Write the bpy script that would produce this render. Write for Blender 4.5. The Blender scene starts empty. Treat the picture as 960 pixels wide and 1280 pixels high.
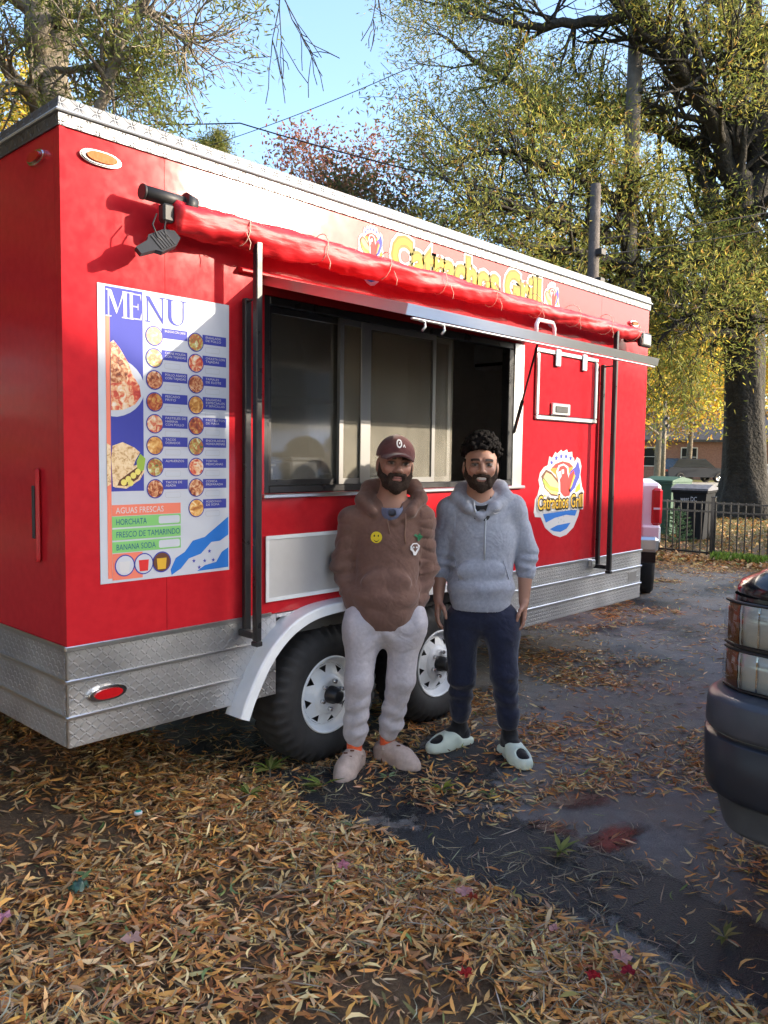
import bpy, math, random
import numpy as np
from mathutils import Matrix, Vector

random.seed(7)
rng = np.random.default_rng(11)
sc = bpy.context.scene
col = sc.collection
R = math.radians

# ------------------------------------------------------------ camera
FPX, CXP, CYP = 1010.0, 480.0, 640.0            # focal length in photo pixels (960 x 1280)
CAM = np.array([-1.41, -2.953, 1.58])
YAW, PITCH, ROLL = R(42.9), -math.atan(72 / FPX), math.atan(27 / 2046.0)
FWD = np.array([math.cos(PITCH) * math.cos(YAW), math.cos(PITCH) * math.sin(YAW), math.sin(PITCH)])
_r = np.array([math.sin(YAW), -math.cos(YAW), 0.0])
_u = np.cross(_r, FWD)
RGT = math.cos(ROLL) * _r + math.sin(ROLL) * _u
UPV = -math.sin(ROLL) * _r + math.cos(ROLL) * _u
FH = np.array([math.cos(YAW), math.sin(YAW), 0.0])
RH = _r
cd = bpy.data.cameras.new("camera")
cam = bpy.data.objects.new("camera", cd)
col.objects.link(cam)
cd.sensor_fit = 'VERTICAL'
cd.sensor_height = 36.0
cd.lens = 36.0 * FPX / 1280.0
cd.clip_start = 0.05
cd.clip_end = 2000
m = Matrix.Identity(4)
for i in range(3):
    m[i][0] = RGT[i]; m[i][1] = UPV[i]; m[i][2] = -FWD[i]; m[i][3] = CAM[i]
cam.matrix_world = m
sc.camera = cam

# ------------------------------------------------------------ sky, sun, exposure
SUN_AZ, SUN_EL = R(-51.97), R(17.7)
SUN = np.array([math.cos(SUN_EL) * math.cos(SUN_AZ), math.cos(SUN_EL) * math.sin(SUN_AZ), math.sin(SUN_EL)])
world = bpy.data.worlds.new("World")
sc.world = world
world.use_nodes = True
wt = world.node_tree
wt.nodes.clear()
wo = wt.nodes.new('ShaderNodeOutputWorld')
wb = wt.nodes.new('ShaderNodeBackground')
ws = wt.nodes.new('ShaderNodeTexSky')
ws.sky_type = 'NISHITA'
ws.sun_disc = False
ws.sun_elevation = SUN_EL
ws.sun_rotation = math.pi / 2 - SUN_AZ
ws.air_density = 1.0
ws.dust_density = 3.0
ws.ozone_density = 2.5
wb.inputs[1].default_value = 0.15
_tc = wt.nodes.new('ShaderNodeTexCoord')
_mp = wt.nodes.new('ShaderNodeMapping'); _mp.inputs[3].default_value = (1.0, 1.0, 3.2); _mp.inputs[1].default_value = (0.35, 0.1, 0.2)
_no = wt.nodes.new('ShaderNodeTexNoise'); _no.inputs['Scale'].default_value = 2.6; _no.inputs['Detail'].default_value = 8.0; _no.inputs['Roughness'].default_value = 0.62
_cr = wt.nodes.new('ShaderNodeMapRange'); _cr.inputs[1].default_value = 0.60; _cr.inputs[2].default_value = 0.80; _cr.inputs[4].default_value = 0.55
_mx = wt.nodes.new('ShaderNodeMix'); _mx.data_type = 'RGBA'; _mx.inputs[7].default_value = (1.5, 1.5, 1.45, 1.0)
wt.links.new(_tc.outputs['Generated'], _mp.inputs[0]); wt.links.new(_mp.outputs[0], _no.inputs['Vector'])
wt.links.new(_no.outputs[0], _cr.inputs[0]); wt.links.new(_cr.outputs[0], _mx.inputs['Factor'])
wt.links.new(ws.outputs[0], _mx.inputs[6]); wt.links.new(_mx.outputs[2], wb.inputs[0])
wt.links.new(wb.outputs[0], wo.inputs[0])
sd = bpy.data.lights.new("sun", 'SUN')
sd.energy = 2.0
sd.angle = R(0.53)
sd.color = (1.0, 0.86, 0.68)
sun = bpy.data.objects.new("sun", sd)
col.objects.link(sun)
sun.rotation_euler = Vector(SUN).to_track_quat('Z', 'Y').to_euler()
sun.location = (8, -12, 14)
sc.view_settings.view_transform = 'Standard'
sc.view_settings.look = 'None'
sc.view_settings.exposure = 2.12
sc.view_settings.gamma = 1.0
sc.view_settings.use_curve_mapping = False
sc.cycles.max_bounces = 8
sc.cycles.transparent_max_bounces = 16
sc.cycles.sample_clamp_indirect = 6.0
sc.cycles.caustics_reflective = False
sc.cycles.caustics_refractive = False
sc.cycles.use_denoising = True

# ------------------------------------------------------------ places
def ray(x, y):
    return FWD + RGT * (x - CXP) / FPX - UPV * (y - CYP) / FPX
def at_y(x, y, Y=0.0):
    d = ray(x, y); return CAM + d * (Y - CAM[1]) / d[1]
def at_z(x, y, Z=0.0):
    d = ray(x, y); return CAM + d * (Z - CAM[2]) / d[2]
def at_d(x, y, D):
    d = ray(x, y); return CAM + d * D / (d @ FH)

# ------------------------------------------------------------ materials
MATS = {}
def N(nt, typ, ins=None, **kw):
    n = nt.nodes.new(typ)
    for k, v in kw.items():
        setattr(n, k, v)
    for k, v in (ins or {}).items():
        s = n.inputs[k]
        if isinstance(v, bpy.types.NodeSocket):
            nt.links.new(v, s)
        else:
            s.default_value = v
    return n
def M2(nt, op, a, b=None, c=None):
    n = nt.nodes.new('ShaderNodeMath'); n.operation = op
    for i, v in enumerate((a, b, c)):
        if v is None: continue
        if isinstance(v, bpy.types.NodeSocket): nt.links.new(v, n.inputs[i])
        else: n.inputs[i].default_value = v
    return n.outputs[0]
def new_mat(name):
    m = bpy.data.materials.new(name); m.use_nodes = True
    nt = m.node_tree
    b = nt.nodes['Principled BSDF']
    MATS[name] = m
    return m, nt, b
def c4(c): return (c[0], c[1], c[2], 1.0)
def ramp(nt, fac, stops, mode='LINEAR'):
    n = nt.nodes.new('ShaderNodeValToRGB')
    nt.links.new(fac, n.inputs[0])
    e = n.color_ramp.elements
    n.color_ramp.interpolation = mode
    while len(e) < len(stops): e.new(0.5)
    for i, (p, c) in enumerate(stops):
        e[i].position = p; e[i].color = c4(c)
    return n.outputs[0]
def pm(name, c, rough=0.5, metal=0.0, spec=0.5, coat=0.0, var=None, bump=None, rvar=None, alpha=1.0, trans=0.0, emit=0.0, ior=1.45):
    """plain surface: var=(scale, amount) mottles the colour, bump=(scale, strength, distance)"""
    m, nt, b = new_mat(name)
    b.inputs['Base Color'].default_value = c4(c)
    b.inputs['Roughness'].default_value = rough
    b.inputs['Metallic'].default_value = metal
    b.inputs['Specular IOR Level'].default_value = spec
    b.inputs['Coat Weight'].default_value = coat
    b.inputs['Coat Roughness'].default_value = 0.08
    b.inputs['Alpha'].default_value = alpha
    b.inputs['Transmission Weight'].default_value = trans
    b.inputs['IOR'].default_value = ior
    if emit:
        b.inputs['Emission Color'].default_value = c4(c); b.inputs['Emission Strength'].default_value = emit
    tc = N(nt, 'ShaderNodeTexCoord').outputs['Object']
    if var:
        n = N(nt, 'ShaderNodeTexNoise', {'Vector': tc, 'Scale': var[0], 'Detail': 6.0, 'Roughness': 0.65})
        lo = [max(0, x * (1 - var[1])) for x in c]; hi = [min(1, x * (1 + var[1])) for x in c]
        nt.links.new(ramp(nt, n.outputs[0], [(0.3, lo), (0.7, hi)]), b.inputs['Base Color'])
    if rvar:
        n = N(nt, 'ShaderNodeTexNoise', {'Vector': tc, 'Scale': rvar[0], 'Detail': 5.0})
        mr = N(nt, 'ShaderNodeMapRange', {0: n.outputs[0], 1: 0.3, 2: 0.7, 3: max(0.02, rough - rvar[1]), 4: min(1, rough + rvar[1])})
        nt.links.new(mr.outputs[0], b.inputs['Roughness'])
    if bump:
        n = N(nt, 'ShaderNodeTexNoise', {'Vector': tc, 'Scale': bump[0], 'Detail': 4.0})
        bp = N(nt, 'ShaderNodeBump', {'Height': n.outputs[0], 'Strength': bump[1], 'Distance': bump[2] if len(bump) > 2 else 0.01})
        nt.links.new(bp.outputs[0], b.inputs['Normal'])
    return m
def attr_mat(name, rough=0.6, translucent=0.0, bump=None, spec=0.3, sheen=0.0, var=None):
    """colour from the 'Col' attribute of the mesh"""
    m, nt, b = new_mat(name)
    a = N(nt, 'ShaderNodeAttribute', attribute_name='Col')
    c = a.outputs['Color']
    tc = N(nt, 'ShaderNodeTexCoord').outputs['Object']
    if var:
        n = N(nt, 'ShaderNodeTexNoise', {'Vector': tc, 'Scale': var[0], 'Detail': 5.0})
        g = N(nt, 'ShaderNodeMapRange', {0: n.outputs[0], 1: 0.25, 2: 0.75, 3: 1 - var[1], 4: 1 + var[1]})
        mx = N(nt, 'ShaderNodeVectorMath', operation='SCALE')
        nt.links.new(c, mx.inputs[0]); nt.links.new(g.outputs[0], mx.inputs['Scale'])
        c = mx.outputs[0]
    nt.links.new(c, b.inputs['Base Color'])
    b.inputs['Roughness'].default_value = rough
    b.inputs['Specular IOR Level'].default_value = spec
    b.inputs['Sheen Weight'].default_value = sheen
    if bump:
        n = N(nt, 'ShaderNodeTexNoise', {'Vector': tc, 'Scale': bump[0], 'Detail': 4.0})
        bp = N(nt, 'ShaderNodeBump', {'Height': n.outputs[0], 'Strength': bump[1], 'Distance': bump[2]})
        nt.links.new(bp.outputs[0], b.inputs['Normal'])
    if translucent:
        out = nt.nodes['Material Output']
        t = N(nt, 'ShaderNodeBsdfTranslucent')
        nt.links.new(c, t.inputs['Color'])
        mix = N(nt, 'ShaderNodeMixShader', {0: translucent})
        nt.links.new(b.outputs[0], mix.inputs[1]); nt.links.new(t.outputs[0], mix.inputs[2])
        nt.links.new(mix.outputs[0], out.inputs['Surface'])
    return m
def glass_mat(name, tint, mirror=0.12, rough=0.03, veil=0.0, fres=1.0):
    m, nt, b = new_mat(name)
    out = nt.nodes['Material Output']
    t = N(nt, 'ShaderNodeBsdfTransparent', {'Color': c4(tint)})
    g = N(nt, 'ShaderNodeBsdfGlossy', {'Color': (0.9, 0.95, 1, 1), 'Roughness': rough})
    fr = N(nt, 'ShaderNodeFresnel', {'IOR': 1.5})
    f = M2(nt, 'MULTIPLY_ADD', fr.outputs[0], fres, mirror)
    mix = N(nt, 'ShaderNodeMixShader', {0: f})
    nt.links.new(t.outputs[0], mix.inputs[1]); nt.links.new(g.outputs[0], mix.inputs[2])
    last = mix.outputs[0]
    if veil:
        d = N(nt, 'ShaderNodeBsdfDiffuse', {'Color': (0.6, 0.58, 0.5, 1)})
        mx = N(nt, 'ShaderNodeMixShader', {0: veil})
        nt.links.new(last, mx.inputs[1]); nt.links.new(d.outputs[0], mx.inputs[2]); last = mx.outputs[0]
    nt.links.new(last, out.inputs['Surface'])
    return m
def tread_mat(name, c, rough, size=0.034):
    m, nt, b = new_mat(name)
    tc = N(nt, 'ShaderNodeTexCoord').outputs['Object']
    sp = N(nt, 'ShaderNodeSeparateXYZ', {0: tc})
    u = M2(nt, 'DIVIDE', M2(nt, 'ADD', sp.outputs[0], sp.outputs[1]), size)
    v = M2(nt, 'DIVIDE', sp.outputs[2], size)
    cu, cv = M2(nt, 'FLOOR', u), M2(nt, 'FLOOR', v)
    par = M2(nt, 'MODULO', M2(nt, 'ABSOLUTE', M2(nt, 'ADD', cu, cv)), 2.0)
    sg = M2(nt, 'MULTIPLY_ADD', par, 2.0, -1.0)
    fu = M2(nt, 'SUBTRACT', M2(nt, 'SUBTRACT', u, cu), 0.5)
    fv = M2(nt, 'MULTIPLY', M2(nt, 'SUBTRACT', M2(nt, 'SUBTRACT', v, cv), 0.5), sg)
    a = M2(nt, 'DIVIDE', M2(nt, 'ADD', fu, fv), 0.86)
    d = M2(nt, 'DIVIDE', M2(nt, 'SUBTRACT', fu, fv), 0.26)
    h = M2(nt, 'SUBTRACT', 1.0, M2(nt, 'ADD', M2(nt, 'MULTIPLY', a, a), M2(nt, 'MULTIPLY', d, d)))
    h = N(nt, 'ShaderNodeClamp', {0: M2(nt, 'MULTIPLY', h, 2.0)}).outputs[0]
    no = N(nt, 'ShaderNodeTexNoise', {'Vector': tc, 'Scale': 3.0, 'Detail': 5.0})
    colr = ramp(nt, no.outputs[0], [(0.3, [x * 0.82 for x in c]), (0.7, [min(1, x * 1.1) for x in c])])
    nt.links.new(colr, b.inputs['Base Color'])
    b.inputs['Metallic'].default_value = 0.9
    rr = N(nt, 'ShaderNodeMapRange', {0: no.outputs[0], 1: 0.3, 2: 0.7, 3: rough - 0.08, 4: rough + 0.1})
    nt.links.new(rr.outputs[0], b.inputs['Roughness'])
    bp = N(nt, 'ShaderNodeBump', {'Height': h, 'Strength': 1.0, 'Distance': 0.004})
    nt.links.new(bp.outputs[0], b.inputs['Normal'])
    return m

# ------------------------------------------------------------ mesh building
class MB:
    """collects shapes, then builds ONE mesh object"""
    def __init__(s): s.v = []; s.f = []; s.sm = []
    def add(s, vs, fs, smooth=False):
        o = len(s.v)
        s.v += [tuple(float(c) for c in p) for p in vs]
        s.f += [tuple(i + o for i in f) for f in fs]
        s.sm += [smooth] * len(fs)
        return s
    def box(s, lo, hi, bev=0.0):
        (x0, y0, z0), (x1, y1, z1) = lo, hi
        if bev <= 0:
            v = [(x0, y0, z0), (x1, y0, z0), (x1, y1, z0), (x0, y1, z0), (x0, y0, z1), (x1, y0, z1), (x1, y1, z1), (x0, y1, z1)]
            return s.add(v, [(0, 3, 2, 1), (4, 5, 6, 7), (0, 1, 5, 4), (1, 2, 6, 5), (2, 3, 7, 6), (3, 0, 4, 7)])
        b = min(bev, (x1 - x0) / 2.01, (y1 - y0) / 2.01, (z1 - z0) / 2.01)
        v = []; idx = {}
        for sx in (0, 1):
            for sy in (0, 1):
                for sz in (0, 1):
                    X, Y, Z = (x0, x1)[sx], (y0, y1)[sy], (z0, z1)[sz]
                    dx, dy, dz = (b, -b)[sx], (b, -b)[sy], (b, -b)[sz]
                    for k, p in enumerate([(X, Y + dy, Z + dz), (X + dx, Y, Z + dz), (X + dx, Y + dy, Z)]):
                        idx[(sx, sy, sz, k)] = len(v); v.append(p)
        f = []
        q = lambda *a: f.append(tuple(idx[t] for t in a))
        for a in (0, 1):
            l = [(a, 0, 0, 0), (a, 0, 1, 0), (a, 1, 1, 0), (a, 1, 0, 0)]; q(*(l if a == 0 else l[::-1]))
            l = [(0, a, 0, 1), (1, a, 0, 1), (1, a, 1, 1), (0, a, 1, 1)]; q(*(l if a == 0 else l[::-1]))
            l = [(0, 0, a, 2), (0, 1, a, 2), (1, 1, a, 2), (1, 0, a, 2)]; q(*(l if a == 0 else l[::-1]))
        for a in (0, 1):
            for c in (0, 1):
                q((a, c, 0, 0), (a, c, 0, 1), (a, c, 1, 1), (a, c, 1, 0))
                q((a, 0, c, 0), (a, 0, c, 2), (a, 1, c, 2), (a, 1, c, 0))
                q((0, a, c, 1), (0, a, c, 2), (1, a, c, 2), (1, a, c, 1))
        for a in (0, 1):
            for c in (0, 1):
                for d in (0, 1):
                    q((a, c, d, 0), (a, c, d, 1), (a, c, d, 2))
        return s.add(v, f)
    def tube(s, pts, rad, n=8, smooth=True, cap=True):
        P = [np.array(p, float) for p in pts]
        rr = rad if hasattr(rad, '__len__') else [rad] * len(P)
        vs, fs = [], []
        t0 = P[1] - P[0]; t0 = t0 / (np.linalg.norm(t0) + 1e-12)
        ref = np.array([0, 0, 1.0]) if abs(t0[2]) < 0.9 else np.array([1.0, 0, 0])
        a = np.cross(t0, ref); a /= np.linalg.norm(a)
        for i, p in enumerate(P):
            t = P[min(i + 1, len(P) - 1)] - P[max(i - 1, 0)]; t = t / (np.linalg.norm(t) + 1e-12)
            a = a - t * (a @ t); a /= (np.linalg.norm(a) + 1e-12)
            b = np.cross(t, a)
            for k in range(n):
                w = 2 * math.pi * k / n
                vs.append(p + rr[i] * (math.cos(w) * a + math.sin(w) * b))
        for i in range(len(P) - 1):
            for k in range(n):
                fs.append((i * n + k, i * n + (k + 1) % n, (i + 1) * n + (k + 1) % n, (i + 1) * n + k))
        s.add(vs, fs, smooth)
        if cap:
            o = len(s.v) - len(vs)
            s.f.append(tuple(o + k for k in range(n))[::-1]); s.sm.append(False)
            s.f.append(tuple(o + (len(P) - 1) * n + k for k in range(n))); s.sm.append(False)
        return s
    def cyl(s, a, b, r, n=16, r2=None): return s.tube([a, b], [r, r if r2 is None else r2], n)
    def lathe(s, prof, c, axis='y', n=32, smooth=True, closed=False):
        """prof: list of (radius, height along axis)"""
        vs, fs = [], []
        for (r, h) in prof:
            for k in range(n):
                w = 2 * math.pi * k / n; p, q = r * math.cos(w), r * math.sin(w)
                vs.append({'y': (c[0] + p, c[1] + h, c[2] + q), 'z': (c[0] + p, c[1] + q, c[2] + h), 'x': (c[0] + h, c[1] + p, c[2] + q)}[axis])
        L = len(prof)
        for i in range(L if closed else L - 1):
            j = (i + 1) % L
            for k in range(n):
                fs.append((i * n + k, i * n + (k + 1) % n, j * n + (k + 1) % n, j * n + k))
        return s.add(vs, fs, smooth)
    def prism(s, poly, fr, h0, h1):
        """extrude a 2D polygon; fr maps (u, v, h) to a point"""
        n = len(poly)
        vs = [fr(u, v, h0) for u, v in poly] + [fr(u, v, h1) for u, v in poly]
        fs = [tuple(range(n, 2 * n)), tuple(range(n))[::-1]] + [(i, (i + 1) % n, n + (i + 1) % n, n + i) for i in range(n)]
        return s.add(vs, fs)
    def flat(s, poly, fr, h):
        vs = [fr(u, v, h) for u, v in poly]
        return s.add(vs, [tuple(range(len(poly)))])
    def sweep(s, path, prof, closed=False, smooth=True):
        """path: [(x, y, nx, ny)] in plan; prof: [(out, z)]"""
        vs, fs = [], []
        k = len(prof)
        for (x, y, nx, ny) in path:
            for (o, z) in prof: vs.append((x + nx * o, y + ny * o, z))
        for i in range(len(path) - 1):
            for j in range(k if closed else k - 1):
                jj = (j + 1) % k
                fs.append((i * k + j, (i + 1) * k + j, (i + 1) * k + jj, i * k + jj))
        return s.add(vs, fs, smooth)
    def build(s, name, mat, parent=None, cols=None):
        off = ORIG.get(parent.name, (0, 0, 0)) if parent else (0, 0, 0)
        v = np.array(s.v, float) - np.array(off)
        me = bpy.data.meshes.new(name)
        me.from_pydata(v.tolist(), [], s.f)
        me.polygons.foreach_set('use_smooth', s.sm)
        return link(name, me, mat, parent, off)
ORIG = {}
def link(name, me, mat, parent=None, off=(0, 0, 0)):
    if mat is not None and not me.materials: me.materials.append(MATS[mat] if isinstance(mat, str) else mat)
    o = bpy.data.objects.new(name, me)
    col.objects.link(o)
    if parent: o.parent = parent
    ORIG[o.name] = off
    return o
def np_mesh(name, v, quads=None, tris=None, mat=None, parent=None, cols=None, smooth=False, off=(0, 0, 0)):
    me = bpy.data.meshes.new(name)
    v = np.asarray(v, np.float32) - np.array(off, np.float32)
    me.vertices.add(len(v)); me.vertices.foreach_set('co', v.ravel())
    F = quads if quads is not None else tris
    F = np.asarray(F, np.int32); k = F.shape[1]
    me.loops.add(F.size); me.loops.foreach_set('vertex_index', F.ravel())
    me.polygons.add(len(F)); me.polygons.foreach_set('loop_start', np.arange(0, F.size, k, dtype=np.int32))
    me.polygons.foreach_set('loop_total', np.full(len(F), k, np.int32))
    me.polygons.foreach_set('use_smooth', np.full(len(F), smooth))
    if cols is not None:
        a = me.color_attributes.new('Col', 'FLOAT_COLOR', 'POINT')
        c = np.ones((len(v), 4), np.float32); c[:, :3] = cols
        a.data.foreach_set('color', c.ravel())
    me.update(calc_edges=True); me.validate()
    return link(name, me, mat, parent, off)
def tag(o, label=None, cat=None, group=None, kind=None):
    if label: o['label'] = label
    if cat: o['category'] = cat
    if group: o['group'] = group
    if kind: o['kind'] = kind
    return o
def empty(name, loc=(0, 0, 0), rz=0.0, off=None):
    o = bpy.data.objects.new(name, None)
    o.empty_display_size = 0.2
    col.objects.link(o); o.location = loc; o.rotation_euler = (0, 0, rz)
    ORIG[o.name] = loc if off is None else off
    return o
def copy_tree(o, parent=None):
    c = o.copy(); col.objects.link(c)
    if parent: c.parent = parent
    for ch in [x for x in bpy.data.objects if x.parent == o]: copy_tree(ch, c)
    return c
TEXTC = {}
def text_polys(body, size, offset=0.0, align='LEFT', spacing=1.0):
    cu = bpy.data.curves.new('lettering', 'FONT')
    cu.body = body; cu.size = size; cu.offset = offset; cu.align_x = align; cu.space_character = spacing
    cu.fill_mode = 'FRONT'; cu.resolution_u = 3
    o = bpy.data.objects.new('lettering', cu)
    me = bpy.data.meshes.new_from_object(o)
    v = [(p.co.x, p.co.y) for p in me.vertices]
    f = [tuple(p.vertices) for p in me.polygons]
    bpy.data.objects.remove(o); bpy.data.curves.remove(cu); bpy.data.meshes.remove(me)
    return v, f
def text_on(mb, body, size, fr, u, v, h, offset=0.0, align='LEFT', width=None, height=None, spacing=1.0):
    """lettering laid on a surface; width/height stretch it to fit"""
    vs, fs = text_polys(body, size, offset, align, spacing)
    if not vs: return mb
    a = np.array(vs)
    sx = sy = 1.0
    base, _ = (vs, fs) if offset == 0 else text_polys(body, size, 0, align, spacing)
    b = np.array(base)
    if width: sx = width / (b[:, 0].max() - b[:, 0].min())
    if height: sy = height / (b[:, 1].max() - b[:, 1].min())
    mb.add([fr(u + x * sx, v + y * sy, h) for x, y in a], fs)
    return mb
def vnoise(x, y, seed=0):
    xi, yi = np.floor(x).astype(np.int64), np.floor(y).astype(np.int64)
    xf, yf = x - xi, y - yi
    def hsh(a, b):
        n = (a * 374761393 + b * 668265263 + seed * 982451653) & 0x7fffffff
        n = ((n ^ (n >> 13)) * 1274126177) & 0x7fffffff
        return ((n ^ (n >> 16)) & 0xffff) / 65535.0
    s, t = xf * xf * (3 - 2 * xf), yf * yf * (3 - 2 * yf)
    return (hsh(xi, yi) * (1 - s) + hsh(xi + 1, yi) * s) * (1 - t) + (hsh(xi, yi + 1) * (1 - s) + hsh(xi + 1, yi + 1) * s) * t
def fbm(x, y, seed=0, oct=4):
    r = 0; a = 0.5
    for k in range(oct):
        r = r + a * vnoise(x, y, seed + k); x = x * 2.03 + 7.1; y = y * 2.03 + 3.7; a *= 0.5
    return r / (1 - 0.5 ** oct)

# ============================================================ the setting
def ground_mat():
    m, nt, b = new_mat('lawn_soil')
    tc = N(nt, 'ShaderNodeTexCoord').outputs['Object']
    n1 = N(nt, 'ShaderNodeTexNoise', {'Vector': tc, 'Scale': 0.35, 'Detail': 8.0, 'Roughness': 0.7})
    n2 = N(nt, 'ShaderNodeTexNoise', {'Vector': tc, 'Scale': 9.0, 'Detail': 8.0, 'Roughness': 0.7})
    n9 = N(nt, 'ShaderNodeTexNoise', {'Vector': tc, 'Scale': 75.0, 'Detail': 6.0, 'Roughness': 0.75})
    f = M2(nt, 'ADD', M2(nt, 'MULTIPLY', n1.outputs[0], 0.35), M2(nt, 'ADD', M2(nt, 'MULTIPLY', n2.outputs[0], 0.3), M2(nt, 'MULTIPLY', n9.outputs[0], 0.35)))
    c1 = ramp(nt, f, [(0.36, (0.045, 0.030, 0.018)), (0.5, (0.13, 0.08, 0.042)), (0.64, (0.26, 0.16, 0.08))])
    c2 = ramp(nt, f, [(0.3, (0.10, 0.105, 0.02)), (0.5, (0.21, 0.19, 0.045)), (0.7, (0.30, 0.22, 0.07))])
    sp = N(nt, 'ShaderNodeSeparateXYZ', {0: tc})
    far = N(nt, 'ShaderNodeMapRange', {0: M2(nt, 'ADD', sp.outputs[0], M2(nt, 'MULTIPLY', n1.outputs[0], 6.0)), 1: 16.0, 2: 26.0, 3: 0.0, 4: 1.0})
    mx = N(nt, 'ShaderNodeMix', data_type='RGBA')
    nt.links.new(far.outputs[0], mx.inputs['Factor']); nt.links.new(c1, mx.inputs[6]); nt.links.new(c2, mx.inputs[7])
    nt.links.new(mx.outputs[2], b.inputs['Base Color'])
    b.inputs['Roughness'].default_value = 0.95
    bp = N(nt, 'ShaderNodeBump', {'Height': N(nt, 'ShaderNodeTexNoise', {'Vector': tc, 'Scale': 60.0, 'Detail': 8.0, 'Roughness': 0.75}).outputs[0], 'Strength': 1.0, 'Distance': 0.03})
    nt.links.new(bp.outputs[0], b.inputs['Normal'])
ground_mat()
def asphalt_mat():
    m, nt, b = new_mat('asphalt')
    tc = N(nt, 'ShaderNodeTexCoord').outputs['Object']
    n1 = N(nt, 'ShaderNodeTexNoise', {'Vector': tc, 'Scale': 1.1, 'Detail': 6.0, 'Roughness': 0.6})
    n2 = N(nt, 'ShaderNodeTexNoise', {'Vector': tc, 'Scale': 160.0, 'Detail': 3.0})
    vo = N(nt, 'ShaderNodeTexVoronoi', {'Vector': tc, 'Scale': 220.0})
    n3 = N(nt, 'ShaderNodeTexNoise', {'Vector': tc, 'Scale': 14.0, 'Detail': 6.0, 'Roughness': 0.7})
    wet = N(nt, 'ShaderNodeMapRange', {0: n1.outputs[0], 1: 0.42, 2: 0.54, 3: 1.0, 4: 0.0}).outputs[0]
    f = M2(nt, 'MULTIPLY_ADD', n2.outputs[0], 0.6, M2(nt, 'MULTIPLY', n3.outputs[0], 0.5))
    dry = ramp(nt, f, [(0.35, (0.085, 0.083, 0.082)), (0.6, (0.17, 0.163, 0.158)), (0.8, (0.32, 0.30, 0.28))])
    wc = ramp(nt, f, [(0.35, (0.016, 0.017, 0.020)), (0.7, (0.045, 0.046, 0.050))])
    n4 = N(nt, 'ShaderNodeTexNoise', {'Vector': tc, 'Scale': 2.7, 'Detail': 8.0, 'Roughness': 0.72})
    dm = N(nt, 'ShaderNodeMapRange', {0: n4.outputs[0], 1: 0.46, 2: 0.66, 3: 0.0, 4: 0.7}).outputs[0]
    md = N(nt, 'ShaderNodeMix', data_type='RGBA')
    nt.links.new(dm, md.inputs['Factor']); nt.links.new(dry, md.inputs[6]); md.inputs[7].default_value = (0.17, 0.125, 0.085, 1); dry = md.outputs[2]
    mx = N(nt, 'ShaderNodeMix', data_type='RGBA')
    nt.links.new(wet, mx.inputs['Factor']); nt.links.new(dry, mx.inputs[6]); nt.links.new(wc, mx.inputs[7])
    nt.links.new(mx.outputs[2], b.inputs['Base Color'])
    rr = N(nt, 'ShaderNodeMapRange', {0: wet, 1: 0.0, 2: 1.0, 3: 0.85, 4: 0.38})
    nt.links.new(rr.outputs[0], b.inputs['Roughness'])
    bp = N(nt, 'ShaderNodeBump', {'Height': vo.outputs['Distance'], 'Strength': 0.6, 'Distance': 0.006})
    nt.links.new(bp.outputs[0], b.inputs['Normal'])
asphalt_mat()

def edge_x(y):       # where the asphalt gives way to the leaf covered verge
    return 0.86 + 0.10 * (fbm(np.asarray(y, float) * 0.8 + 11.3, np.asarray(y, float) * 0 + 2.5, 5) - 0.5) * 2 + 0.025 * np.sin(np.asarray(y, float) * 7.0)
g = MB()
gx = [-60, -20, -6, -3, -1.5, 0, 0.6, 4, 11.2, 20, 40, 90, 300]
gy = [-200, -60, -20, -8, -3, -1.5, 0, 2, 8, 20, 60, 300]
vs = [(x, y, 0.0 if x > -100 else 0) for y in gy for x in gx]
fs = [(j * len(gx) + i, j * len(gx) + i + 1, (j + 1) * len(gx) + i + 1, (j + 1) * len(gx) + i) for j in range(len(gy) - 1) for i in range(len(gx) - 1)]
g.add(vs, fs)
tag(g.build('ground', 'lawn_soil'), kind='structure')
# raised verge under the leaf litter, so that the drift has a real height at the kerbless edge
def verge_h(x, y):
    e = edge_x(y) - x
    s = np.clip(e / 0.35, 0, 1); s = s * s * (3 - 2 * s)
    return 0.004 + s * (0.028 + 0.035 * (fbm(x * 2.2, y * 2.2, 3) - 0.3))
nx, ny = 90, 150
X = np.linspace(-4.5, 1.15, nx); Y = np.linspace(-6, 4.0, ny)
XX, YY = np.meshgrid(X, Y)
ZZ = verge_h(XX, YY)
ZZ[XX > edge_x(YY)] = -0.02
v = np.stack([XX, YY, ZZ], -1).reshape(-1, 3)
ii = (np.arange(ny - 1)[:, None] * nx + np.arange(nx - 1)[None, :]).ravel()
tag(np_mesh('verge', v, quads=np.stack([ii, ii + 1, ii + nx + 1, ii + nx], 1), mat='lawn_soil', smooth=True), kind='structure')
# the driveway sheet
ys = np.linspace(-14, 9, 160); ex = edge_x(ys)
vs = []; fs = []
for i, y in enumerate(ys):
    vs += [(float(ex[i]) - 0.02, y, 0.005), (4.0, y, 0.008), (10.95 + 0.2 * math.sin(y * 1.7) + 0.1 * math.sin(y * 4.1), y, 0.005)]
for i in range(len(ys) - 1):
    for k in range(2): fs.append((3 * i + k, 3 * i + k + 1, 3 * i + k + 4, 3 * i + k + 3))
tag(MB().add(vs, fs).build('driveway', 'asphalt'), kind='structure')
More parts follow.
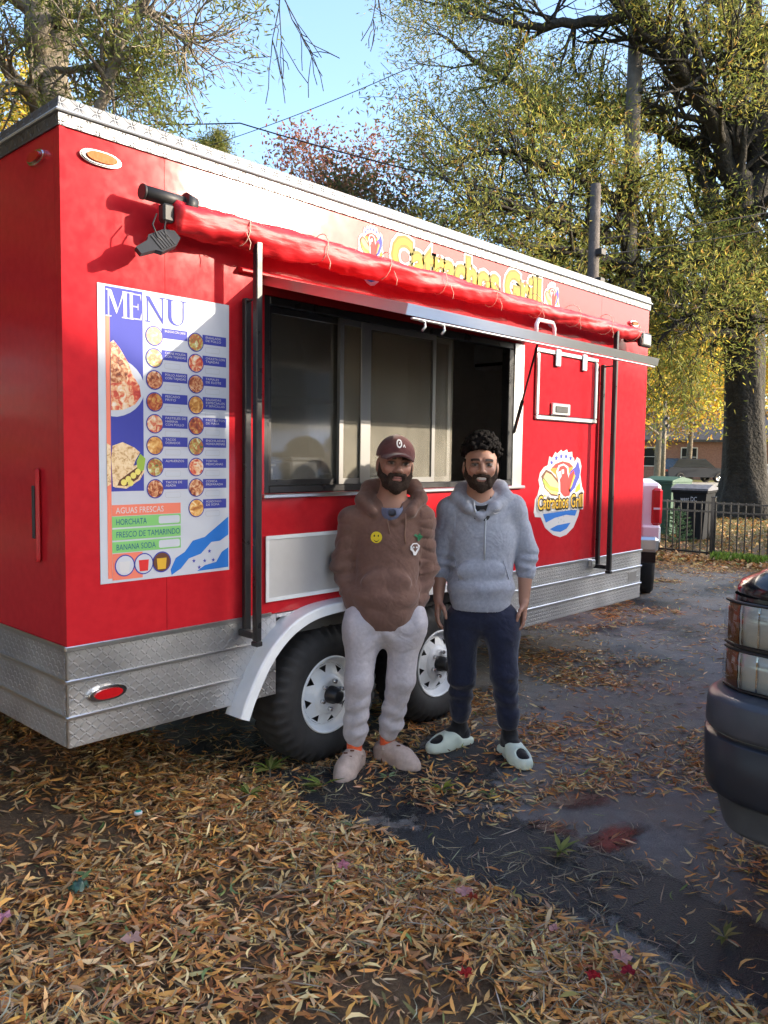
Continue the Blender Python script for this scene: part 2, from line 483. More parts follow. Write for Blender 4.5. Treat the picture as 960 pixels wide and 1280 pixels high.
# standing water
def puddle_mat(name, base, rough, t0):
    m, nt, b = new_mat(name)
    out = nt.nodes['Material Output']
    a = N(nt, 'ShaderNodeAttribute', attribute_name='Col').outputs['Fac']
    tc = N(nt, 'ShaderNodeTexCoord').outputs['Object']
    n1 = N(nt, 'ShaderNodeTexNoise', {'Vector': tc, 'Scale': 9.0, 'Detail': 8.0, 'Roughness': 0.75})
    n2 = N(nt, 'ShaderNodeTexNoise', {'Vector': tc, 'Scale': 190.0, 'Detail': 2.0})
    f = M2(nt, 'ADD', M2(nt, 'MULTIPLY', a, 1.0), M2(nt, 'MULTIPLY', n1.outputs[0], 1.3))
    f = M2(nt, 'ADD', f, M2(nt, 'MULTIPLY', n2.outputs[0], 0.35))
    f = N(nt, 'ShaderNodeMapRange', {0: f, 1: t0, 2: t0 + (.55 if rough < .2 else .22), 3: 0.0, 4: 1.0}).outputs[0]
    b.inputs['Base Color'].default_value = base
    b.inputs['Roughness'].default_value = rough
    b.inputs['Specular IOR Level'].default_value = 0.13 if rough < .2 else 0.3
    vo = N(nt, 'ShaderNodeTexVoronoi', {'Vector': tc, 'Scale': 170.0})
    gb_ = N(nt, 'ShaderNodeBump', {'Height': vo.outputs['Distance'], 'Strength': 0.06 if rough < .2 else 0.7, 'Distance': 0.006})
    nt.links.new(gb_.outputs[0], b.inputs['Normal'])
    t = N(nt, 'ShaderNodeBsdfTransparent')
    mx = N(nt, 'ShaderNodeMixShader', {0: f})
    nt.links.new(t.outputs[0], mx.inputs[1]); nt.links.new(b.outputs[0], mx.inputs[2])
    nt.links.new(mx.outputs[0], out.inputs['Surface'])
puddle_mat('puddle_water', (0.012, 0.012, 0.014, 1), 0.12, 1.20)
puddle_mat('wet_asphalt', (0.022, 0.023, 0.026, 1), 0.5, 1.06)
def puddle(cx, cy, rx, ry, seed, rz=0.0, mat='puddle_water', z=0.0125):
    rr = random.Random(seed); V = [(cx, cy, z)]; C_ = [1.0]
    ph = [rr.uniform(0, 6.28) for _ in range(5)]
    for q_, val in ((0.5, 0.8), (1.0, 0.35), (1.5, 0.0)):
        for k in range(48):
            w = 2 * math.pi * k / 48
            q = q_ * (1 + 0.22 * math.sin(2 * w + ph[0]) + 0.15 * math.sin(3 * w + ph[1]) + 0.10 * math.sin(5 * w + ph[2]))
            x, y = rx * q * math.cos(w), ry * q * math.sin(w)
            V.append((cx + x * math.cos(rz) - y * math.sin(rz), cy + x * math.sin(rz) + y * math.cos(rz), z)); C_.append(val)
    F = [(0, 1 + k, 1 + (k + 1) % 48) for k in range(48)]
    for r_ in range(2):
        o = 1 + 48 * r_
        for k in range(48):
            a, b_ = o + k, o + (k + 1) % 48
            F += [(a, a + 48, b_ + 48), (a, b_ + 48, b_)]
    tag(np_mesh('puddle', np.array(V), tris=np.array(F), mat=mat, cols=np.array(C_)[:, None] * np.ones((1, 3))), kind='structure')
p = at_z(715, 1003); puddle(p[0], p[1], 0.22, 0.12, 1, R(-45))
p = at_z(765, 1050); puddle(p[0], p[1], 0.19, 0.11, 2, R(-30))
p = at_z(690, 1038); puddle(p[0], p[1], 0.12, 0.07, 5, R(-50))
puddle(1.12, -0.2, 0.30, 0.60, 3, 0.0, 'wet_asphalt', 0.0105)
puddle(1.16, -1.2, 0.24, 0.60, 4, 0.1, 'wet_asphalt', 0.0110)
puddle(1.22, -2.1, 0.24, 0.55, 6, -0.1, 'wet_asphalt', 0.0115)
puddle(1.6, -0.55, 0.45, 0.30, 7, 0.3, 'wet_asphalt', 0.0095)
puddle(1.6, 0.35, 0.8, 0.5, 8, 0.0, 'wet_asphalt', 0.0100)

# fallen leaves -------------------------------------------------
attr_mat('fallen_leaf', rough=0.55, translucent=0.15, spec=0.35)
LEAFC = np.array([(0.68, 0.28, 0.06), (0.58, 0.22, 0.05), (0.74, 0.38, 0.11), (0.46, 0.16, 0.045), (0.60, 0.34, 0.14), (0.34, 0.13, 0.045), (0.20, 0.09, 0.04), (0.70, 0.44, 0.18), (0.36, 0.29, 0.08), (0.17, 0.21, 0.06)])
LEAFP = np.array([.15, .14, .14, .11, .16, .09, .06, .10, .03, .02])
def leaf_mesh(name, px, py, pz, length, cols, tilt=0.25, wid=0.17, mat='fallen_leaf', yaw=None, kind='stuff'):
    n = len(px)
    th = rng.uniform(0, 2 * np.pi, n) if yaw is None else yaw
    w = length * wid * rng.uniform(0.75, 1.25, n)
    tl = rng.normal(0, tilt, n); ro = rng.normal(0, tilt * 1.6, n)
    curl = rng.normal(0.05, 0.07, n) * length; bend = rng.normal(0, 0.10, n) * length
    # base, left, right, tip, ridge points
    base = np.zeros((n, 6, 3))
    base[:, 0, 0] = -length / 2; base[:, 3, 0] = length / 2
    base[:, 1, 0] = -length * .12; base[:, 2, 0] = -length * .12; base[:, 4, 0] = length * .18; base[:, 5, 0] = length * .18
    base[:, 1, 1] = w / 2 + bend; base[:, 2, 1] = -w / 2 + bend; base[:, 4, 1] = w * .42 + bend; base[:, 5, 1] = -w * .42 + bend
    f = rng.uniform(0.1, 0.6, n) * w
    base[:, 1, 2] = f; base[:, 4, 2] = f * .9
    base[:, 0, 2] += curl * .4; base[:, 3, 2] += curl
    y, z = base[:, :, 1].copy(), base[:, :, 2].copy()
    base[:, :, 1] = y * np.cos(ro)[:, None] - z * np.sin(ro)[:, None]; base[:, :, 2] = y * np.sin(ro)[:, None] + z * np.cos(ro)[:, None]
    x, z = base[:, :, 0].copy(), base[:, :, 2].copy()
    base[:, :, 0] = x * np.cos(tl)[:, None] - z * np.sin(tl)[:, None]; base[:, :, 2] = x * np.sin(tl)[:, None] + z * np.cos(tl)[:, None]
    x, y = base[:, :, 0].copy(), base[:, :, 1].copy()
    base[:, :, 0] = x * np.cos(th)[:, None] - y * np.sin(th)[:, None] + px[:, None]
    base[:, :, 1] = x * np.sin(th)[:, None] + y * np.cos(th)[:, None] + py[:, None]
    base[:, :, 2] -= base[:, :, 2].min(axis=1, keepdims=True)
    base[:, :, 2] += pz[:, None]
    o = np.arange(n)[:, None] * 6
    F = np.concatenate([o + np.array([[0, 2, 1]]), o + np.array([[1, 2, 5]]), o + np.array([[1, 5, 4]]), o + np.array([[4, 5, 3]])])
    ob = np_mesh(name, base.reshape(-1, 3), tris=F, mat=mat, cols=np.repeat(cols, 6, axis=0))
    return ob
def leaf_cols(n, probs=LEAFP, pal=LEAFC, jit=0.28):
    k = rng.choice(len(pal), n, p=probs / probs.sum())
    return np.clip(pal[k] * np.array([.90, 1.04, 1.25]) * rng.normal(1, jit, (n, 1)).clip(0.25, 1.5) * rng.normal(1, 0.06, (n, 3)), 0, 0.85)
# the drift on the verge
n = 150000
px = rng.uniform(-2.6, 1.0, n); py = rng.uniform(-3.4, 2.6, n)
den = 0.12 + 1.9 * (fbm(px * 2.6, py * 2.6, 21) - 0.33)
e = edge_x(py) - px
den += 0.75 * np.exp(-((e - 0.18) / 0.28) ** 2)
bare = np.exp(-(((px + 0.13) / 0.20) ** 2 + ((py + 1.90) / 0.16) ** 2)) + 0.8 * np.exp(-(((px - 0.30) / 0.2) ** 2 + ((py + 1.62) / 0.2) ** 2)) + 0.7 * np.exp(-(((px - 0.42) / 0.12) ** 2 + ((py + 2.2) / 0.2) ** 2))
den = np.maximum(den - 0.9 * bare, 0.16)
keep = (e > -0.06 - 0.05 * rng.random(n)) & (rng.random(n) < den) & ~((px > 0.05) & (py > 0.1) & (rng.random(n) < 0.3))
px, py = px[keep], py[keep]
n = len(px)
c = leaf_cols(n)
shade = np.clip(1.3 - 0.5 * fbm(px * 1.1 + 5, py * 1.1, 31), 0.75, 1.15)       # older, browner drifts
old = (rng.random(n) < np.clip((py + 0.9) / 2.0, 0, 0.6))
c[old] *= np.array([0.6, 0.58, 0.6])
c *= shade[:, None]
lift = rng.random(n) ** 2 * 0.022
tag(leaf_mesh('leaf_litter', px, py, verge_h(px, py) + 0.002 + lift, rng.uniform(0.036, 0.082, n), c, tilt=0.20, wid=0.145),
    'thick drift of narrow orange brown leaves on the verge', 'leaves', kind='stuff')
# strewn over the driveway
n = 330000
px = rng.uniform(0.75, 11.0, n); py = rng.uniform(-4.2, 3.4, n)
d = np.hypot(px - CAM[0], py - CAM[1])
den = np.clip((fbm(px * 1.25 + 40, py * 1.25, 51) - 0.42) * 3.8, 0, 1) * 0.85 + 0.045
den *= 0.5 + 0.9 * (fbm(px * 5.0, py * 5.0, 71) > 0.48)
strip = (px < 1.36 + 0.14 * np.sin(py * 3)) & (py < -0.25)
den[strip] *= 0.10
den[(py > 0.0) & (px < 4.9)] *= 0.7
far = px > 10.2
den[far] += 0.7
keep = rng.random(n) < den * np.clip(1.25 - d / 16.0, 0.45, 1)
px, py, d = px[keep], py[keep], d[keep]; n = len(px)
c = leaf_cols(n, LEAFP * np.array([.55, .8, .6, 1.1, 1.2, 1.3, 1.3, 1.2, 1.2, .8])); c *= 0.95
tag(leaf_mesh('strewn_leaves', px, py, 0.010 + rng.random(n) * 0.004, rng.uniform(0.03, 0.08, n), c, tilt=0.18, wid=0.13),
    'narrow tan and brown leaves scattered over the dark asphalt', 'leaves', kind='stuff')
# pine needles and twiglets
n = 40000
px = rng.uniform(-2.0, 6.0, n); py = rng.uniform(-3.2, 1.0, n)
keep = rng.random(n) < np.clip((fbm(px * 1.5 + 90, py * 1.5, 91) - 0.4) * 3, 0.05, 1)
px, py = px[keep], py[keep]; n = len(px)
zz = np.where(px < edge_x(py), verge_h(px, py) + 0.03, 0.012)
tag(leaf_mesh('dry_needles', px, py, zz, rng.uniform(0.05, 0.13, n), leaf_cols(n, pal=np.array([(0.28, .2, .11), (.18, .12, .06), (.34, .27, .16)]), probs=np.ones(3)), tilt=0.12, wid=0.03),
    'thin dry needles and stalks lying among the fallen leaves', 'needles', kind='stuff')
# brown leaf drift in front of the fence
n = 5200
py = rng.uniform(-1.5, 6.0, n); px = 11.05 + rng.normal(0, 0.22, n) - 0.1
tag(leaf_mesh('fence_leaves', px, py, 0.008 + rng.random(n) * 0.05, rng.uniform(0.06, 0.12, n), leaf_cols(n) * 0.8, tilt=0.3, wid=0.3),
    'rusty leaf drift lying along the foot of the black fence', 'leaves', kind='stuff')
n = 9000
px = rng.uniform(11.6, 22, n); py = rng.uniform(-3, 10, n)
tag(leaf_mesh('lawn_leaves', px, py, 0.008 + rng.random(n) * 0.02, rng.uniform(0.07, 0.13, n), leaf_cols(n) * 0.9, tilt=0.3, wid=0.3),
    'dry leaves sprinkled over the lawn behind the fence', 'leaves', kind='stuff')

# ============================================================ the red food trailer
TL, TW = 4.88, 2.59
def red_mat():
    m, nt, b = new_mat('red_paint')
    tc = N(nt, 'ShaderNodeTexCoord').outputs['Object']
    n = N(nt, 'ShaderNodeTexNoise', {'Vector': tc, 'Scale': 2.2, 'Detail': 3.0})
    n2 = N(nt, 'ShaderNodeTexNoise', {'Vector': tc, 'Scale': 25.0, 'Detail': 6.0})
    nt.links.new(ramp(nt, n2.outputs[0], [(0.3, (0.43, 0.016, 0.024)), (0.7, (0.49, 0.020, 0.028))]), b.inputs['Base Color'])
    b.inputs['Specular IOR Level'].default_value = 0.22
    rr = N(nt, 'ShaderNodeMapRange', {0: n2.outputs[0], 1: 0.3, 2: 0.7, 3: 0.11, 4: 0.15})
    nt.links.new(rr.outputs[0], b.inputs['Roughness'])
    bp = N(nt, 'ShaderNodeBump', {'Height': n.outputs[0], 'Strength': 0.16, 'Distance': 0.02})
    nt.links.new(bp.outputs[0], b.inputs['Normal'])
red_mat()
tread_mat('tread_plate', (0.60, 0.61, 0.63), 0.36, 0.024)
pm('sash_metal', (0.20, 0.20, 0.20), rough=0.4, metal=0.8)
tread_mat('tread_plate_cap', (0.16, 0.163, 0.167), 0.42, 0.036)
pm('alu', (0.66, 0.67, 0.68), rough=0.30, metal=1.0)
pm('steel', (0.50, 0.51, 0.51), rough=0.36, metal=1.0, rvar=(3, 0.05))
pm('brushed_plate', (0.60, 0.61, 0.63), rough=0.55, metal=0.8, var=(3, 0.08))
pm('black_metal', (0.018, 0.018, 0.02), rough=0.35, spec=0.5, rvar=(15, 0.1))
pm('black_plastic', (0.02, 0.02, 0.021), rough=0.5, bump=(120, 0.2, 0.001))
pm('rubber', (0.022, 0.022, 0.024), rough=0.72, var=(14, 0.3), bump=(60, 0.25, 0.002))
pm('white_paint', (0.72, 0.75, 0.78), rough=0.3, var=(6, 0.08), coat=0.3)
pm('chrome', (0.8, 0.8, 0.8), rough=0.12, metal=1.0)
pm('amber_lens', (0.40, 0.10, 0.004), rough=0.45, spec=0.2, bump=(90, 0.6, 0.003))
pm('red_lens', (0.45, 0.008, 0.012), rough=0.15, coat=0.6, bump=(90, 0.6, 0.003))
pm('flap_under', (0.09, 0.085, 0.085), rough=0.42, metal=0.5, var=(5, 0.25))
pm('dark_steel', (0.03, 0.03, 0.032), rough=0.6, var=(9, 0.4))
pm('inner_wall', (0.60, 0.59, 0.58), rough=0.4, metal=0.0, rvar=(3, 0.1), var=(1.5, 0.2))
pm('inner_floor', (0.08, 0.08, 0.08), rough=0.6)
glass_mat('window_glass', (0.62, 0.62, 0.62), 0.005, rough=0.10, veil=0.07, fres=0.45)
def screen_mat():
    m, nt, b = new_mat('fly_screen')
    out = nt.nodes['Material Output']
    t = N(nt, 'ShaderNodeBsdfTransparent', {'Color': (0.75, 0.75, 0.75, 1)})
    d = N(nt, 'ShaderNodeBsdfDiffuse', {'Color': (0.60, 0.57, 0.48, 1)})
    tc = N(nt, 'ShaderNodeTexCoord').outputs['Object']
    no = N(nt, 'ShaderNodeTexNoise', {'Vector': tc, 'Scale': 9.0, 'Detail': 4.0})
    f = N(nt, 'ShaderNodeMapRange', {0: no.outputs[0], 1: 0.3, 2: 0.7, 3: 0.17, 4: 0.25})
    mx = N(nt, 'ShaderNodeMixShader', {0: f.outputs[0]})
    nt.links.new(t.outputs[0], mx.inputs[1]); nt.links.new(d.outputs[0], mx.inputs[2])
    nt.links.new(mx.outputs[0], out.inputs['Surface'])
screen_mat()
def vinyl_mat():
    m, nt, b = new_mat('awning_vinyl')
    tc = N(nt, 'ShaderNodeTexCoord').outputs['Object']
    mp = N(nt, 'ShaderNodeMapping', {0: tc, 3: (2.2, 9.0, 9.0)})
    n = N(nt, 'ShaderNodeTexNoise', {'Vector': mp.outputs[0], 'Scale': 2.2, 'Detail': 5.0})
    b.inputs['Base Color'].default_value = (0.44, 0.009, 0.015, 1)
    b.inputs['Roughness'].default_value = 0.5
    bp = N(nt, 'ShaderNodeBump', {'Height': n.outputs[0], 'Strength': 0.4, 'Distance': 0.02})
    nt.links.new(bp.outputs[0], b.inputs['Normal'])
vinyl_mat()

tr = empty('food_trailer', (TL / 2, TW / 2, 0))
tag(tr, 'red and silver food trailer with open service window and menu on its side', 'food trailer')
SIDE = lambda u, v, h: (u, -h, v)
ENDF = lambda u, v, h: (-h, u, v)
T = 0.05
WX0, WX1, WZ0, WZ1 = 0.95, 3.08, 1.39, 2.30
SK, CAPB = 0.822, 2.768
seams = [0.0, 0.434, 1.654, 2.874, 4.094, TL]
for a, b_ in zip(seams[:-1], seams[1:]):
    a2, b2 = a + (0.001 if a > 0 else 0.0), b_ - (0.001 if b_ < TL else 0.0)
    w = MB(); lo, hi = max(a2, WX0), min(b2, WX1)
    if lo < hi:
        w.box((lo, 0, SK), (hi, T, WZ0)); w2_ = MB().box((lo, 0, WZ1), (hi, T, CAPB))
        if lo == a2 and hi == b2: w2_.build('wall_panel', 'red_paint', tr)
        else: w.add(w2_.v, w2_.f)
        if a2 < lo: w.box((a2, 0, SK), (lo, T, CAPB))
        if hi < b2: w.box((hi, 0, SK), (b2, T, CAPB))
    else: w.box((a2, 0, SK), (b2, T, CAPB))
    w.build('wall_panel', 'red_paint', tr)
MB().box((0.0, T + 0.001, SK), (T, 1.30, CAPB)).build('end_panel', 'red_paint', tr)
MB().box((0.0, 1.302, SK), (T, TW, CAPB)).build('end_panel', 'red_paint', tr)
MB().box((TL - T, T + 0.001, SK), (TL, TW, CAPB)).build('end_panel', 'red_paint', tr)
MB().box((T + 0.001, TW - T, SK), (TL - T - 0.001, TW, CAPB)).build('back_panel', 'red_paint', tr)
MB().box((0.02, 0.02, 2.80), (TL - 0.02, TW - 0.02, 2.845)).build('roof', 'white_paint', tr)
MB().box((0.03, 0.03, 0.70), (TL - 0.03, TW - 0.03, 0.815)).build('floor', 'inner_floor', tr)
# corner trims
MB().box((-0.004, -0.004, SK + 0.001), (0.018, -0.001, CAPB - 0.001)).box((-0.004, -0.001, SK + 0.001), (-0.001, 0.018, CAPB - 0.001)).build('corner_trim', 'red_paint', tr)
# skirt: three rows of tread plate with bright trims, left out where the wheels sit
rows = [(0.433, 0.548), (0.552, 0.690), (0.694, 0.820)]
for (z0, z1) in rows:
    for (x0, x1) in ((0.0, 1.02), (2.62, TL)):
        MB().box((x0, -0.004, z0), (x1, 0.02, z1)).build('skirt_panel', 'tread_plate', tr)
    MB().box((-0.004, 0.0205, z0), (0.02, TW, z1)).build('skirt_panel', 'tread_plate', tr)
    MB().box((TL - 0.02, 0.0205, z0), (TL + 0.004, TW, z1)).build('skirt_panel', 'tread_plate', tr)
    MB().box((0.021, TW - 0.02, z0), (TL - 0.021, TW + 0.004, z1)).build('skirt_panel', 'tread_plate', tr)
for z, t in ((0.550, 0.0075), (0.692, 0.0075), (0.821, 0.010)):
    for (x0, x1) in ((-0.012, 0.99), (2.64, TL + 0.012)):
        MB().box((x0, -0.012, z - t), (x1, -0.0045, z + t), 0.003).build('skirt_trim', 'alu', tr)
    MB().box((-0.012, -0.0042, z - t), (-0.0045, TW, z + t), 0.003).build('skirt_trim', 'alu', tr)
MB().box((-0.0075, -0.0075, 0.436), (0.0, 0.004, 0.540)).box((-0.0075, -0.0075, 0.56), (0.0, 0.004, 0.682)).box((-0.0075, -0.0075, 0.702), (0.0, 0.004, 0.809)).build('corner_trim', 'alu', tr)
# roof cap: upright tread band, bead, and leaning top band
def cap_strip(name, prof, mat):
    path = [(0, 0, -1, -1), (TL, 0, 1, -1), (TL, TW, 1, 1), (0, TW, -1, 1), (0, 0, -1, -1)]
    MB().sweep(path, prof, smooth=False).build(name, mat, tr)
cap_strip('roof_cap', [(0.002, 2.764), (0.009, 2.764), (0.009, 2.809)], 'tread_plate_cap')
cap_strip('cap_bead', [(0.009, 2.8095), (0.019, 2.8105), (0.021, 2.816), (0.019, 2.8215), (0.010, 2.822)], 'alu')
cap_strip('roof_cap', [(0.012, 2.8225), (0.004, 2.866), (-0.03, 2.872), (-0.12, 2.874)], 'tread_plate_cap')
for k in range(40):
    x = 0.06 + k * 0.1235
    pass
rv = MB()
for k in range(78):
    x = 0.03 + k * 0.0625
    rv.box((x - 0.004, -0.0125, 2.769), (x + 0.004, -0.0091, 2.777), 0.0015)
tag(rv.build('rivets', 'alu', tr), kind='stuff')
# end door grab handle, marker lamps
h = MB().box((-0.022, 0.195, 1.135), (-0.001, 0.238, 1.510), 0.010).build('grab_handle', 'red_paint', tr)
MB().box((-0.030, 0.207, 1.23), (-0.0225, 0.226, 1.44), 0.003).build('grip', 'dark_steel', h)
def oval(cu, cv, ru, rv_, n=28): return [(cu + ru * math.copysign(abs(math.cos(2 * math.pi * k / n)) ** 0.8, math.cos(2 * math.pi * k / n)), cv + rv_ * math.sin(2 * math.pi * k / n)) for k in range(n)]
def marker(fr, cu, cv, ru, rv_, lens):
    b = MB().prism(oval(cu, cv, ru, rv_), fr, 0.0005, 0.012).prism(oval(cu, cv, ru * .93, rv_ * .88), fr, 0.012, 0.017).build('marker_lamp', 'chrome', tr)
    MB().prism(oval(cu, cv, ru * .72, rv_ * .66), fr, 0.0171, 0.024).build('lens', lens, b)
marker(SIDE, 0.155, 2.684, 0.085, 0.028, 'amber_lens')
marker(lambda u, v, h: SIDE(u, v, h + 0.004), 0.155, 0.622, 0.083, 0.030, 'red_lens')
marker(ENDF, 0.178, 2.688, 0.07, 0.026, 'red_lens')
marker(SIDE, 4.60, 2.625, 0.07, 0.022, 'amber_lens')
# ---- service window
fr_ = MB()
for a, b_ in (((WX0 - .004, 0.004, WZ0 + .001), (WX0 + 0.035, 0.06, WZ1 - .001)), ((WX0 + .036, 0.004, WZ1 - 0.04), (2.975, 0.06, WZ1 - .001)), ((WX0 + .036, 0.004, WZ0 + .001), (2.975, 0.06, WZ0 + 0.035)), ((2.925, 0.003, WZ0 + .036), (2.975, 0.06, WZ1 - .041))):
    fr_.box(a, b_, 0.004)
wf = fr_.build('window_frame', 'black_metal', tr)
MB().box((2.977, -0.003, WZ0 - 0.002), (WX1 + 0.006, 0.058, WZ1), 0.003).build('jamb', 'steel', wf)
MB().box((WX0 - 0.02, -0.03, WZ0 - 0.020), (WX1 + 0.012, 0.004, WZ0 - 0.001), 0.004).build('sill', 'alu', wf)
MB().box((WX0 + 0.02, 0.06, WZ0 - 0.005), (WX1 - 0.1, 0.36, WZ0 + 0.02), 0.004).build('counter_ledge', 'steel', wf)
def sash(x0, x1, y, mat, fmat, pane):
    z0, z1, t = WZ0 + 0.037, WZ1 - 0.042, 0.028
    s_ = MB().box((x0, y, z0), (x0 + t, y + .02, z1)).box((x1 - t, y, z0), (x1, y + .02, z1)).box((x0 + t, y, z0), (x1 - t, y + .02, z0 + t)).box((x0 + t, y, z1 - t), (x1 - t, y + .02, z1)).build('sash', fmat, tr)
    MB().box((x0 + t, y + .008, z0 + t), (x1 - t, y + .011, z1 - t)).build(pane, mat, s_)
    return s_
sash(0.990, 1.68, 0.034, 'window_glass', 'black_metal', 'pane')
sash(1.44, 2.20, 0.010, 'fly_screen', 'sash_metal', 'screen')
sash(1.66, 2.40, 0.058, 'window_glass', 'sash_metal', 'pane')
MB().box((1.585, 0.003, WZ0 + .037), (1.66, 0.0095, WZ1 - .042), 0.002).build('mullion', 'sash_metal', tr)
MB().box((2.205, 0.02, WZ0 + .037), (2.37, 0.023, WZ1 - .042)).build('screen', 'fly_screen', tr)
# ---- inside
ib = MB()
ib.box((T + .001, TW - T - 0.01, 0.82), (TL - T - .001, TW - T - .001, 2.76))
ib.box((T + .001, T + 0.1, 0.82), (T + 0.01, TW - T - 0.011, 2.76)).box((TL - T - 0.01, T + .1, 0.82), (TL - T - .001, TW - T - .011, 2.76))
ib.build('inner_lining', 'inner_wall', tr)
MB().box((T, T, 2.765), (TL - T, TW - T, 2.795)).build('ceiling', 'inner_wall', tr)
hd = MB().prism([(1.55, 2.74), (2.52, 2.74), (2.52, 1.98), (1.45, 1.98), (1.45, 2.1)], lambda u, v, h: (h, u, v), 1.0, 3.1).build('range_hood', 'steel', tr)
MB().box((0.4, 1.85, 0.83), (3.3, 2.5, 1.42), 0.01).build('back_counter', 'steel', tr)
ac = MB().box((4.60, 0.98, 2.36), (4.81, 1.56, 2.60), 0.03).build('air_conditioner', 'white_paint', tr)
MB().box((4.594, 1.02, 2.385), (4.5995, 1.52, 2.41)).build('vent_louvre', 'dark_steel', ac)
# ---- lift-up service flap
FL0, FL1 = np.array([0.0, -0.022, 2.345]), np.array([0.0, -0.885, 2.122])
fd = FL1 - FL0; fl = np.linalg.norm(fd); fd /= fl; fnrm = np.array([0, -fd[2], fd[1]]) * -1
if fnrm[2] < 0: fnrm = -fnrm
FLAP = lambda u, t, h: tuple(FL0 + np.array([u, 0, 0]) + fd * (t * fl) + fnrm * h)
FX0, FX1 = 0.925, 3.115
flap = MB().prism([(FX0, 0), (FX1, 0), (FX1, 1), (FX0, 1)], FLAP, 0.003, 0.028).build('service_flap', 'red_paint', tr)
MB().prism([(FX0 + .004, 0.005), (FX1 - .004, 0.005), (FX1 - .004, 0.995), (FX0 + .004, 0.995)], FLAP, -0.004, 0.0028).build('underside', 'flap_under', flap)
for x0, x1, t0, t1, mt in ((FX0 - .005, FX0 - .0005, 0.0, 1.0, 'steel'), (FX1 + .0005, FX1 + .005, 0, 1, 'alu'), (FX0 - .005, FX1 + .005, 1.0005, 1.006, 'alu')):
    MB().prism([(x0, t0), (x1, t0), (x1, t1), (x0, t1)], FLAP, -0.010, 0.033).build('edge_trim', mt, flap)
MB().box((FX0 + .03, -0.892, 2.098), (FX1 - .03, -0.878, 2.106), 0.003).build('drip_edge', 'alu', flap)
for x in (1.02, 1.14):
    MB().tube([(x - .012, -0.885, 2.100), (x + .012, -0.887, 2.098), (x + .014, -0.888, 2.078), (x - .002, -0.888, 2.062)], 0.0055, 7).build('latch', 'steel', flap)
MB().tube([(1.965, -0.80, 2.165), (1.967, -0.80, 2.215), (1.985, -0.80, 2.238), (2.11, -0.80, 2.238), (2.128, -0.80, 2.215), (2.13, -0.80, 2.165)], 0.010, 8).build('pull_handle', 'white_paint', flap)
MB().tube([(FX0, -0.010, 2.352), (FX1, -0.010, 2.352)], 0.010, 8).build('hinge', 'alu', flap)
MB().prism([(-0.001, 2.372), (-0.035, 2.376), (-0.035, 2.384), (-0.001, 2.402)], lambda u, v, h: (h, u, v), 0.80, 3.26).build('drip_rail', 'red_paint', tr)
st = MB().cyl((2.96, -0.02, 1.735), (2.62, -0.30, 1.90), 0.011, 10).build('gas_strut', 'black_metal', tr)
MB().cyl((2.62, -0.30, 1.90), (2.20, -0.66, 2.155), 0.006, 8).build('rod', 'black_metal', st)
# ---- small plate under the window, hatch
pl = MB().box((0.956, -0.010, 0.887), (2.02, -0.001, 1.190), 0.003).build('access_panel', 'brushed_plate', tr)
for a, b_ in (((0.952, -.015, 1.176), (2.024, -.0105, 1.194)), ((0.952, -.015, .883), (2.024, -.0105, .901)), ((0.952, -.015, .902), (0.970, -.0105, 1.175)), ((2.006, -.015, .902), (2.024, -.0105, 1.175))):
    MB().box(a, b_).build('panel_rim', 'white_paint', pl)
hx0, hx1, hz0, hz1 = 3.215, 4.035, 1.825, 2.300
ht = MB().box((hx0 + .035, -0.012, hz0 + .035), (hx1 - .035, -0.001, hz1 - .035), 0.003).build('hatch', 'red_paint', tr)
for a, b_ in (((hx0, -.022, hz0), (hx1, -.001, hz0 + .032)), ((hx0, -.022, hz1 - .032), (hx1, -.001, hz1)), ((hx0, -.022, hz0 + .0325), (hx0 + .033, -.001, hz1 - .0325)), ((hx1 - .033, -.022, hz0 + .0325), (hx1, -.001, hz1 - .0325))):
    MB().box(a, b_, 0.006).build('hatch_frame', 'steel', ht)
MB().box((3.40, -0.035, 1.862), (3.63, -0.0125, 1.945), 0.006).build('hatch_latch', 'alu', ht)
MB().box((3.43, -0.040, 1.880), (3.59, -0.0355, 1.925), 0.003).build('latch_face', 'dark_steel', ht)
for x in (3.46, 3.82):
    MB().box((x - .03, -.034, 2.19), (x + .03, -.0225, 2.31), 0.008).build('hatch_hinge', 'alu', ht)
# ---- rolled awning
na, nr = 330, 26
vs = []; xs = np.linspace(0.40, 4.52, na)
for i, x in enumerate(xs):
    tie = min(abs((x - 0.25) % 0.46 - 0.23) / 0.23, 1.0)       # 0 midway, 1 at the tie
    rad = (0.058 - 0.016 * min(1, (x - .46) / 3.0)) + 0.004 * (1 - tie ** 3) + 0.016 * (fbm(np.array([x * 3.1]), np.array([0.3]), 9)[0] - .5)
    if i in (0, na - 1): rad *= 0.6
    sag = 0.010 * (1 - tie ** 2)
    for k in range(nr):
        w = 2 * math.pi * k / nr
        q = rad * (1 + 0.34 * (fbm(np.array([x * 5.0 + 3 * math.cos(w)]), np.array([2 * math.sin(w) + 5]), 19)[0] - .5) + 0.05 * math.sin(3 * w + x * 7))
        q += rad * 0.22 * (fbm(np.array([x * 15.0 + 1.5 * math.sin(w)]), np.array([3.2 * w / 3.14]), 29)[0] - .5) - rad * .10 * abs(math.sin(5 * x + 2.5 * w)) ** 8
        ext = 1.22 if math.sin(w) < 0 else 0.95
        vs.append((x, -0.105 + q * math.cos(w), 2.524 - sag + q * ext * math.sin(w)))
fs = [(i * nr + k, i * nr + (k + 1) % nr, (i + 1) * nr + (k + 1) % nr, (i + 1) * nr + k) for i in range(na - 1) for k in range(nr)]
fs += [tuple(range(nr))[::-1], tuple((na - 1) * nr + k for k in range(nr))]
aw = MB().add(vs, fs, True).build('rolled_awning', 'awning_vinyl', tr)
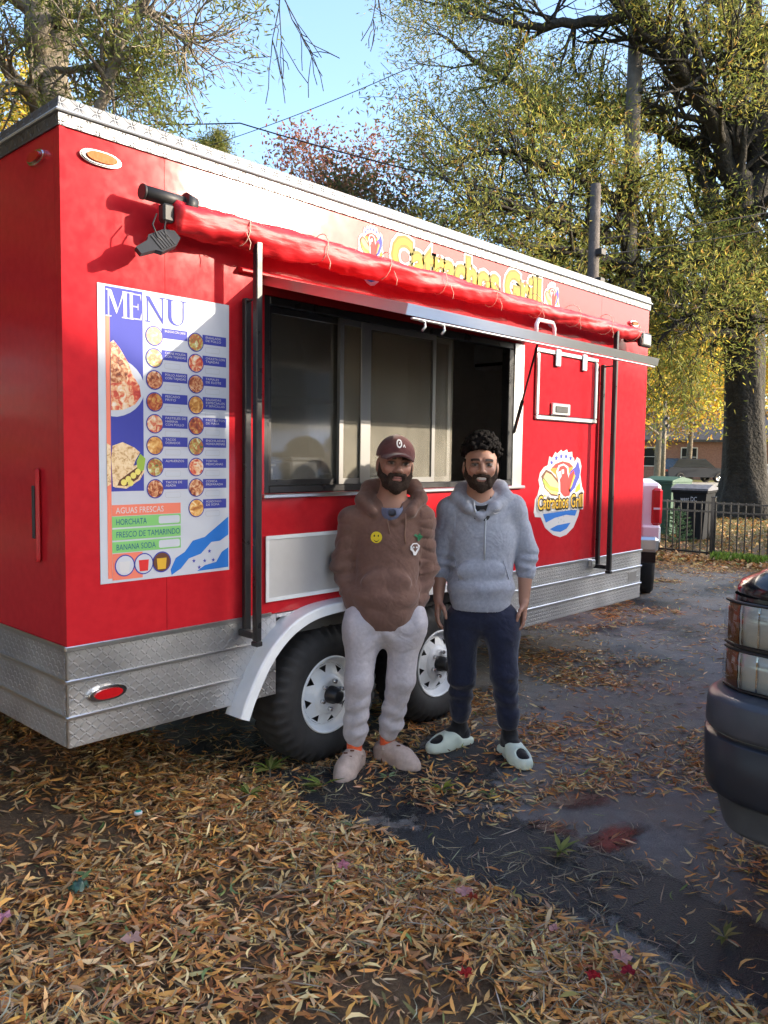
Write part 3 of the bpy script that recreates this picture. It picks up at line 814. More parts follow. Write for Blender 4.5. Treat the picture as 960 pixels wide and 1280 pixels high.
MB().cyl((0.285, -0.095, 2.575), (0.50, -0.095, 2.572), 0.027, 16).cyl((0.275, -0.095, 2.575), (0.284, -0.095, 2.575), 0.030, 16).build('roller_end', 'black_plastic', aw)
MB().tube([(0.455, -0.10, 2.572), (0.5, -0.10, 2.56)], 0.045, 14).build('roller_collar', 'black_plastic', aw)
MB().box((0.35, -0.13, 2.475), (0.40, -0.085, 2.546), 0.008).build('roller_bracket', 'black_plastic', aw)
pm('string', (0.6, 0.45, 0.35), rough=0.8)
for k in range(9):
    x = 0.48 + 0.23 + k * 0.46 - 0.0
    pts = []
    for q in range(15):
        w = 2 * math.pi * q / 14
        pts.append((x + 0.03 * math.sin(w * 0.5 + k), -0.105 + 0.064 * math.cos(w), 2.528 + 0.073 * math.sin(w)))
    s_ = MB().tube(pts, 0.0022, 5, cap=False)
    s_.tube([(x + .01, -0.165, 2.50), (x + .03, -0.17, 2.46), (x + .025, -0.168, 2.43)], 0.002, 5)
    s_.build('tie_string', 'string', aw)
def arm(x):
    a_ = MB().box((x - .016, -0.150, 0.745), (x + .016, -0.118, 2.515), 0.004).build('awning_arm', 'black_metal', tr)
    MB().box((x + .008, -0.040, 0.760), (x + .042, -0.012, 2.26), 0.004).build('wall_channel', 'black_metal', a_)
    MB().box((x - .014, -0.116, 0.752), (x + .03, -0.014, 0.782), 0.004).box((x - .018, -0.155, 0.722), (x + .018, -0.112, 0.744), 0.004).build('foot_bracket', 'black_metal', a_)
    MB().cyl((x, -0.116, 2.245), (x + .022, -0.030, 2.245), 0.006, 8).build('link', 'black_metal', a_)
arm(0.805); arm(4.075)
MB().box((4.00, -0.035, 0.765), (4.06, -0.003, 0.82), 0.006).build('foot_block', 'alu', tr)
# ---- flood lamps
fl_ = MB()
a0, a1 = np.array([0.225, -0.15, 2.330]), np.array([0.40, -0.14, 2.425])
dx = (a1 - a0) / np.linalg.norm(a1 - a0); nn = np.array([0.25, -0.75, 0.6]); nn = nn - dx * (nn @ dx); nn /= np.linalg.norm(nn); sv = np.cross(dx, nn)
LAMP = lambda u, v, h: tuple(a0 + dx * u + sv * v + nn * h)
fl_.prism([(0.0, -.016), (0.065, -.024), (0.085, -.042), (0.16, -.040), (0.20, -.018), (0.20, .018), (0.16, .040), (0.085, .042), (0.065, .024), (0.0, .016)], LAMP, -0.012, 0.010)
fo = fl_.build('solar_lamp', 'black_plastic', tr)
for k in range(6):
    MB().prism([(0.088 + .013 * k, -.034), (0.097 + .013 * k, -.034), (0.097 + .013 * k, .034), (0.088 + .013 * k, .034)], LAMP, 0.0105, 0.0135).build('cell_strip', 'dark_steel', fo)
MB().tube([(0.375, -0.11, 2.50), (0.352, -0.13, 2.45), (0.345, -0.15, 2.41), (0.36, -0.155, 2.40)], 0.0035, 6).tube([(0.33, -0.11, 2.50), (0.30, -0.13, 2.45), (0.31, -0.15, 2.40), (0.345, -0.155, 2.385)], 0.0035, 6).build('cable', 'black_plastic', fo)
fo = MB().box((4.44, -0.155, 2.425), (4.61, -0.115, 2.535), 0.012).box((4.40, -0.11, 2.46), (4.46, -0.02, 2.50), 0.01).build('flood_lamp', 'black_plastic', tr)
pm('lamp_glass', (0.10, 0.10, 0.10), rough=0.1, coat=0.5)
MB().box((4.458, -0.1595, 2.441), (4.592, -0.1555, 2.519), 0.003).build('lamp_face', 'lamp_glass', fo)
# ---- fender and wheels
half = [(0.745, 0.395), (0.775, 0.465), (0.815, 0.54), (0.865, 0.62), (0.93, 0.695), (1.01, 0.76), (1.10, 0.805), (1.20, 0.833), (1.32, 0.845)]
path = half + [(1.45, 0.848), (1.60, 0.849), (1.80, 0.850), (2.00, 0.849), (2.15, 0.848)] + [(3.60 - x, z) for x, z in half[::-1]]
P2 = np.array(path); Q2 = []
for i in range(len(P2) - 1):
    a, b_, c, d = P2[max(i - 1, 0)], P2[i], P2[i + 1], P2[min(i + 2, len(P2) - 1)]
    for t in np.linspace(0, 1, 4, endpoint=False): Q2.append(.5 * ((2 * b_) + (c - a) * t + (2 * a - 5 * b_ + 4 * c - d) * t * t + (3 * b_ - a - 3 * c + d) * t ** 3))
Q2.append(P2[-1]); P2 = np.array(Q2)
tg = np.gradient(P2, axis=0); tg /= np.linalg.norm(tg, axis=1)[:, None]; nr2 = np.stack([-tg[:, 1], tg[:, 0]], 1)
fm = MB()
strips = [[(0.018, 0.0), (-0.088, -0.002)], [(-0.088, -0.002), (-0.094, -0.004), (-0.097, -0.009)], [(-0.097, -0.009), (-0.099, -0.050)], [(-0.099, -0.050), (-0.093, -0.051)], [(-0.093, -0.051), (-0.091, -0.013), (0.018, -0.012)]]
for prof in strips:
    k = len(prof)
    vs = [(p[0] + q[0] * o, y, p[1] + q[1] * o) for p, q in zip(P2, nr2) for (y, o) in prof]
    fm.add(vs, [(i * k + j, i * k + j + 1, (i + 1) * k + j + 1, (i + 1) * k + j) for i in range(len(P2) - 1) for j in range(k - 1)], True)
for e in (0, -1):
    p, q = P2[e], nr2[e]
    fm.add([(p[0] + q[0] * o, y, p[1] + q[1] * o) for y, o in ((0.018, 0), (-0.094, -.004), (-0.099, -.05), (-0.093, -.051), (-0.091, -.013), (0.018, -.012))], [(0, 1, 2, 3, 4, 5)])
fd_ = fm.build('fender', 'white_paint', tr)
# plate between fender and skirt
pts = [(x, z) for x, z in path if z > 0.55]
MB().box((1.025, -0.003, 0.80), (2.615, 0.02, 0.818)).build('fender_flange', 'tread_plate', tr)
def wheel(x, y0, s):
    c = (x, y0, 0.352)
    n = 120; R_ = 0.358
    prof = [(0.192, 0.004), (0.215, -0.012), (0.262, -0.020), (0.305, -0.014), (0.330, 0.000), (0.350, 0.016), (R_, 0.040), (R_ + .002, 0.11), (R_, 0.18), (0.350, 0.204), (0.305, 0.234), (0.215, 0.232), (0.192, 0.216)]
    vs = []; fs = []
    for i, (r, h) in enumerate(prof):
        for q in range(n):
            w = 2 * math.pi * (q + (0.35 if i in (6,) else 0)) / n
            rr = r - (0.017 if (i in (4, 5, 6, 8, 9) and q % 3 == 0) else 0)
            z = 0.352 + rr * math.sin(w)
            vs.append((x + rr * math.cos(w), y0 + s * h, max(z, 0.010)))
    for i in range(len(prof) - 1):
        for q in range(n): fs.append((i * n + q, i * n + (q + 1) % n, (i + 1) * n + (q + 1) % n, (i + 1) * n + q))
    w_ = MB().add(vs, fs, True).build('wheel', 'rubber', tr)
    rim = MB()
    pf = [(0.200, -0.002), (0.197, -0.008), (0.190, -0.008), (0.184, 0.012), (0.176, 0.030), (0.168, 0.040)]
    rim.lathe([(r, s * h) for r, h in pf], c, 'y', 64)
    pol = lambda r, a, h: (x + r * math.cos(a), y0 + s * h, 0.352 + r * math.sin(a))
    for q in range(8):
        a = 2 * math.pi * q / 8 + 0.2; A, B = R(22.5), R(9.5)
        hA, hB = 0.012, 0.034
        hh = lambda r: 0.012 + (r - 0.105) / 0.05 * 0.022
        v_ = [pol(.105, a - A, hA), pol(.105, a, hA), pol(.105, a + A, hA), pol(.157, a - A, hB), pol(.157, a - B, hB), pol(.157, a + B, hB), pol(.157, a + A, hB), pol(.117, a, hh(.117)), pol(.150, a - B, hh(.150)), pol(.150, a + B, hh(.150))]
        rim.add(v_, [(0, 1, 7, 8, 4, 3), (1, 2, 6, 5, 9, 7), (4, 8, 9, 5)])
        for a1_, a2_ in ((a - A, a), (a, a + A)):
            pass
    rim.lathe([(0.105, s * .012), (0.095, s * .002), (0.085, s * -.004), (0.05, s * -.004), (0.045, 0.0)], c, 'y', 32)
    rim.lathe([(0.168, s * .040), (0.157, s * .034)], c, 'y', 64)
    rim.build('rim', 'white_paint', w_)
    MB().lathe([(0.045, s * .0), (0.043, s * -.03), (0.036, s * -.036), (0.034, s * -.062), (0.026, s * -.066), (0.0005, s * -.066)], c, 'y', 24).build('hub', 'black_metal', w_)
    lg = MB()
    for q in range(6):
        a = 2 * math.pi * q / 6 + .3; cc = pol(0.07, a, -0.004)
        MB().cyl(cc, (cc[0], cc[1] - s * 0.022, cc[2]), 0.011, 6).build('lug_nut', 'chrome', w_)
    MB().lathe([(0.19, s * .07), (0.0005, s * .07)], c, 'y', 32).lathe([(0.192, s * .216), (0.185, s * .06)], c, 'y', 32).build('brake_drum', 'dark_steel', w_)
wheel(1.385, 0.0, 1); wheel(2.265, 0.0, 1)
wheel(1.385, TW, -1); wheel(2.265, TW, -1)
uc = MB()
for y in (0.42, TW - 0.42): uc.box((0.05, y - .04, 0.55), (TL - .05, y + .04, 0.69))
for x in (0.3, 0.9, 1.8, 2.8, 3.6, 4.5): uc.box((x - .03, 0.05, 0.60), (x + .03, TW - .05, 0.695))
for x in (1.385, 2.265): uc.cyl((x, 0.2, 0.352), (x, TW - .2, 0.352), 0.04, 12)
uc.build('chassis', 'dark_steel', tr)
MB().box((0.98, 0.24, 0.36), (2.64, 0.26, 0.70)).build('wheel_well', 'dark_steel', tr)
tg_ = MB()
for s in (-1, 1): tg_.tube([(TL - .1, TW / 2 + s * 0.8, 0.56), (TL + .98, TW / 2 + s * 0.06, 0.56)], 0.045, 8)
tg_.box((TL + .9, TW / 2 - .05, .54), (TL + 1.15, TW / 2 + .05, .63), 0.02)
tg_.build('tongue', 'dark_steel', tr)
MB().prism([(4.66, 0.585), (4.80, 0.585), (4.80, 0.66), (4.66, 0.66)], SIDE, 0.0045, 0.0065).build('plate_patch', 'alu', tr)

# ============================================================ lettering and pictures on the trailer
for nm, c in (('ink_white', (0.56, 0.56, 0.58)), ('ink_blue', (0.045, 0.055, 0.33)), ('ink_royal', (0.02, 0.16, 0.55)), ('ink_black', (0.015, 0.013, 0.012)), ('ink_yellow', (0.64, 0.38, 0.035)), ('ink_orange', (0.80, 0.22, 0.03)), ('ink_red', (0.62, 0.03, 0.03)), ('ink_green', (0.20, 0.50, 0.16)), ('ink_teal', (0.02, 0.10, 0.20)), ('ink_salmon', (0.75, 0.20, 0.13)), ('ink_tan', (0.62, 0.40, 0.20)), ('ink_leaf', (0.28, 0.42, 0.06)), ('ink_grey', (0.40, 0.42, 0.46)), ('ink_brown', (0.12, 0.05, 0.03)), ('ink_olive', (0.20, 0.17, 0.03)), ('ink_violet', (0.16, 0.12, 0.46)), ('ink_gold', (0.72, 0.62, 0.16))):
    pm(nm, c, rough=0.6, spec=0.3, var=(3, 0.05))
pm('poster_paper', (0.50, 0.53, 0.60), rough=0.55, spec=0.3, var=(5, 0.04))
def food_mat(name, stops, scale):
    m, nt, b = new_mat(name)
    tc = N(nt, 'ShaderNodeTexCoord').outputs['Object']
    vo = N(nt, 'ShaderNodeTexVoronoi', {'Vector': tc, 'Scale': scale})
    no = N(nt, 'ShaderNodeTexNoise', {'Vector': tc, 'Scale': scale * .8, 'Detail': 5.0, 'Distortion': 1.2})
    sepc = N(nt, 'ShaderNodeSeparateColor', {0: vo.outputs['Color']})
    f = M2(nt, 'ADD', M2(nt, 'MULTIPLY', sepc.outputs[0], 0.22), M2(nt, 'MULTIPLY_ADD', no.outputs[0], 1.5, -0.36))
    nt.links.new(ramp(nt, f, stops), b.inputs['Base Color'])
    b.inputs['Roughness'].default_value = 0.35
food_mat('print_meat', [(0.2, (0.10, 0.02, 0.012)), (0.4, (0.36, 0.08, 0.03)), (0.6, (0.60, 0.30, 0.14)), (0.85, (0.75, 0.62, 0.45))], 60)
food_mat('print_fry', [(0.2, (0.32, 0.10, 0.03)), (0.45, (0.62, 0.28, 0.06)), (0.7, (0.78, 0.52, 0.20)), (0.9, (0.8, 0.72, 0.55))], 45)
food_mat('print_salad', [(0.2, (0.09, 0.16, 0.03)), (0.4, (0.45, 0.10, 0.04)), (0.6, (0.40, 0.40, 0.10)), (0.85, (0.72, 0.70, 0.55))], 55)
food_mat('print_soup', [(0.2, (0.16, 0.025, 0.02)), (0.5, (0.45, 0.09, 0.03)), (0.8, (0.65, 0.45, 0.12))], 50)
food_mat('print_plate', [(0.2, (0.42, 0.03, 0.03)), (0.42, (0.62, 0.10, 0.05)), (0.58, (0.74, 0.48, 0.26)), (0.8, (0.78, 0.70, 0.62))], 38)
food_mat('print_tortilla', [(0.25, (0.45, 0.25, 0.10)), (0.45, (0.72, 0.52, 0.30)), (0.8, (0.80, 0.64, 0.42))], 70)
def prt(parent, name, mat, poly, h, fr=SIDE): return MB().flat(poly, fr, h).build(name, mat, parent)
def rect(x0, z0, x1, z1): return [(x0, z0), (x1, z0), (x1, z1), (x0, z1)]
def rrect(x0, z0, x1, z1, r):
    o = []
    for cx, cz, a in ((x1 - r, z1 - r, 0), (x0 + r, z1 - r, 90), (x0 + r, z0 + r, 180), (x1 - r, z0 + r, 270)):
        for k in range(5): o.append((cx + r * math.cos(R(a + 22.5 * k)), cz + r * math.sin(R(a + 22.5 * k))))
    return o
def disc(cx, cz, r, n=26, ry=None): return [(cx + r * math.cos(2 * math.pi * k / n), cz + (ry or r) * math.sin(2 * math.pi * k / n)) for k in range(n)]
def star(cx, cz, r): return [(cx + (r if k % 2 == 0 else r * .42) * math.sin(math.pi * k / 5), cz + (r if k % 2 == 0 else r * .42) * math.cos(math.pi * k / 5)) for k in range(10)]
poster = MB().box((0.137, -0.0035, 1.056), (0.750, -0.0008, 2.222)).build('menu_poster', 'poster_paper', tr)
H0 = 0.0042
prt(poster, 'picture_column', 'ink_blue', rect(0.168, 1.420, 0.329, 2.214), H0)
prt(poster, 'stripe', 'ink_salmon', rect(0.168, 1.075, 0.186, 2.10), H0 + .0003)
prt(poster, 'stripe', 'ink_salmon', rect(0.187, 1.066, 0.32, 1.172), H0 + .0003)
# the word across the head of the poster, in cut serif letters
def serif(ch):
    S, W = 0.16, 0.5
    sf = lambda x, y, w=.34: rect(x - w / 2, y - .02, x + w / 2, y + .02)
    if ch == 'M': return [rect(.10, .02, .15, .98), rect(.80, .02, .95, .98), [(.08, .98), (.26, .98), (.55, .28), (.48, .12)], [(.48, .12), (.55, .28), (.86, .98), (.78, .98)], sf(.12, .02, .26), sf(.87, .02, .3), sf(.12, .98, .22), sf(.88, .98, .26)], 1.0
    if ch == 'E': return [rect(.12, .02, .28, .98), rect(.28, .94, .72, .98), rect(.28, .02, .74, .06), rect(.28, .48, .56, .52), rect(.54, .38, .57, .62), [(.66, .98), (.72, .98), (.72, .72)], [(.74, .30), (.74, .02), (.66, .02)], sf(.18, .02, .26), sf(.18, .98, .26)], .82
    if ch == 'N': return [rect(.12, .02, .17, .98), rect(.78, .0, .83, .98), [(.06, .98), (.24, .98), (.83, .10), (.80, .0)], sf(.14, .02, .26), sf(.80, .98, .26)], .95
    out = [(.12 + .0, .98)] 
    arc = [(.12, .98), (.12, .35)] + [(.48 - .36 * math.cos(R(a)), .33 - .33 * math.sin(R(a))) for a in range(10, 180, 20)] + [(.84, .35), (.84, .98), (.79, .98), (.79, .35)] + [(.535 + .255 * math.cos(R(a)), .33 - .285 * math.sin(R(a))) for a in range(10, 180, 20)] + [(.28, .36), (.28, .98)]
    return [arc, sf(.20, .98, .34), sf(.81, .98, .26)], .95
cx = 0.170; bl = 2.100; hh_ = 0.104
for i, ch in enumerate('MENU'):
    polys, wd = serif(ch); mb = MB(); sx = {'M': 0.094, 'E': 0.082}.get(ch, 0.104)
    for j, pl_ in enumerate(polys): mb.flat([(cx + u * sx, bl + v_ * hh_) for u, v_ in pl_], SIDE, H0 + .0008 + .00012 * j)
    mb.build('title_letter', 'ink_white' if i < 2 else 'ink_blue', poster)
    cx += wd * sx * 0.985 if i != 1 else wd * sx * 1.08
# plate of food and the taco on the picture column
prt(poster, 'food_plate', 'poster_paper', [(0.187, 1.715)] + [(0.187 + .147 * math.sin(R(a)), 1.83 - .118 * math.cos(R(a))) for a in range(10, 160, 12)] + [(0.187, 1.955)], H0 + .0012)
prt(poster, 'food_picture', 'print_plate', [(0.187, 1.738), (0.24, 1.742), (0.29, 1.765), (0.318, 1.80), (0.312, 1.84), (0.28, 1.885), (0.262, 1.93), (0.225, 1.985), (0.20, 2.01), (0.187, 2.0)], H0 + .0018)
prt(poster, 'food_picture', 'print_meat', [(0.187, 1.85), (0.215, 1.845), (0.255, 1.862), (0.262, 1.90), (0.24, 1.935), (0.205, 1.955), (0.187, 1.95)], H0 + .0024)
prt(poster, 'food_picture', 'print_tortilla', [(0.192, 1.44), (0.186, 1.55), (0.192, 1.60), (0.235, 1.615), (0.285, 1.595), (0.312, 1.575), (0.292, 1.545), (0.275, 1.505), (0.235, 1.475), (0.205, 1.435)], H0 + .0016)
prt(poster, 'food_picture', 'print_tortilla', [(0.168, 1.44), (0.184, 1.45), (0.184, 1.60), (0.168, 1.61)], H0 + .0018)
prt(poster, 'food_picture', 'print_tortilla', [(0.20, 1.436), (0.25, 1.43), (0.31, 1.465), (0.332, 1.50), (0.31, 1.53), (0.28, 1.52), (0.24, 1.49)], H0 + .0021)
prt(poster, 'food_picture', 'ink_brown', [(0.21, 1.443), (0.25, 1.44), (0.30, 1.468), (0.322, 1.50), (0.30, 1.518), (0.25, 1.485), (0.22, 1.465)], H0 + .0025)
prt(poster, 'food_picture', 'ink_leaf', [(0.30, 1.49), (0.328, 1.505), (0.335, 1.55), (0.312, 1.57), (0.295, 1.54)], H0 + .0028)
for (x, z) in ((0.238, 1.455), (0.258, 1.468), (0.280, 1.482), (0.300, 1.497), (0.268, 1.452)): prt(poster, 'food_picture', 'ink_gold', disc(x, z, .013, 9), H0 + .0032)
LEFT = ['BALEADAS CON CARNE', 'CARNE MOLIDA|CON TAJADAS', 'POLLO ASADO|CON TAJADAS', 'PESCADO|FRITO', 'PASTELES DE|HARINA|CON POLLO', 'TACOS|DORADOS', 'ALMUERZOS', 'TACOS DE|ASADA']
RIGHT = ['ENSALADA|DE POLLO', 'CHULETA CON|TAJADAS', 'TAMALES|DE ELOTE', 'BALEADAS|ESPECIALES|Y SENCILLAS', 'PASTELITOS|DE MASA', 'ENCHILADAS|HONDURENAS', 'TORTAS|MEXICANAS', 'COMIDA|PREPARADA', 'MONDONGO|DE SOPA']
FM = ['print_fry', 'print_salad', 'print_meat', 'print_soup', 'print_plate']
def item(cx, z, body, k):
    prt(poster, 'caption_bar', 'ink_violet' if False else 'ink_blue', rect(cx + .034, z - .004 - (.012 if body.count('|') > 1 else 0), cx + .156, z + .036), H0 + .0002)
    d = prt(poster, 'picture_ring', 'ink_blue', disc(cx, z, 0.040), H0 + .0010)
    prt(poster, 'food_picture', FM[k % 5], disc(cx, z, 0.0355), H0 + .0016)
    lines = body.split('|'); t = MB()
    for j, ln in enumerate(lines): text_on(t, ln, 0.0135, SIDE, cx + .049, z + .021 - j * .0135, H0 + .0007, width=min(.098, .0098 * len(ln)))
    t.build('caption', 'ink_white', poster)
    zb = z - .027 - (.012 if body.count('|') > 1 else 0)
    prt(poster, 'price_box', 'ink_grey', rrect(cx + .047, zb - .012, cx + .122, zb + .012, .008), H0 + .0002)
    prt(poster, 'price_box', 'poster_paper', rrect(cx + .0485, zb - .0105, cx + .1205, zb + .0105, .007), H0 + .0006)
for k, b_ in enumerate(LEFT): item(0.380, 2.047 - k * 0.0886, b_, k)
for k, b_ in enumerate(RIGHT): item(0.578, 2.043 - k * 0.0879, b_, k * 3 + 1)
# drinks
prt(poster, 'drink_bar', 'ink_salmon', rect(0.187, 1.322, 0.500, 1.366), H0 + .0005)
text_on(MB(), 'AGUAS FRESCAS', 0.034, SIDE, 0.203, 1.332, H0 + .0011, width=0.215).build('drink_name', 'ink_white', poster)
for k, (nm, wd) in enumerate((('HORCHATA', .135), ('FRESCO DE TAMARINDO', .29), ('BANANA SODA', .175))):
    z = 1.276 - k * 0.0505
    prt(poster, 'drink_bar', 'ink_green', rect(0.187, z, 0.500, z + .044), H0 + .0005)
    text_on(MB(), nm, 0.034, SIDE, 0.203, z + .010, H0 + .0012, width=wd).build('drink_name', 'ink_teal', poster)
    x0 = 0.395 if k != 1 else 0.502
    prt(poster, 'price_box', 'poster_paper', rrect(x0, z + .006, x0 + .10, z + .038, .008), H0 + .0009)
prt(poster, 'flag_wave', 'ink_royal', [(0.745, 1.295), (0.745, 1.215), (0.70, 1.19), (0.655, 1.188), (0.60, 1.14), (0.54, 1.125), (0.50, 1.085), (0.455, 1.062), (0.45, 1.085), (0.475, 1.132), (0.52, 1.155), (0.56, 1.20), (0.62, 1.212)], H0 + .0003)
prt(poster, 'flag_wave', 'ink_royal', [(0.745, 1.158), (0.745, 1.070), (0.58, 1.066), (0.62, 1.088), (0.68, 1.098), (0.71, 1.14)], H0 + .0003)
for x, z in ((0.565, 1.112), (0.62, 1.108), (0.645, 1.148), (0.665, 1.108), (0.592, 1.082)): prt(poster, 'star', 'ink_blue', star(x, z, .010), H0 + .0003)
for x, fm in ((0.240, 'ink_grey'), (0.325, 'ink_salmon'), (0.408, 'ink_brown')):
    prt(poster, 'picture_ring', 'ink_blue', disc(x, 1.122, .044), H0 + .0014)
    prt(poster, 'drink_picture', {'ink_grey': 'poster_paper'}.get(fm, fm) if fm != 'ink_salmon' else 'poster_paper', disc(x, 1.122, .039), H0 + .002)
    prt(poster, 'drink_picture', {'ink_grey': 'ink_white', 'ink_salmon': 'ink_red', 'ink_brown': 'ink_yellow'}[fm], [(x - .02, 1.092), (x + .018, 1.092), (x + .022, 1.138), (x - .024, 1.138)], H0 + .0026)

# emblem: traced in its own grid, gx 75..635, gy 190..1185
def emblem(parent_name, u0, v1, su, sv, simple=False):
    mp = lambda pts: [(u0 + (x - 75) / 560 * su, v1 - (y - 190) / 995 * sv) for x, y in pts]
    base = MB().prism(mp([(75, 880), (85, 740), (110, 690), (130, 600), (115, 530), (130, 450), (170, 390), (210, 370), (225, 270), (255, 290), (290, 220), (310, 240), (355, 195), (370, 220), (420, 190), (430, 225), (480, 215), (485, 270), (505, 290), (510, 340), (540, 275), (575, 300), (595, 380), (585, 480), (610, 620), (635, 680), (625, 870), (590, 890), (575, 960), (520, 1090), (440, 1165), (370, 1185), (290, 1150), (200, 1060), (150, 940), (90, 930)]), SIDE, 0.0005, 0.002).build(parent_name, 'ink_white', tr)
    h = 0.0026
    def a(nm, mt, pts, lvl): prt(base, nm, mt, mp(pts), h + .0005 * lvl)
    a('emblem_sun', 'ink_orange', [(235, 420), (290, 355), (370, 322), (450, 340), (500, 390), (480, 430), (440, 480), (430, 580), (330, 580), (300, 480)], 0)
    a('emblem_sun', 'ink_red', [(250, 400), (300, 350), (370, 325), (445, 342), (490, 385), (440, 400), (360, 390), (300, 400)], 1)
    a('emblem_taco', 'ink_brown', [(140, 490), (190, 415), (250, 445), (335, 545), (350, 640), (340, 722), (255, 705), (180, 620)], 1)
    a('emblem_taco', 'ink_tan', [(165, 500), (195, 445), (250, 475), (325, 570), (335, 630), (240, 600)], 2)
    a('emblem_taco', 'ink_leaf', [(160, 510), (235, 600), (335, 635), (335, 660), (240, 640), (165, 560)], 3)
    a('emblem_taco', 'ink_gold', [(175, 575), (240, 645), (330, 665), (325, 700), (255, 685), (195, 625)], 2)
    a('emblem_bird', 'ink_white', [(300, 440), (325, 370), (380, 350), (435, 385), (445, 470), (475, 560), (490, 660), (470, 730), (390, 740), (335, 670), (330, 560)], 4)
    a('emblem_bird', 'ink_red', [(320, 440), (338, 385), (380, 370), (420, 400), (430, 470), (452, 540), (470, 640), (460, 720), (400, 730), (352, 670), (347, 560), (335, 520)], 5)
    a('emblem_bird', 'ink_grey', [(318, 445), (350, 430), (362, 495), (338, 535), (316, 495)], 6)
    a('emblem_bird', 'ink_white', [(358, 420), (385, 415), (388, 460), (366, 470)], 6)
    a('emblem_wing', 'ink_blue', [(550, 320), (578, 430), (570, 510), (545, 560), (520, 630), (465, 690), (445, 650), (470, 530), (445, 500), (470, 430), (520, 390)], 5)
    a('emblem_wing', 'ink_red', [(445, 490), (500, 425), (512, 480), (475, 600), (448, 645)], 6)
    a('emblem_wing', 'ink_yellow', [(505, 470), (520, 490), (480, 610), (455, 655), (470, 595)], 7)
    a('emblem_corn', 'ink_yellow', [(580, 570), (590, 650), (520, 700), (540, 620)], 2)
    a('emblem_corn', 'ink_yellow', [(160, 670), (200, 710), (150, 730)], 2)
    a('emblem_flag', 'ink_royal', [(170, 905), (560, 880), (535, 955), (430, 935), (300, 960), (205, 1003)], 1)
    a('emblem_flag', 'ink_royal', [(250, 1080), (330, 1045), (485, 1030), (440, 1095), (370, 1125), (300, 1110)], 1)
    for x, y in ((250, 340), (300, 290), (355, 270), (410, 270), (462, 290)): a('emblem_star', 'ink_blue', [(x + (24 if k % 2 == 0 else 10) * math.sin(math.pi * k / 5) * 1.0, y - (24 if k % 2 == 0 else 10) * math.cos(math.pi * k / 5) * 1.6) for k in range(10)], 1)
    for x, y in ((340, 965), (400, 950), (372, 985), (345, 1015), (405, 1010)): a('emblem_star', 'ink_grey', [(x + (9 if k % 2 == 0 else 4) * math.sin(math.pi * k / 5), y - (15 if k % 2 == 0 else 6) * math.cos(math.pi * k / 5)) for k in range(10)], 1)
    x0, z0 = mp([(105, 872)])[0]; wd = mp([(608, 0)])[0][0] - x0
    if not simple:
        for nm, mt, off, lv in (('emblem_lettering', 'ink_white', .012, 8), ('emblem_lettering', 'ink_black', .007, 9.5), ('emblem_lettering', 'ink_yellow', 0.0005, 11)):
            text_on(MB(), 'Catrachos Grill', 0.075, SIDE, x0, z0 + .012, h + .0005 * lv, offset=off, width=wd, height=.093).build(nm, mt, base)
    return base
emblem('emblem_decal', 3.245, 1.632, 0.665, 0.618)
# name over the window, half behind the rolled awning
nd = None
for nm, mt, off, hgt in (('name_decal', 'ink_white', .030, 0.0012), ('lettering', 'ink_olive', .017, 0.0020), ('lettering', 'ink_yellow', 0.003, 0.0028)):
    o = text_on(MB(), 'Catrachos Grill', 0.22, SIDE, 1.80, 2.552, hgt, offset=off, width=1.44, height=0.185).build(nm, mt, tr if nd is None else nd)
    if nd is None: nd = o
emblem('emblem_decal', 1.53, 2.757, 0.215, 0.31, True)
emblem('emblem_decal', 3.285, 2.757, 0.215, 0.31, True)

# things standing inside the trailer
def container(x, y, z, w, d, hgt, mat, lid, label):
    o = empty('food_container', (x, y, z)); tag(o, label, 'container')
    MB().box((x - w / 2, y - d / 2, z), (x + w / 2, y + d / 2, z + hgt), 0.01).build('body', mat, o)
    MB().box((x - w / 2 - .008, y - d / 2 - .008, z + hgt + .001), (x + w / 2 + .008, y + d / 2 + .008, z + hgt + .02), 0.006).build('lid', lid, o)
container(1.30, 0.20, 1.4105, 0.20, 0.2, 0.13, 'white_paint', 'ink_grey', 'white lidded tub on the ledge behind the tinted glass')
container(1.10, 0.22, 1.4105, 0.10, 0.1, 0.10, 'steel', 'steel', 'small steel pot on the ledge behind the tinted glass')

# ============================================================ dark pickup beside the driveway
pm('dark_paint', (0.012, 0.013, 0.016), rough=0.22, coat=0.5, var=(20, 0.2))
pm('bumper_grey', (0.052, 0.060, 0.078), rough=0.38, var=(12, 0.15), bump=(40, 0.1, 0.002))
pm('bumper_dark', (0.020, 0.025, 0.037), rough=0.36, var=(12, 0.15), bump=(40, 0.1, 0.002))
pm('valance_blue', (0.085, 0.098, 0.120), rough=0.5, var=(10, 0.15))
glass_mat('car_glass', (0.08, 0.085, 0.09), 0.08)
pm('lamp_bowl', (0.78, 0.86, 0.92), rough=0.2, metal=0.1, bump=(60, 0.25, 0.006))
pm('amber_reflector', (0.34, 0.13, 0.06), rough=0.2, coat=0.4, bump=(80, 0.4, 0.003))
glass_mat('lamp_cover', (0.86, 0.88, 0.9), 0.06, 0.02)
tk = empty('pickup_truck', (3.95, -2.885, 0))
tag(tk, 'dark pickup truck with stacked headlights and grey bumper beside the driveway', 'pickup truck')
FXF, HW, CY = 1.13, 0.985, -2.885          # front face, half width, centre line
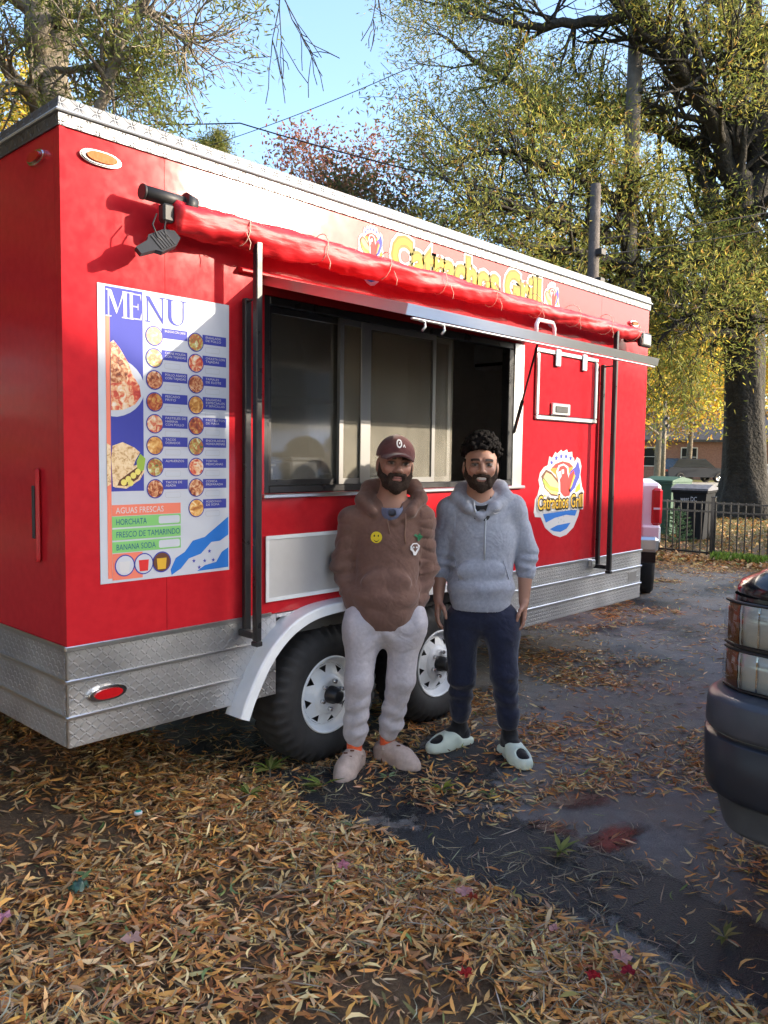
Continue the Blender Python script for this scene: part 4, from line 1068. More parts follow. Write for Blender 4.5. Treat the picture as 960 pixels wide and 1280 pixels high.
def plan(front, hw, rad, bow, back, n=9):
    """plan outline from the +y side round the front to the -y side, with outward normals"""
    pts = [(back, CY + hw)]
    for k in range(n):
        a = R(90 * k / (n - 1)); pts.append((front + bow + rad - rad * math.sin(a), CY + hw - rad + rad * math.cos(a)))
    for k in range(1, 12):
        t = k / 12; y = CY + (hw - rad) * (1 - 2 * t); pts.append((front + bow * ((2 * t - 1) ** 2), y))
    for k in range(n):
        a = R(90 * k / (n - 1)); pts.append((front + bow + rad - rad * math.cos(a), CY - hw + rad - rad * math.sin(a)))
    pts.append((back, CY - hw))
    P = np.array(pts); t = np.gradient(P, axis=0); t /= np.linalg.norm(t, axis=1)[:, None]
    return [(p[0], p[1], -q[1] * -1 * -1 if False else q[1] * 1.0, -q[0]) if False else (p[0], p[1], q[1], -q[0]) for p, q in zip(P, t)]
def orient(path):
    x, y, nx, ny = path[len(path) // 2]
    return path if nx < 0 else [(a, b, -c, -d) for a, b, c, d in path]
bp_path = orient(plan(FXF, HW, 0.24, 0.07, 1.62))
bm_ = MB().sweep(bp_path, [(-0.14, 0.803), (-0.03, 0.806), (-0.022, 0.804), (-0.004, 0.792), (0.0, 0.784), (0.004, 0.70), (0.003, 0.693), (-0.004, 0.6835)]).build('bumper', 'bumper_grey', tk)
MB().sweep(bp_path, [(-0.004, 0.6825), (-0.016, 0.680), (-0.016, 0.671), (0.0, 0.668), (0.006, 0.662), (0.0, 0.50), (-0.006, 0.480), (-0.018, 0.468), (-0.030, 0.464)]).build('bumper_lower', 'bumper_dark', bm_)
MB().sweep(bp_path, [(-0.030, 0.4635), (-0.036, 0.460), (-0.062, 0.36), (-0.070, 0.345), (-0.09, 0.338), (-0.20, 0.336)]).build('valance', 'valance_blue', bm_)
MB().box((FXF + .02, CY - .45, 0.55), (FXF + 0.03, CY + .45, 0.645)).build('bumper_grille', 'black_plastic', bm_)
body_path = orient(plan(FXF + 0.10, HW - 0.030, 0.17, 0.10, 1.78))
MB().sweep(body_path, [(-0.02, 0.78), (0.0, 0.79), (0.0, 0.945)]).sweep(body_path, [(-0.004, 0.946), (-0.02, 1.12)]).build('front_shell', 'dark_paint', tk)
# hood
hood_path = orient(plan(FXF + 0.13, HW - 0.060, 0.18, 0.10, 3.05))
MB().sweep(hood_path, [(0.012, 1.118), (0.016, 1.135), (0.0, 1.165), (-0.05, 1.195), (-0.12, 1.225), (-0.30, 1.255)]).build('hood_edge', 'dark_paint', tk)
hd_ = MB()
xs_ = np.linspace(1.50, 3.05, 10); ys_ = np.linspace(-0.64, 0.64, 13)
vs = [(x, CY + y, 1.250 + 0.05 * (x - 1.5) / 1.5 + 0.035 * math.cos(y / 0.72 * 1.5) + (0.02 if 0.2 < abs(y) < 0.4 else 0)) for x in xs_ for y in ys_]
hd_.add(vs, [(i * 13 + j, i * 13 + j + 1, (i + 1) * 13 + j + 1, (i + 1) * 13 + j) for i in range(9) for j in range(12)], True)
hd_.build('hood', 'dark_paint', tk)
# grille
gr_ = MB().box((FXF + .118, CY - .52, 0.80), (FXF + .16, CY + .52, 1.115), 0.02).build('grille', 'black_plastic', tk)
MB().box((FXF + .085, CY - .56, 0.93), (FXF + .115, CY + .56, 0.985), 0.012).build('grille_bar', 'chrome', gr_)
# stacked headlamps wrap round the corner
def sub_path(path, a0, a1):
    L = [0]
    for p, q in zip(path[:-1], path[1:]): L.append(L[-1] + math.hypot(q[0] - p[0], q[1] - p[1]))
    out = []
    for s in np.linspace(a0, a1, 14):
        i = max(k for k in range(len(L)) if L[k] <= s + 1e-9); i = min(i, len(path) - 2)
        t = (s - L[i]) / (L[i + 1] - L[i] + 1e-9)
        v = [path[i][k] * (1 - t) + path[i + 1][k] * t for k in range(4)]; n_ = math.hypot(v[2], v[3]); out.append((v[0], v[1], v[2] / n_, v[3] / n_))
    return out
Ltot = sum(math.hypot(q[0] - p[0], q[1] - p[1]) for p, q in zip(body_path[:-1], body_path[1:]))
for side in (0, 1):
    for (z0, z1) in ((0.962, 1.100), (0.815, 0.940)):
        f = (lambda a, b: (a, b)) if side == 0 else (lambda a, b: (Ltot - b, Ltot - a))
        s0 = 0.40
        hs = MB().sweep(sub_path(body_path, *f(s0 - .02, s0 + .60)), [(0.002, z0 - .008), (0.012, z0 - .006), (0.012, z0), (0.004, z0 + .002)], False).sweep(sub_path(body_path, *f(s0 - .02, s0 + .60)), [(0.004, z1 - .002), (0.012, z1), (0.012, z1 + .006), (0.002, z1 + .008)], False).build('headlamp', 'black_plastic', tk)
        MB().sweep(sub_path(body_path, *f(s0, s0 + .062)), [(0.006, z0 + .002), (0.010, z0 + .02), (0.010, z1 - .02), (0.006, z1 - .002)]).build('side_reflector', 'amber_reflector', hs)
        MB().sweep(sub_path(body_path, *f(s0 + .064, s0 + .60)), [(0.006, z0 + .002), (0.009, z0 + .03), (0.007, (z0 + z1) / 2), (0.009, z1 - .03), (0.006, z1 - .002)]).build('lamp_reflector', 'lamp_bowl', hs)
        for q in range(9):
            MB().sweep(sub_path(body_path, *f(s0 + .075 + q * .055, s0 + .081 + q * .055)), [(0.0095, z0 + .004), (0.0125, z0 + .02), (0.0125, z1 - .02), (0.0095, z1 - .004)], False, False).build('lens_rib', 'chrome', hs)
        MB().sweep(sub_path(body_path, *f(s0 - .015, s0 + .60)), [(0.010, z0 + .001), (0.016, z0 + .006), (0.018, (z0 + z1) / 2), (0.014, z1 - .006), (0.010, z1 - .001)]).build('lens', 'lamp_cover', hs)
# fenders, cab and bed
for s in (-1, 1):
    for a, b_ in (((1.66, 0.98), (1.78, 1.16)), ((1.78, 0.98), (2.72, 1.16)), ((2.72, 0.42), (6.72, 1.20))):
        y0, y1 = sorted((CY + s * 0.90, CY + s * 0.965))
        MB().box((a[0], y0, a[1]), (b_[0] - .001, y1, b_[1]), 0.03).build('side_panel', 'dark_paint', tk)
MB().box((3.05, CY - .90, 0.45), (5.15, CY + .90, 1.20), 0.03).build('cab', 'dark_paint', tk)
MB().prism([(3.10, 1.201), (5.15, 1.201), (5.05, 1.80), (3.85, 1.84), (3.70, 1.80)], lambda u, v, h: (u, h, v), CY - .80, CY + .80).build('roof', 'dark_paint', tk)
for s in (-1, 1):
    y = CY + s * 0.803
    MB().prism([(3.30, 1.23), (4.15, 1.23), (4.15, 1.74), (3.78, 1.74)], lambda u, v, h: (u, h, v), y - .002, y + .002).build('side_window', 'car_glass', tk)
    MB().prism([(4.22, 1.23), (5.05, 1.23), (4.98, 1.74), (4.22, 1.74)], lambda u, v, h: (u, h, v), y - .002, y + .002).build('side_window', 'car_glass', tk)
    MB().box((3.42, CY + s * .97 - .09, 1.20), (3.52, CY + s * .97 + .09, 1.40), 0.03).build('mirror', 'black_plastic', tk)
MB().add([(3.085, CY - .74, 1.225), (3.085, CY + .74, 1.225), (3.67, CY + .68, 1.785), (3.67, CY - .68, 1.785)], [(0, 1, 2, 3)]).build('windscreen', 'car_glass', tk)
MB().box((5.17, CY - .90, 0.50), (6.70, CY + .90, 0.75)).build('bed_floor', 'dark_paint', tk)
MB().box((6.71, CY - .90, 0.62), (6.77, CY + .90, 1.18), 0.02).build('tailgate', 'dark_paint', tk)
def car_wheel(root, x, y, s, r=0.39, mat='chrome'):
    t = MB().lathe([(r * .62, s * .0), (r * .7, s * .02), (r * .92, s * .015), (r, s * -.02), (r, s * -.22), (r * .92, s * -.25), (r * .6, s * -.25)], (x, y, r), 'y', 40)
    w_ = t.build('wheel', 'rubber', root)
    MB().lathe([(r * .62, s * .0), (r * .58, s * -.03), (r * .25, s * -.015), (r * .22, s * .005), (0.001, s * .005)], (x, y, r), 'y', 40).build('rim', mat, w_)
for s in (-1, 1):
    car_wheel(tk, 2.25, CY + s * .93, s); car_wheel(tk, 5.75, CY + s * .93, s)
MB().box((1.8, CY - .6, 0.35), (6.6, CY + .6, 0.56)).build('underbody', 'dark_steel', tk)

# ============================================================ white pickup hitched in front of the trailer
pm('white_car', (0.74, 0.76, 0.78), rough=0.5, spec=0.25)
pm('tail_red', (0.42, 0.012, 0.018), rough=0.15, coat=0.6)
wp = empty('pickup_truck', (6.62, 0.60, 0), R(27), off=(6.02, 0.30, 0))
tag(wp, 'white pickup truck whose tailgate shows past the far end of the red trailer', 'pickup truck')
X0, YC, HW2 = 6.02, 1.30, 1.0
tgm = MB().box((X0, YC - .78, 0.80), (X0 + .06, YC + .78, 1.33), 0.02).build('tailgate', 'white_car', wp)
MB().box((X0 - .012, YC - .76, 1.285), (X0 - .0005, YC + .76, 1.335), 0.004).build('spoiler_lip', 'white_car', tgm)
MB().box((X0 - .006, YC - .70, 0.90), (X0 - .0003, YC + .70, 1.16), 0.005).build('gate_recess', 'white_car', tgm)
BK = lambda u, v, h: (X0 - h, -u, v)
text_on(MB(), '1997', 0.14, BK, -YC + .34, 0.925, 0.0075, align='LEFT', width=0.35, height=0.11).build('lettering', 'ink_black', tgm)
text_on(MB(), 'LT', 0.05, BK, -YC + .715, 0.925, 0.0075, width=0.05, height=0.035).build('lettering', 'ink_grey', tgm)
for s in (-1, 1):
    y0, y1 = sorted((YC + s * .785, YC + s * .985))
    MB().box((X0 + .02, y0, 0.78), (X0 + 2.0, y1, 1.32), 0.03).build('bed_side', 'white_car', wp)
    yl = sorted((YC + s * .895, YC + s * 1.0))
    tl = MB().box((X0 - .012, yl[0], 0.885), (X0 + .16, yl[1], 1.27), 0.025).build('tail_lamp', 'tail_red', wp)
    MB().box((X0 - .016, yl[0] + .02, 1.05), (X0 - .0125, yl[1] - .02, 1.07)).build('reverse_lamp', 'white_car', tl)
bpw = MB().box((X0 - .16, YC - .97, 0.62), (X0 + .02, YC + .97, 0.775), 0.03).build('rear_bumper', 'alu', wp)
MB().box((X0 - .05, YC - .99, 0.70), (X0 + .10, YC - .80, 0.885), 0.02).build('bumper_corner', 'white_car', bpw)
MB().prism([(X0 - .10, 0.615), (X0 + .35, 0.615), (X0 + .30, 0.45), (X0 + .0, 0.50)], lambda u, v, h: (u, h, v), YC - .95, YC + .95).build('under_valance', 'dark_steel', bpw)
MB().box((X0 + .07, YC - .76, 0.70), (X0 + 1.95, YC + .76, 0.80)).build('bed_floor', 'dark_steel', wp)
MB().box((X0 + 2.02, YC - .98, 0.55), (X0 + 5.6, YC + .98, 1.18), 0.05).build('cab_body', 'white_car', wp)
MB().prism([(X0 + 2.05, 1.181), (X0 + 4.4, 1.181), (X0 + 3.8, 1.85), (X0 + 2.2, 1.88)], lambda u, v, h: (u, h, v), YC - .80, YC + .80).build('cab_roof', 'white_car', wp)
MB().prism([(X0 + 2.02, 1.25), (X0 + 2.02, 1.25)] [:1] + [(X0 + 2.03, 1.75), (X0 + 2.05, 1.75), (X0 + 2.05, 1.25)], lambda u, v, h: (u, h, v), YC - .6, YC + .6).build('rear_window', 'car_glass', wp)
for s in (-1, 1):
    car_wheel(wp, X0 + 1.15, YC + s * .97, s); car_wheel(wp, X0 + 4.7, YC + s * .97, s)

# green bin standing on the pickup's load bed, a sliver shows above the tailgate
gb = empty('green_bin', (6.62, 0.60, 0.0), R(27), off=(6.02, 0.30, 0)); tag(gb, 'pale green bin peeking above the white pickup tailgate', 'bin')
pm('bin_green', (0.06, 0.13, 0.09), rough=0.55)
MB().prism([(6.62, 0.8005), (7.12, 0.8005), (7.18, 1.44), (6.56, 1.44)], lambda u, v, h: (u, h, v), 0.66, 1.15).build('body', 'bin_green', gb)
MB().box((6.55, 0.63, 1.441), (7.2, 1.18, 1.48), 0.02).build('lid', 'bin_green', gb)

# ============================================================ black picket fence
fc = empty('metal_fence', (11.42, 2.5, 0)); tag(fc, 'black metal picket fence along the end of the driveway', 'fence')
FY0, FY1 = -1.6, 7.0
for z in (0.09, 0.745, 0.885):
    MB().box((11.405, FY0, z - .014), (11.435, FY1, z + .014)).build('rail', 'black_metal', fc)
pk = MB().box((11.411, 0 - .008, 0.055), (11.429, .008, 0.925), 0.002)
ys = [y for y in np.arange(FY0 + .06, FY1, 0.113)]
first = None
for y in ys:
    if first is None:
        first = MB().box((11.4115, 2.5 - .0085, 0.055), (11.4285, 2.5 + .0085, 0.91)).build('picket', 'black_metal', fc)
        first.location.y = y - 2.5
    else:
        c = first.copy(); col.objects.link(c); c.location.y = y - 2.5
for y in (FY0, 0.0 - .07, 1.89, 3.72, 5.55):
    p_ = MB().box((11.392, y - .03, 0.0), (11.448, y + .03, 0.97), 0.004).build('post', 'black_metal', fc)
    MB().box((11.385, y - .037, 0.971), (11.455, y + .037, 0.985), 0.004).build('post_cap', 'black_metal', p_)

# ============================================================ wheelie bins behind the fence
pm('bin_black', (0.016, 0.017, 0.019), rough=0.8, spec=0.2)
pm('bin_lid_grey', (0.16, 0.16, 0.18), rough=0.6, var=(15, 0.4))
def bin_(x, y, rz, mat, lidm, label, hgt, word=None):
    o = empty('wheelie_bin', (x, y, 0), rz, off=(0, 0, 0)); tag(o, label, 'bin')
    w0, w1, d0, d1 = .24, .31, .27, .36
    v = [(-d0, -w0, .06), (d0, -w0, .06), (d0, w0, .06), (-d0, w0, .06), (-d1, -w1, hgt), (d1, -w1, hgt), (d1, w1, hgt), (-d1, w1, hgt)]
    MB().add(v, [(0, 3, 2, 1), (4, 5, 6, 7), (0, 1, 5, 4), (1, 2, 6, 5), (2, 3, 7, 6), (3, 0, 4, 7)]).build('body', mat, o)
    MB().box((-d1 - .02, -w1 - .02, hgt - .05), (d1 + .02, w1 + .02, hgt + .001), 0.01).build('rim', mat, o)
    l = MB().prism([(-d1 - .03, hgt + .002), (d1 + .03, hgt + .002), (d1 + .03, hgt + .05), (0, hgt + .11), (-d1 - .03, hgt + .04)], lambda u, v, h: (u, h, v), -w1 - .03, w1 + .03).build('lid', lidm, o)
    MB().cyl((d1 + .06, -w1, hgt - .02), (d1 + .06, w1, hgt - .02), .016, 8).build('handle', mat, o)
    for s in (-1, 1): MB().cyl((d0 + .02, s * .20, .11), (d0 + .02, s * .27, .11), .11, 16).build('wheel', 'rubber', o)
    if word:
        text_on(MB(), word, 0.1, lambda u, v_, h: (-d1 - .004 - h, -u, v_), -0.16, hgt - .20, 0.004, width=0.30, height=0.085).build('lettering', 'ink_white', o)
bin_(13.95, 3.22, R(8), 'bin_black', 'bin_lid_grey', 'black wheelie bin with a white word on its front behind the fence', 0.98, 'west DC')
bin_(14.6, 4.05, R(-6), 'bin_green', 'bin_green', 'faded green wheelie bin standing behind the black bin', 1.10)

# young conifer and weeds by the fence
attr_mat('foliage', rough=0.6, translucent=0.45, spec=0.2)
attr_mat('foliage_far', rough=0.6, translucent=0.55, spec=0.15)
def cards(name, P, D, L, W, cols, mat='foliage', parent=None, off=(0, 0, 0)):
    """one pointed leaf per point: P centre, D direction, L length, W width"""
    n = len(P)
    D = D / (np.linalg.norm(D, axis=1, keepdims=True) + 1e-9)
    q = rng.normal(size=(n, 3)); S = np.cross(D, q); S /= (np.linalg.norm(S, axis=1, keepdims=True) + 1e-9)
    L = np.broadcast_to(L, n)[:, None]; W = np.broadcast_to(W, n)[:, None]
    v = np.stack([P - D * L / 2, P + S * W / 2 - D * L * .05, P + D * L / 2, P - S * W / 2 - D * L * .05], 1).reshape(-1, 3)
    F = np.arange(n)[:, None] * 4 + np.arange(4)[None]
    return np_mesh(name, v, quads=F, mat=mat, parent=parent, cols=np.repeat(cols, 4, axis=0), off=off)
def pal(n, colors, probs=None, jit=0.2):
    colors = np.array(colors); k = rng.choice(len(colors), n, p=None if probs is None else np.array(probs) / sum(probs))
    return np.clip(colors[k] * rng.normal(1, jit, (n, 1)).clip(.4, 1.7) * rng.normal(1, .06, (n, 3)), 0.002, .8)
pm('bark', (0.10, 0.085, 0.068), rough=0.95, var=(6, 0.45), bump=(18, 1.0, 0.05))
pm('bark_dark', (0.036, 0.032, 0.026), rough=0.95, var=(6, 0.45), bump=(14, 1.0, 0.06))
pm('bark_pale', (0.20, 0.17, 0.13), rough=0.95, var=(6, 0.35), bump=(18, 1.0, 0.03))
yc = empty('conifer_sapling', (12.1, 2.75, 0)); tag(yc, 'small blue green conifer sapling growing behind the fence', 'sapling')
st_ = MB(); Pn = []; Dn = []
st_.tube([(12.1, 2.75, 0), (12.1, 2.76, 0.4), (12.12, 2.74, 0.78)], [.012, .008, .003], 6)
for k in range(34):
    z = .12 + .6 * k / 34; a = k * 2.4; ln = .30 * (1 - z / .95) + .06
    e = (12.1 + ln * math.cos(a), 2.75 + ln * math.sin(a), z + ln * .25)
    st_.tube([(12.1, 2.755, z), e], [.004, .002], 4)
    for q in range(46):
        t = rng.uniform(.15, 1); Pn.append([12.1 + (e[0] - 12.1) * t, 2.755 + (e[1] - 2.755) * t, z + (e[2] - z) * t]); Dn.append([math.cos(a) + rng.normal(0, .8), math.sin(a) + rng.normal(0, .8), .3 + rng.normal(0, .5)])
st_.build('stem', 'bark', yc)
Pn = np.array(Pn); cards('needles', Pn, np.array(Dn), 0.09, 0.012, pal(len(Pn), [(.07, .14, .07), (.10, .17, .08), (.05, .10, .06)]), parent=yc, off=(12.1, 2.75, 0))
n = 1500
Pw = np.stack([rng.normal(11.12, .10, n), rng.uniform(1.0, 1.75, n), np.zeros(n)], 1); Pw[:, 2] = .06 + .06 * rng.random(n)
w_ = cards('weed_patch', Pw, np.stack([rng.normal(0, .5, n), rng.normal(0, .5, n), np.ones(n)], 1), .13, .02, pal(n, [(.16, .26, .04), (.22, .30, .05), (.10, .18, .03)]))
tag(w_, 'bright green weeds growing at the foot of the fence', 'weeds', kind='stuff')
n = 16000
Pw = np.stack([rng.uniform(11.5, 24, n), rng.uniform(-2, 11, n), np.full(n, .03)], 1)
w_ = cards('thin_grass', Pw, np.stack([rng.normal(0, .6, n), rng.normal(0, .6, n), np.ones(n)], 1), .09, .012, pal(n, [(.14, .13, .03), (.20, .15, .05), (.10, .11, .025)]))
tag(w_, 'thin dry lawn grass behind the fence', 'grass', kind='stuff')

# ============================================================ poles and wires
pm('pole_wood', (0.135, 0.118, 0.097), rough=0.9, var=(5, 0.3), bump=(20, 0.6, 0.02))
pm('pole_wood_dark', (0.10, 0.085, 0.075), rough=0.9, var=(5, 0.3), bump=(20, 0.6, 0.02))
pm('cable', (0.02, 0.02, 0.02), rough=0.6)
def pole(px, py, D, top, r, mat, label):
    b = at_d(px, py, D); o = empty('utility_pole', (b[0], b[1], 0)); tag(o, label, 'utility pole')
    MB().tube([(b[0], b[1], 0), (b[0], b[1], top * .5), (b[0], b[1], top)], [r * 1.15, r * 1.05, r * .85], 14).build('shaft', mat, o)
    for z in (top * .72, top * .8):
        MB().box((b[0] - .09, b[1] - r - .10, z), (b[0] + .09, b[1] - r * .8, z + .12), .01).build('bracket', 'dark_steel', o)
    return b
pa = pole(784, 360, 20.5, 14.5, 0.185, 'pole_wood', 'tall weathered grey utility pole rising through the oak limbs')
pb = pole(741, 350, 16.0, 6.83, 0.115, 'pole_wood_dark', 'short dark wooden utility pole with a flat cut top')
p3 = pole(828, 600, 36.0, 4.1, 0.09, 'bark_pale', 'thin pale pole standing on the far lawn')
def wire(pts, label, r=.012):
    P = []
    for a, b_ in zip(pts[:-1], pts[1:]):
        a, b_ = np.array(a), np.array(b_)
        for t in np.linspace(0, 1, 16, endpoint=False): P.append(a + (b_ - a) * t - np.array([0, 0, 1]) * .012 * np.linalg.norm(b_ - a) * 4 * t * (1 - t))
    P.append(np.array(pts[-1]))
    tag(MB().tube(P, r, 5).build('power_line', 'cable'), label, 'power line')
wire([at_d(-60, 146, 21), at_d(300, 154, 19), at_d(741, 262, 16)], 'black cable crossing the sky above the trailer roof', .016)
wire([at_d(262, 182, 21), at_d(500, 90, 18), at_d(784, -40, 20.5)], 'thin cable slanting upward over the autumn tree', .009)
wire([at_d(741, 300, 16), at_d(1100, 236, 17)], 'cable running from the short dark pole across the oak', .011)
wire([at_d(741, 320, 16), at_d(1100, 258, 17)], 'lower cable running from the short dark pole across the oak', .011)

# ============================================================ trees
def branch(mb, tips, p, d, ln, r, depth, spread=.55, up=.12, seg=5, wander=.16):
    """a limb that wanders and forks; end points collect in tips"""
    pts = [np.array(p, float)]; rad = [r]; d = np.array(d, float); d /= np.linalg.norm(d)
    for k in range(seg):
        d = d + rng.normal(0, wander, 3) + np.array([0, 0, up * .3]); d /= np.linalg.norm(d)
        pts.append(pts[-1] + d * ln / seg); rad.append(max(r * (1 - .62 * (k + 1) / seg), .006))
    mb.tube(pts, rad, 7 if r > .05 else 5, cap=False)
    if depth == 0:
        tips += [(pts[k], d, ln) for k in range(1, seg + 1)]
        return
    for k in range(2, seg + 1):
        m_ = 2 if depth > 1 or k > 2 else 1
        for _ in range(m_):
            nd = d + rng.normal(0, spread, 3); nd[2] += up
            branch(mb, tips, pts[k], nd, ln * rng.uniform(.5, .72), rad[k] * .7, depth - 1, spread, up, max(3, seg - 1), wander)
def clad(name, tips, n, spread, L, W, cols, root, off, mat='foliage', droop=-.2):
    k = rng.integers(0, len(tips), n)
    C_ = np.array([t[0] for t in tips])[k]; D_ = np.array([t[1] for t in tips])[k]
    P = C_ + rng.normal(0, 1, (n, 3)) * np.array([spread, spread, spread * .75])
    D = D_ * .6 + rng.normal(0, .7, (n, 3)); D[:, 2] += droop
    return cards(name, P, D, rng.uniform(.7, 1.25, n) * L, W, cols, mat, root, off)
def limb_path(mb, tips, pts, r0, r1, fork=2, ln=1.6, dp=1, n=10):
    P = [np.array(p, float) for p in pts]
    # smooth the traced line
    Q = []
    for i in range(len(P) - 1):
        a = P[max(i - 1, 0)]; b_ = P[i]; c = P[i + 1]; d = P[min(i + 2, len(P) - 1)]
        for t in np.linspace(0, 1, 5, endpoint=False):
            Q.append(.5 * ((2 * b_) + (c - a) * t + (2 * a - 5 * b_ + 4 * c - d) * t * t + (3 * b_ - a - 3 * c + d) * t ** 3))
    Q.append(P[-1])
    rr = np.linspace(r0, r1, len(Q))
    Q = [q + rng.normal(0, rr[i] * .25, 3) if 0 < i < len(Q) - 1 else q for i, q in enumerate(Q)]
    mb.tube(Q, list(rr), n, cap=False)
    for i in range(3, len(Q)):
        for _ in range(fork):
            if rng.random() < .75:
                t = Q[i] - Q[i - 1]; t /= np.linalg.norm(t) + 1e-9
                d = t * .6 + rng.normal(0, .7, 3)
                branch(mb, tips, Q[i], d, ln * rng.uniform(.6, 1.2), max(rr[i] * .45, .02), dp)
# --- the great oak behind the fence
OD = 22.0
ob = at_d(932, 645, OD)
oak = empty('oak_tree', (ob[0], ob[1], 0)); tag(oak, 'huge oak with a thick dark trunk and sprawling limbs behind the fence', 'tree')
mb = MB(); tips = []
A = lambda x, y, d=0.0: at_d(x, y, OD + d)
tr_pts = [(ob[0], ob[1], -.1), A(931, 600), A(930, 520), A(930, 440), A(926, 360), A(922, 300)]
rad = [.84, .58, .50, .50, .57, .52]
# trunk with ribbed bark
n = 30; vs = []; fs = []
Q = []; RR = []
for i in range(len(tr_pts) - 1):
    for t in np.linspace(0, 1, 6, endpoint=False):
        Q.append(np.array(tr_pts[i]) * (1 - t) + np.array(tr_pts[i + 1]) * t); RR.append(rad[i] * (1 - t) + rad[i + 1] * t)
Q.append(np.array(tr_pts[-1])); RR.append(rad[-1])
for i, (q, r) in enumerate(zip(Q, RR)):
    for k in range(n):
        w = 2 * math.pi * k / n
        flare = 1 + (.35 * max(0, 1 - q[2] / 1.2) * (.5 + .5 * math.sin(5 * w)))
        rr = r * flare * (1 + .05 * math.sin(7 * w + q[2]) + .04 * (fbm(np.array([k * .8]), np.array([q[2] * 1.5]), 77)[0] - .5))
        vs.append((q[0] + rr * math.cos(w), q[1] + rr * math.sin(w), q[2]))
fs = [(i * n + k, i * n + (k + 1) % n, (i + 1) * n + (k + 1) % n, (i + 1) * n + k) for i in range(len(Q) - 1) for k in range(n)]
mb.add(vs, fs, True)
LIMBS = [
 ([A(922, 310), A(916, 230), A(918, 120), A(912, 0), A(905, -120, 1)], .42, .16),
 ([A(930, 310), A(945, 220), A(950, 110), A(940, -10), A(950, -130, -1)], .36, .14),
 ([A(918, 360), A(880, 330), A(838, 312), A(800, 300, -1), A(730, 292, -2), A(660, 262, -3), A(585, 255, -3)], .30, .07),
 ([A(915, 330), A(890, 250), A(868, 190, 1), A(830, 165, 1), A(780, 150, 1), A(700, 160, 2), A(630, 165, 2)], .26, .06),
 ([A(918, 385), A(870, 368, -1), A(820, 356, -1), A(770, 330, -2), A(700, 312, -3), A(620, 300, -4)], .26, .06),
 ([A(920, 240), A(880, 130, -1), A(840, 70, -2), A(790, 20, -2), A(730, -30, -2)], .26, .08),
 ([A(925, 390), A(965, 330, -1), A(1010, 300, -2), A(1080, 280, -2)], .26, .08),
 ([A(925, 420), A(900, 415, -1), A(880, 420, -2)], .16, .05),
 ([A(800, 300, -1), A(760, 240, -1), A(700, 215, -2), A(630, 190, -2), A(560, 205, -2)], .15, .04),
 ([A(700, 160, 2), A(650, 110, 2), A(600, 80, 2), A(560, 50, 2)], .14, .04),
 ([A(780, 20, -2), A(700, 30, -2), A(640, 30, -2), A(570, 10, -2)], .14, .04),
 ([A(880, 130, -1), A(870, 60, -2), A(840, -20, -2)], .15, .05),
 ([A(925, 370), A(890, 395, -2), A(850, 400, -3), A(822, 430, -3)], .14, .03),
]
for pts, r0, r1 in LIMBS: limb_path(mb, tips, pts, r0, r1, 2, 1.7, 1)
def thin(tips, f, thr, seed):
    P = np.array([t[0] for t in tips]); v_ = fbm(P[:, 0] * f + P[:, 2] * f * .7, P[:, 1] * f - P[:, 2] * f * .9, seed, 3)
    return [t for t, q in zip(tips, v_) if q > thr]
tips = thin(tips, .55, .47, 61)
mb.build('trunk', 'bark_dark', oak)
OAKC = [(.17, .20, .05), (.23, .25, .06), (.33, .31, .07), (.12, .14, .04), (.46, .38, .08), (.34, .20, .06)]
N_OAK = 125000
clad('crown', tips, N_OAK, .30, .155, .032, pal(N_OAK, OAKC, [.26, .24, .18, .14, .12, .06]), oak, (ob[0], ob[1], 0))
print('oak tips', len(tips))
# --- tree left of the trailer roof
def simple_tree(name, label, px, D, hgt, r, limbs, n, spread, L, W, colors, probs=None, bark='bark', ln=2.2, dp=2, mat='foliage', lean=(0, 0), base=None, group=None, z0=.35, up=.15):
    b = at_d(px, 600, D) if base is None else base
    o = empty(name, (b[0], b[1], 0)); tag(o, label, 'tree', group)
    mb = MB(); tips = []
    P = [np.array([b[0] + lean[0] * t, b[1] + lean[1] * t, -.1 + hgt * t]) for t in np.linspace(0, 1, 6)]
    P = [p + (rng.normal(0, r * .35, 3) if 0 < i else 0) for i, p in enumerate(P)]
    rr = [r * 1.25, r, r * .85, r * .65, r * .42, r * .2]
    mb.tube(P, rr, 10, cap=False)
    for k in range(limbs):
        t = z0 + (1 - z0) * (k + .5) / limbs; i = min(int(t * 5), 4); q = P[i] + (P[i + 1] - P[i]) * (t * 5 - i)
        a = k * 2.4 + rng.uniform(0, .5)
        branch(mb, tips, q, (math.cos(a), math.sin(a), .35 + .5 * t), ln * (1.15 - .55 * t), rr[i] * .45, dp, up=up)
    mb.build('trunk', bark, o)
    clad('crown', tips, n, spread, L, W, pal(n, colors, probs), o, (b[0], b[1], 0), mat)
    return o
lb = at_d(62, 400, 14.0)
lt = empty('willow_oak', (lb[0], lb[1], 0)); tag(lt, 'fork trunked oak with hanging leaves behind the corner of the trailer roof', 'tree')
mb = MB(); tips = []
B = lambda x, y, d=0.0: at_d(x, y, 14 + d)
limb_path(mb, tips, [(lb[0], lb[1], -.1), B(60, 300), B(62, 130), B(55, 60), B(48, -40), B(50, -160)], .36, .2, 0)
limb_path(mb, tips, [B(60, 120), B(70, 60), B(82, 10), B(95, -60), B(110, -150)], .20, .1, 1, 1.3)
limb_path(mb, tips, [B(125, 140, -2), B(142, 85, -2), B(160, 40, -2), B(185, 0, -2), B(205, -50, -2)], .085, .05, 2, 1.2)
limb_path(mb, tips, [B(55, 150), B(20, 95, -1), B(-30, 60, -1)], .12, .05, 2, 1.2)
limb_path(mb, tips, [B(62, 88), B(100, 86, -1), B(140, 80, -2), B(185, 62, -2)], .06, .03, 2, 1.0)
limb_path(mb, tips, [B(185, 10, -2), B(215, 40, -2), B(238, 60, -2)], .04, .015, 2, .8)
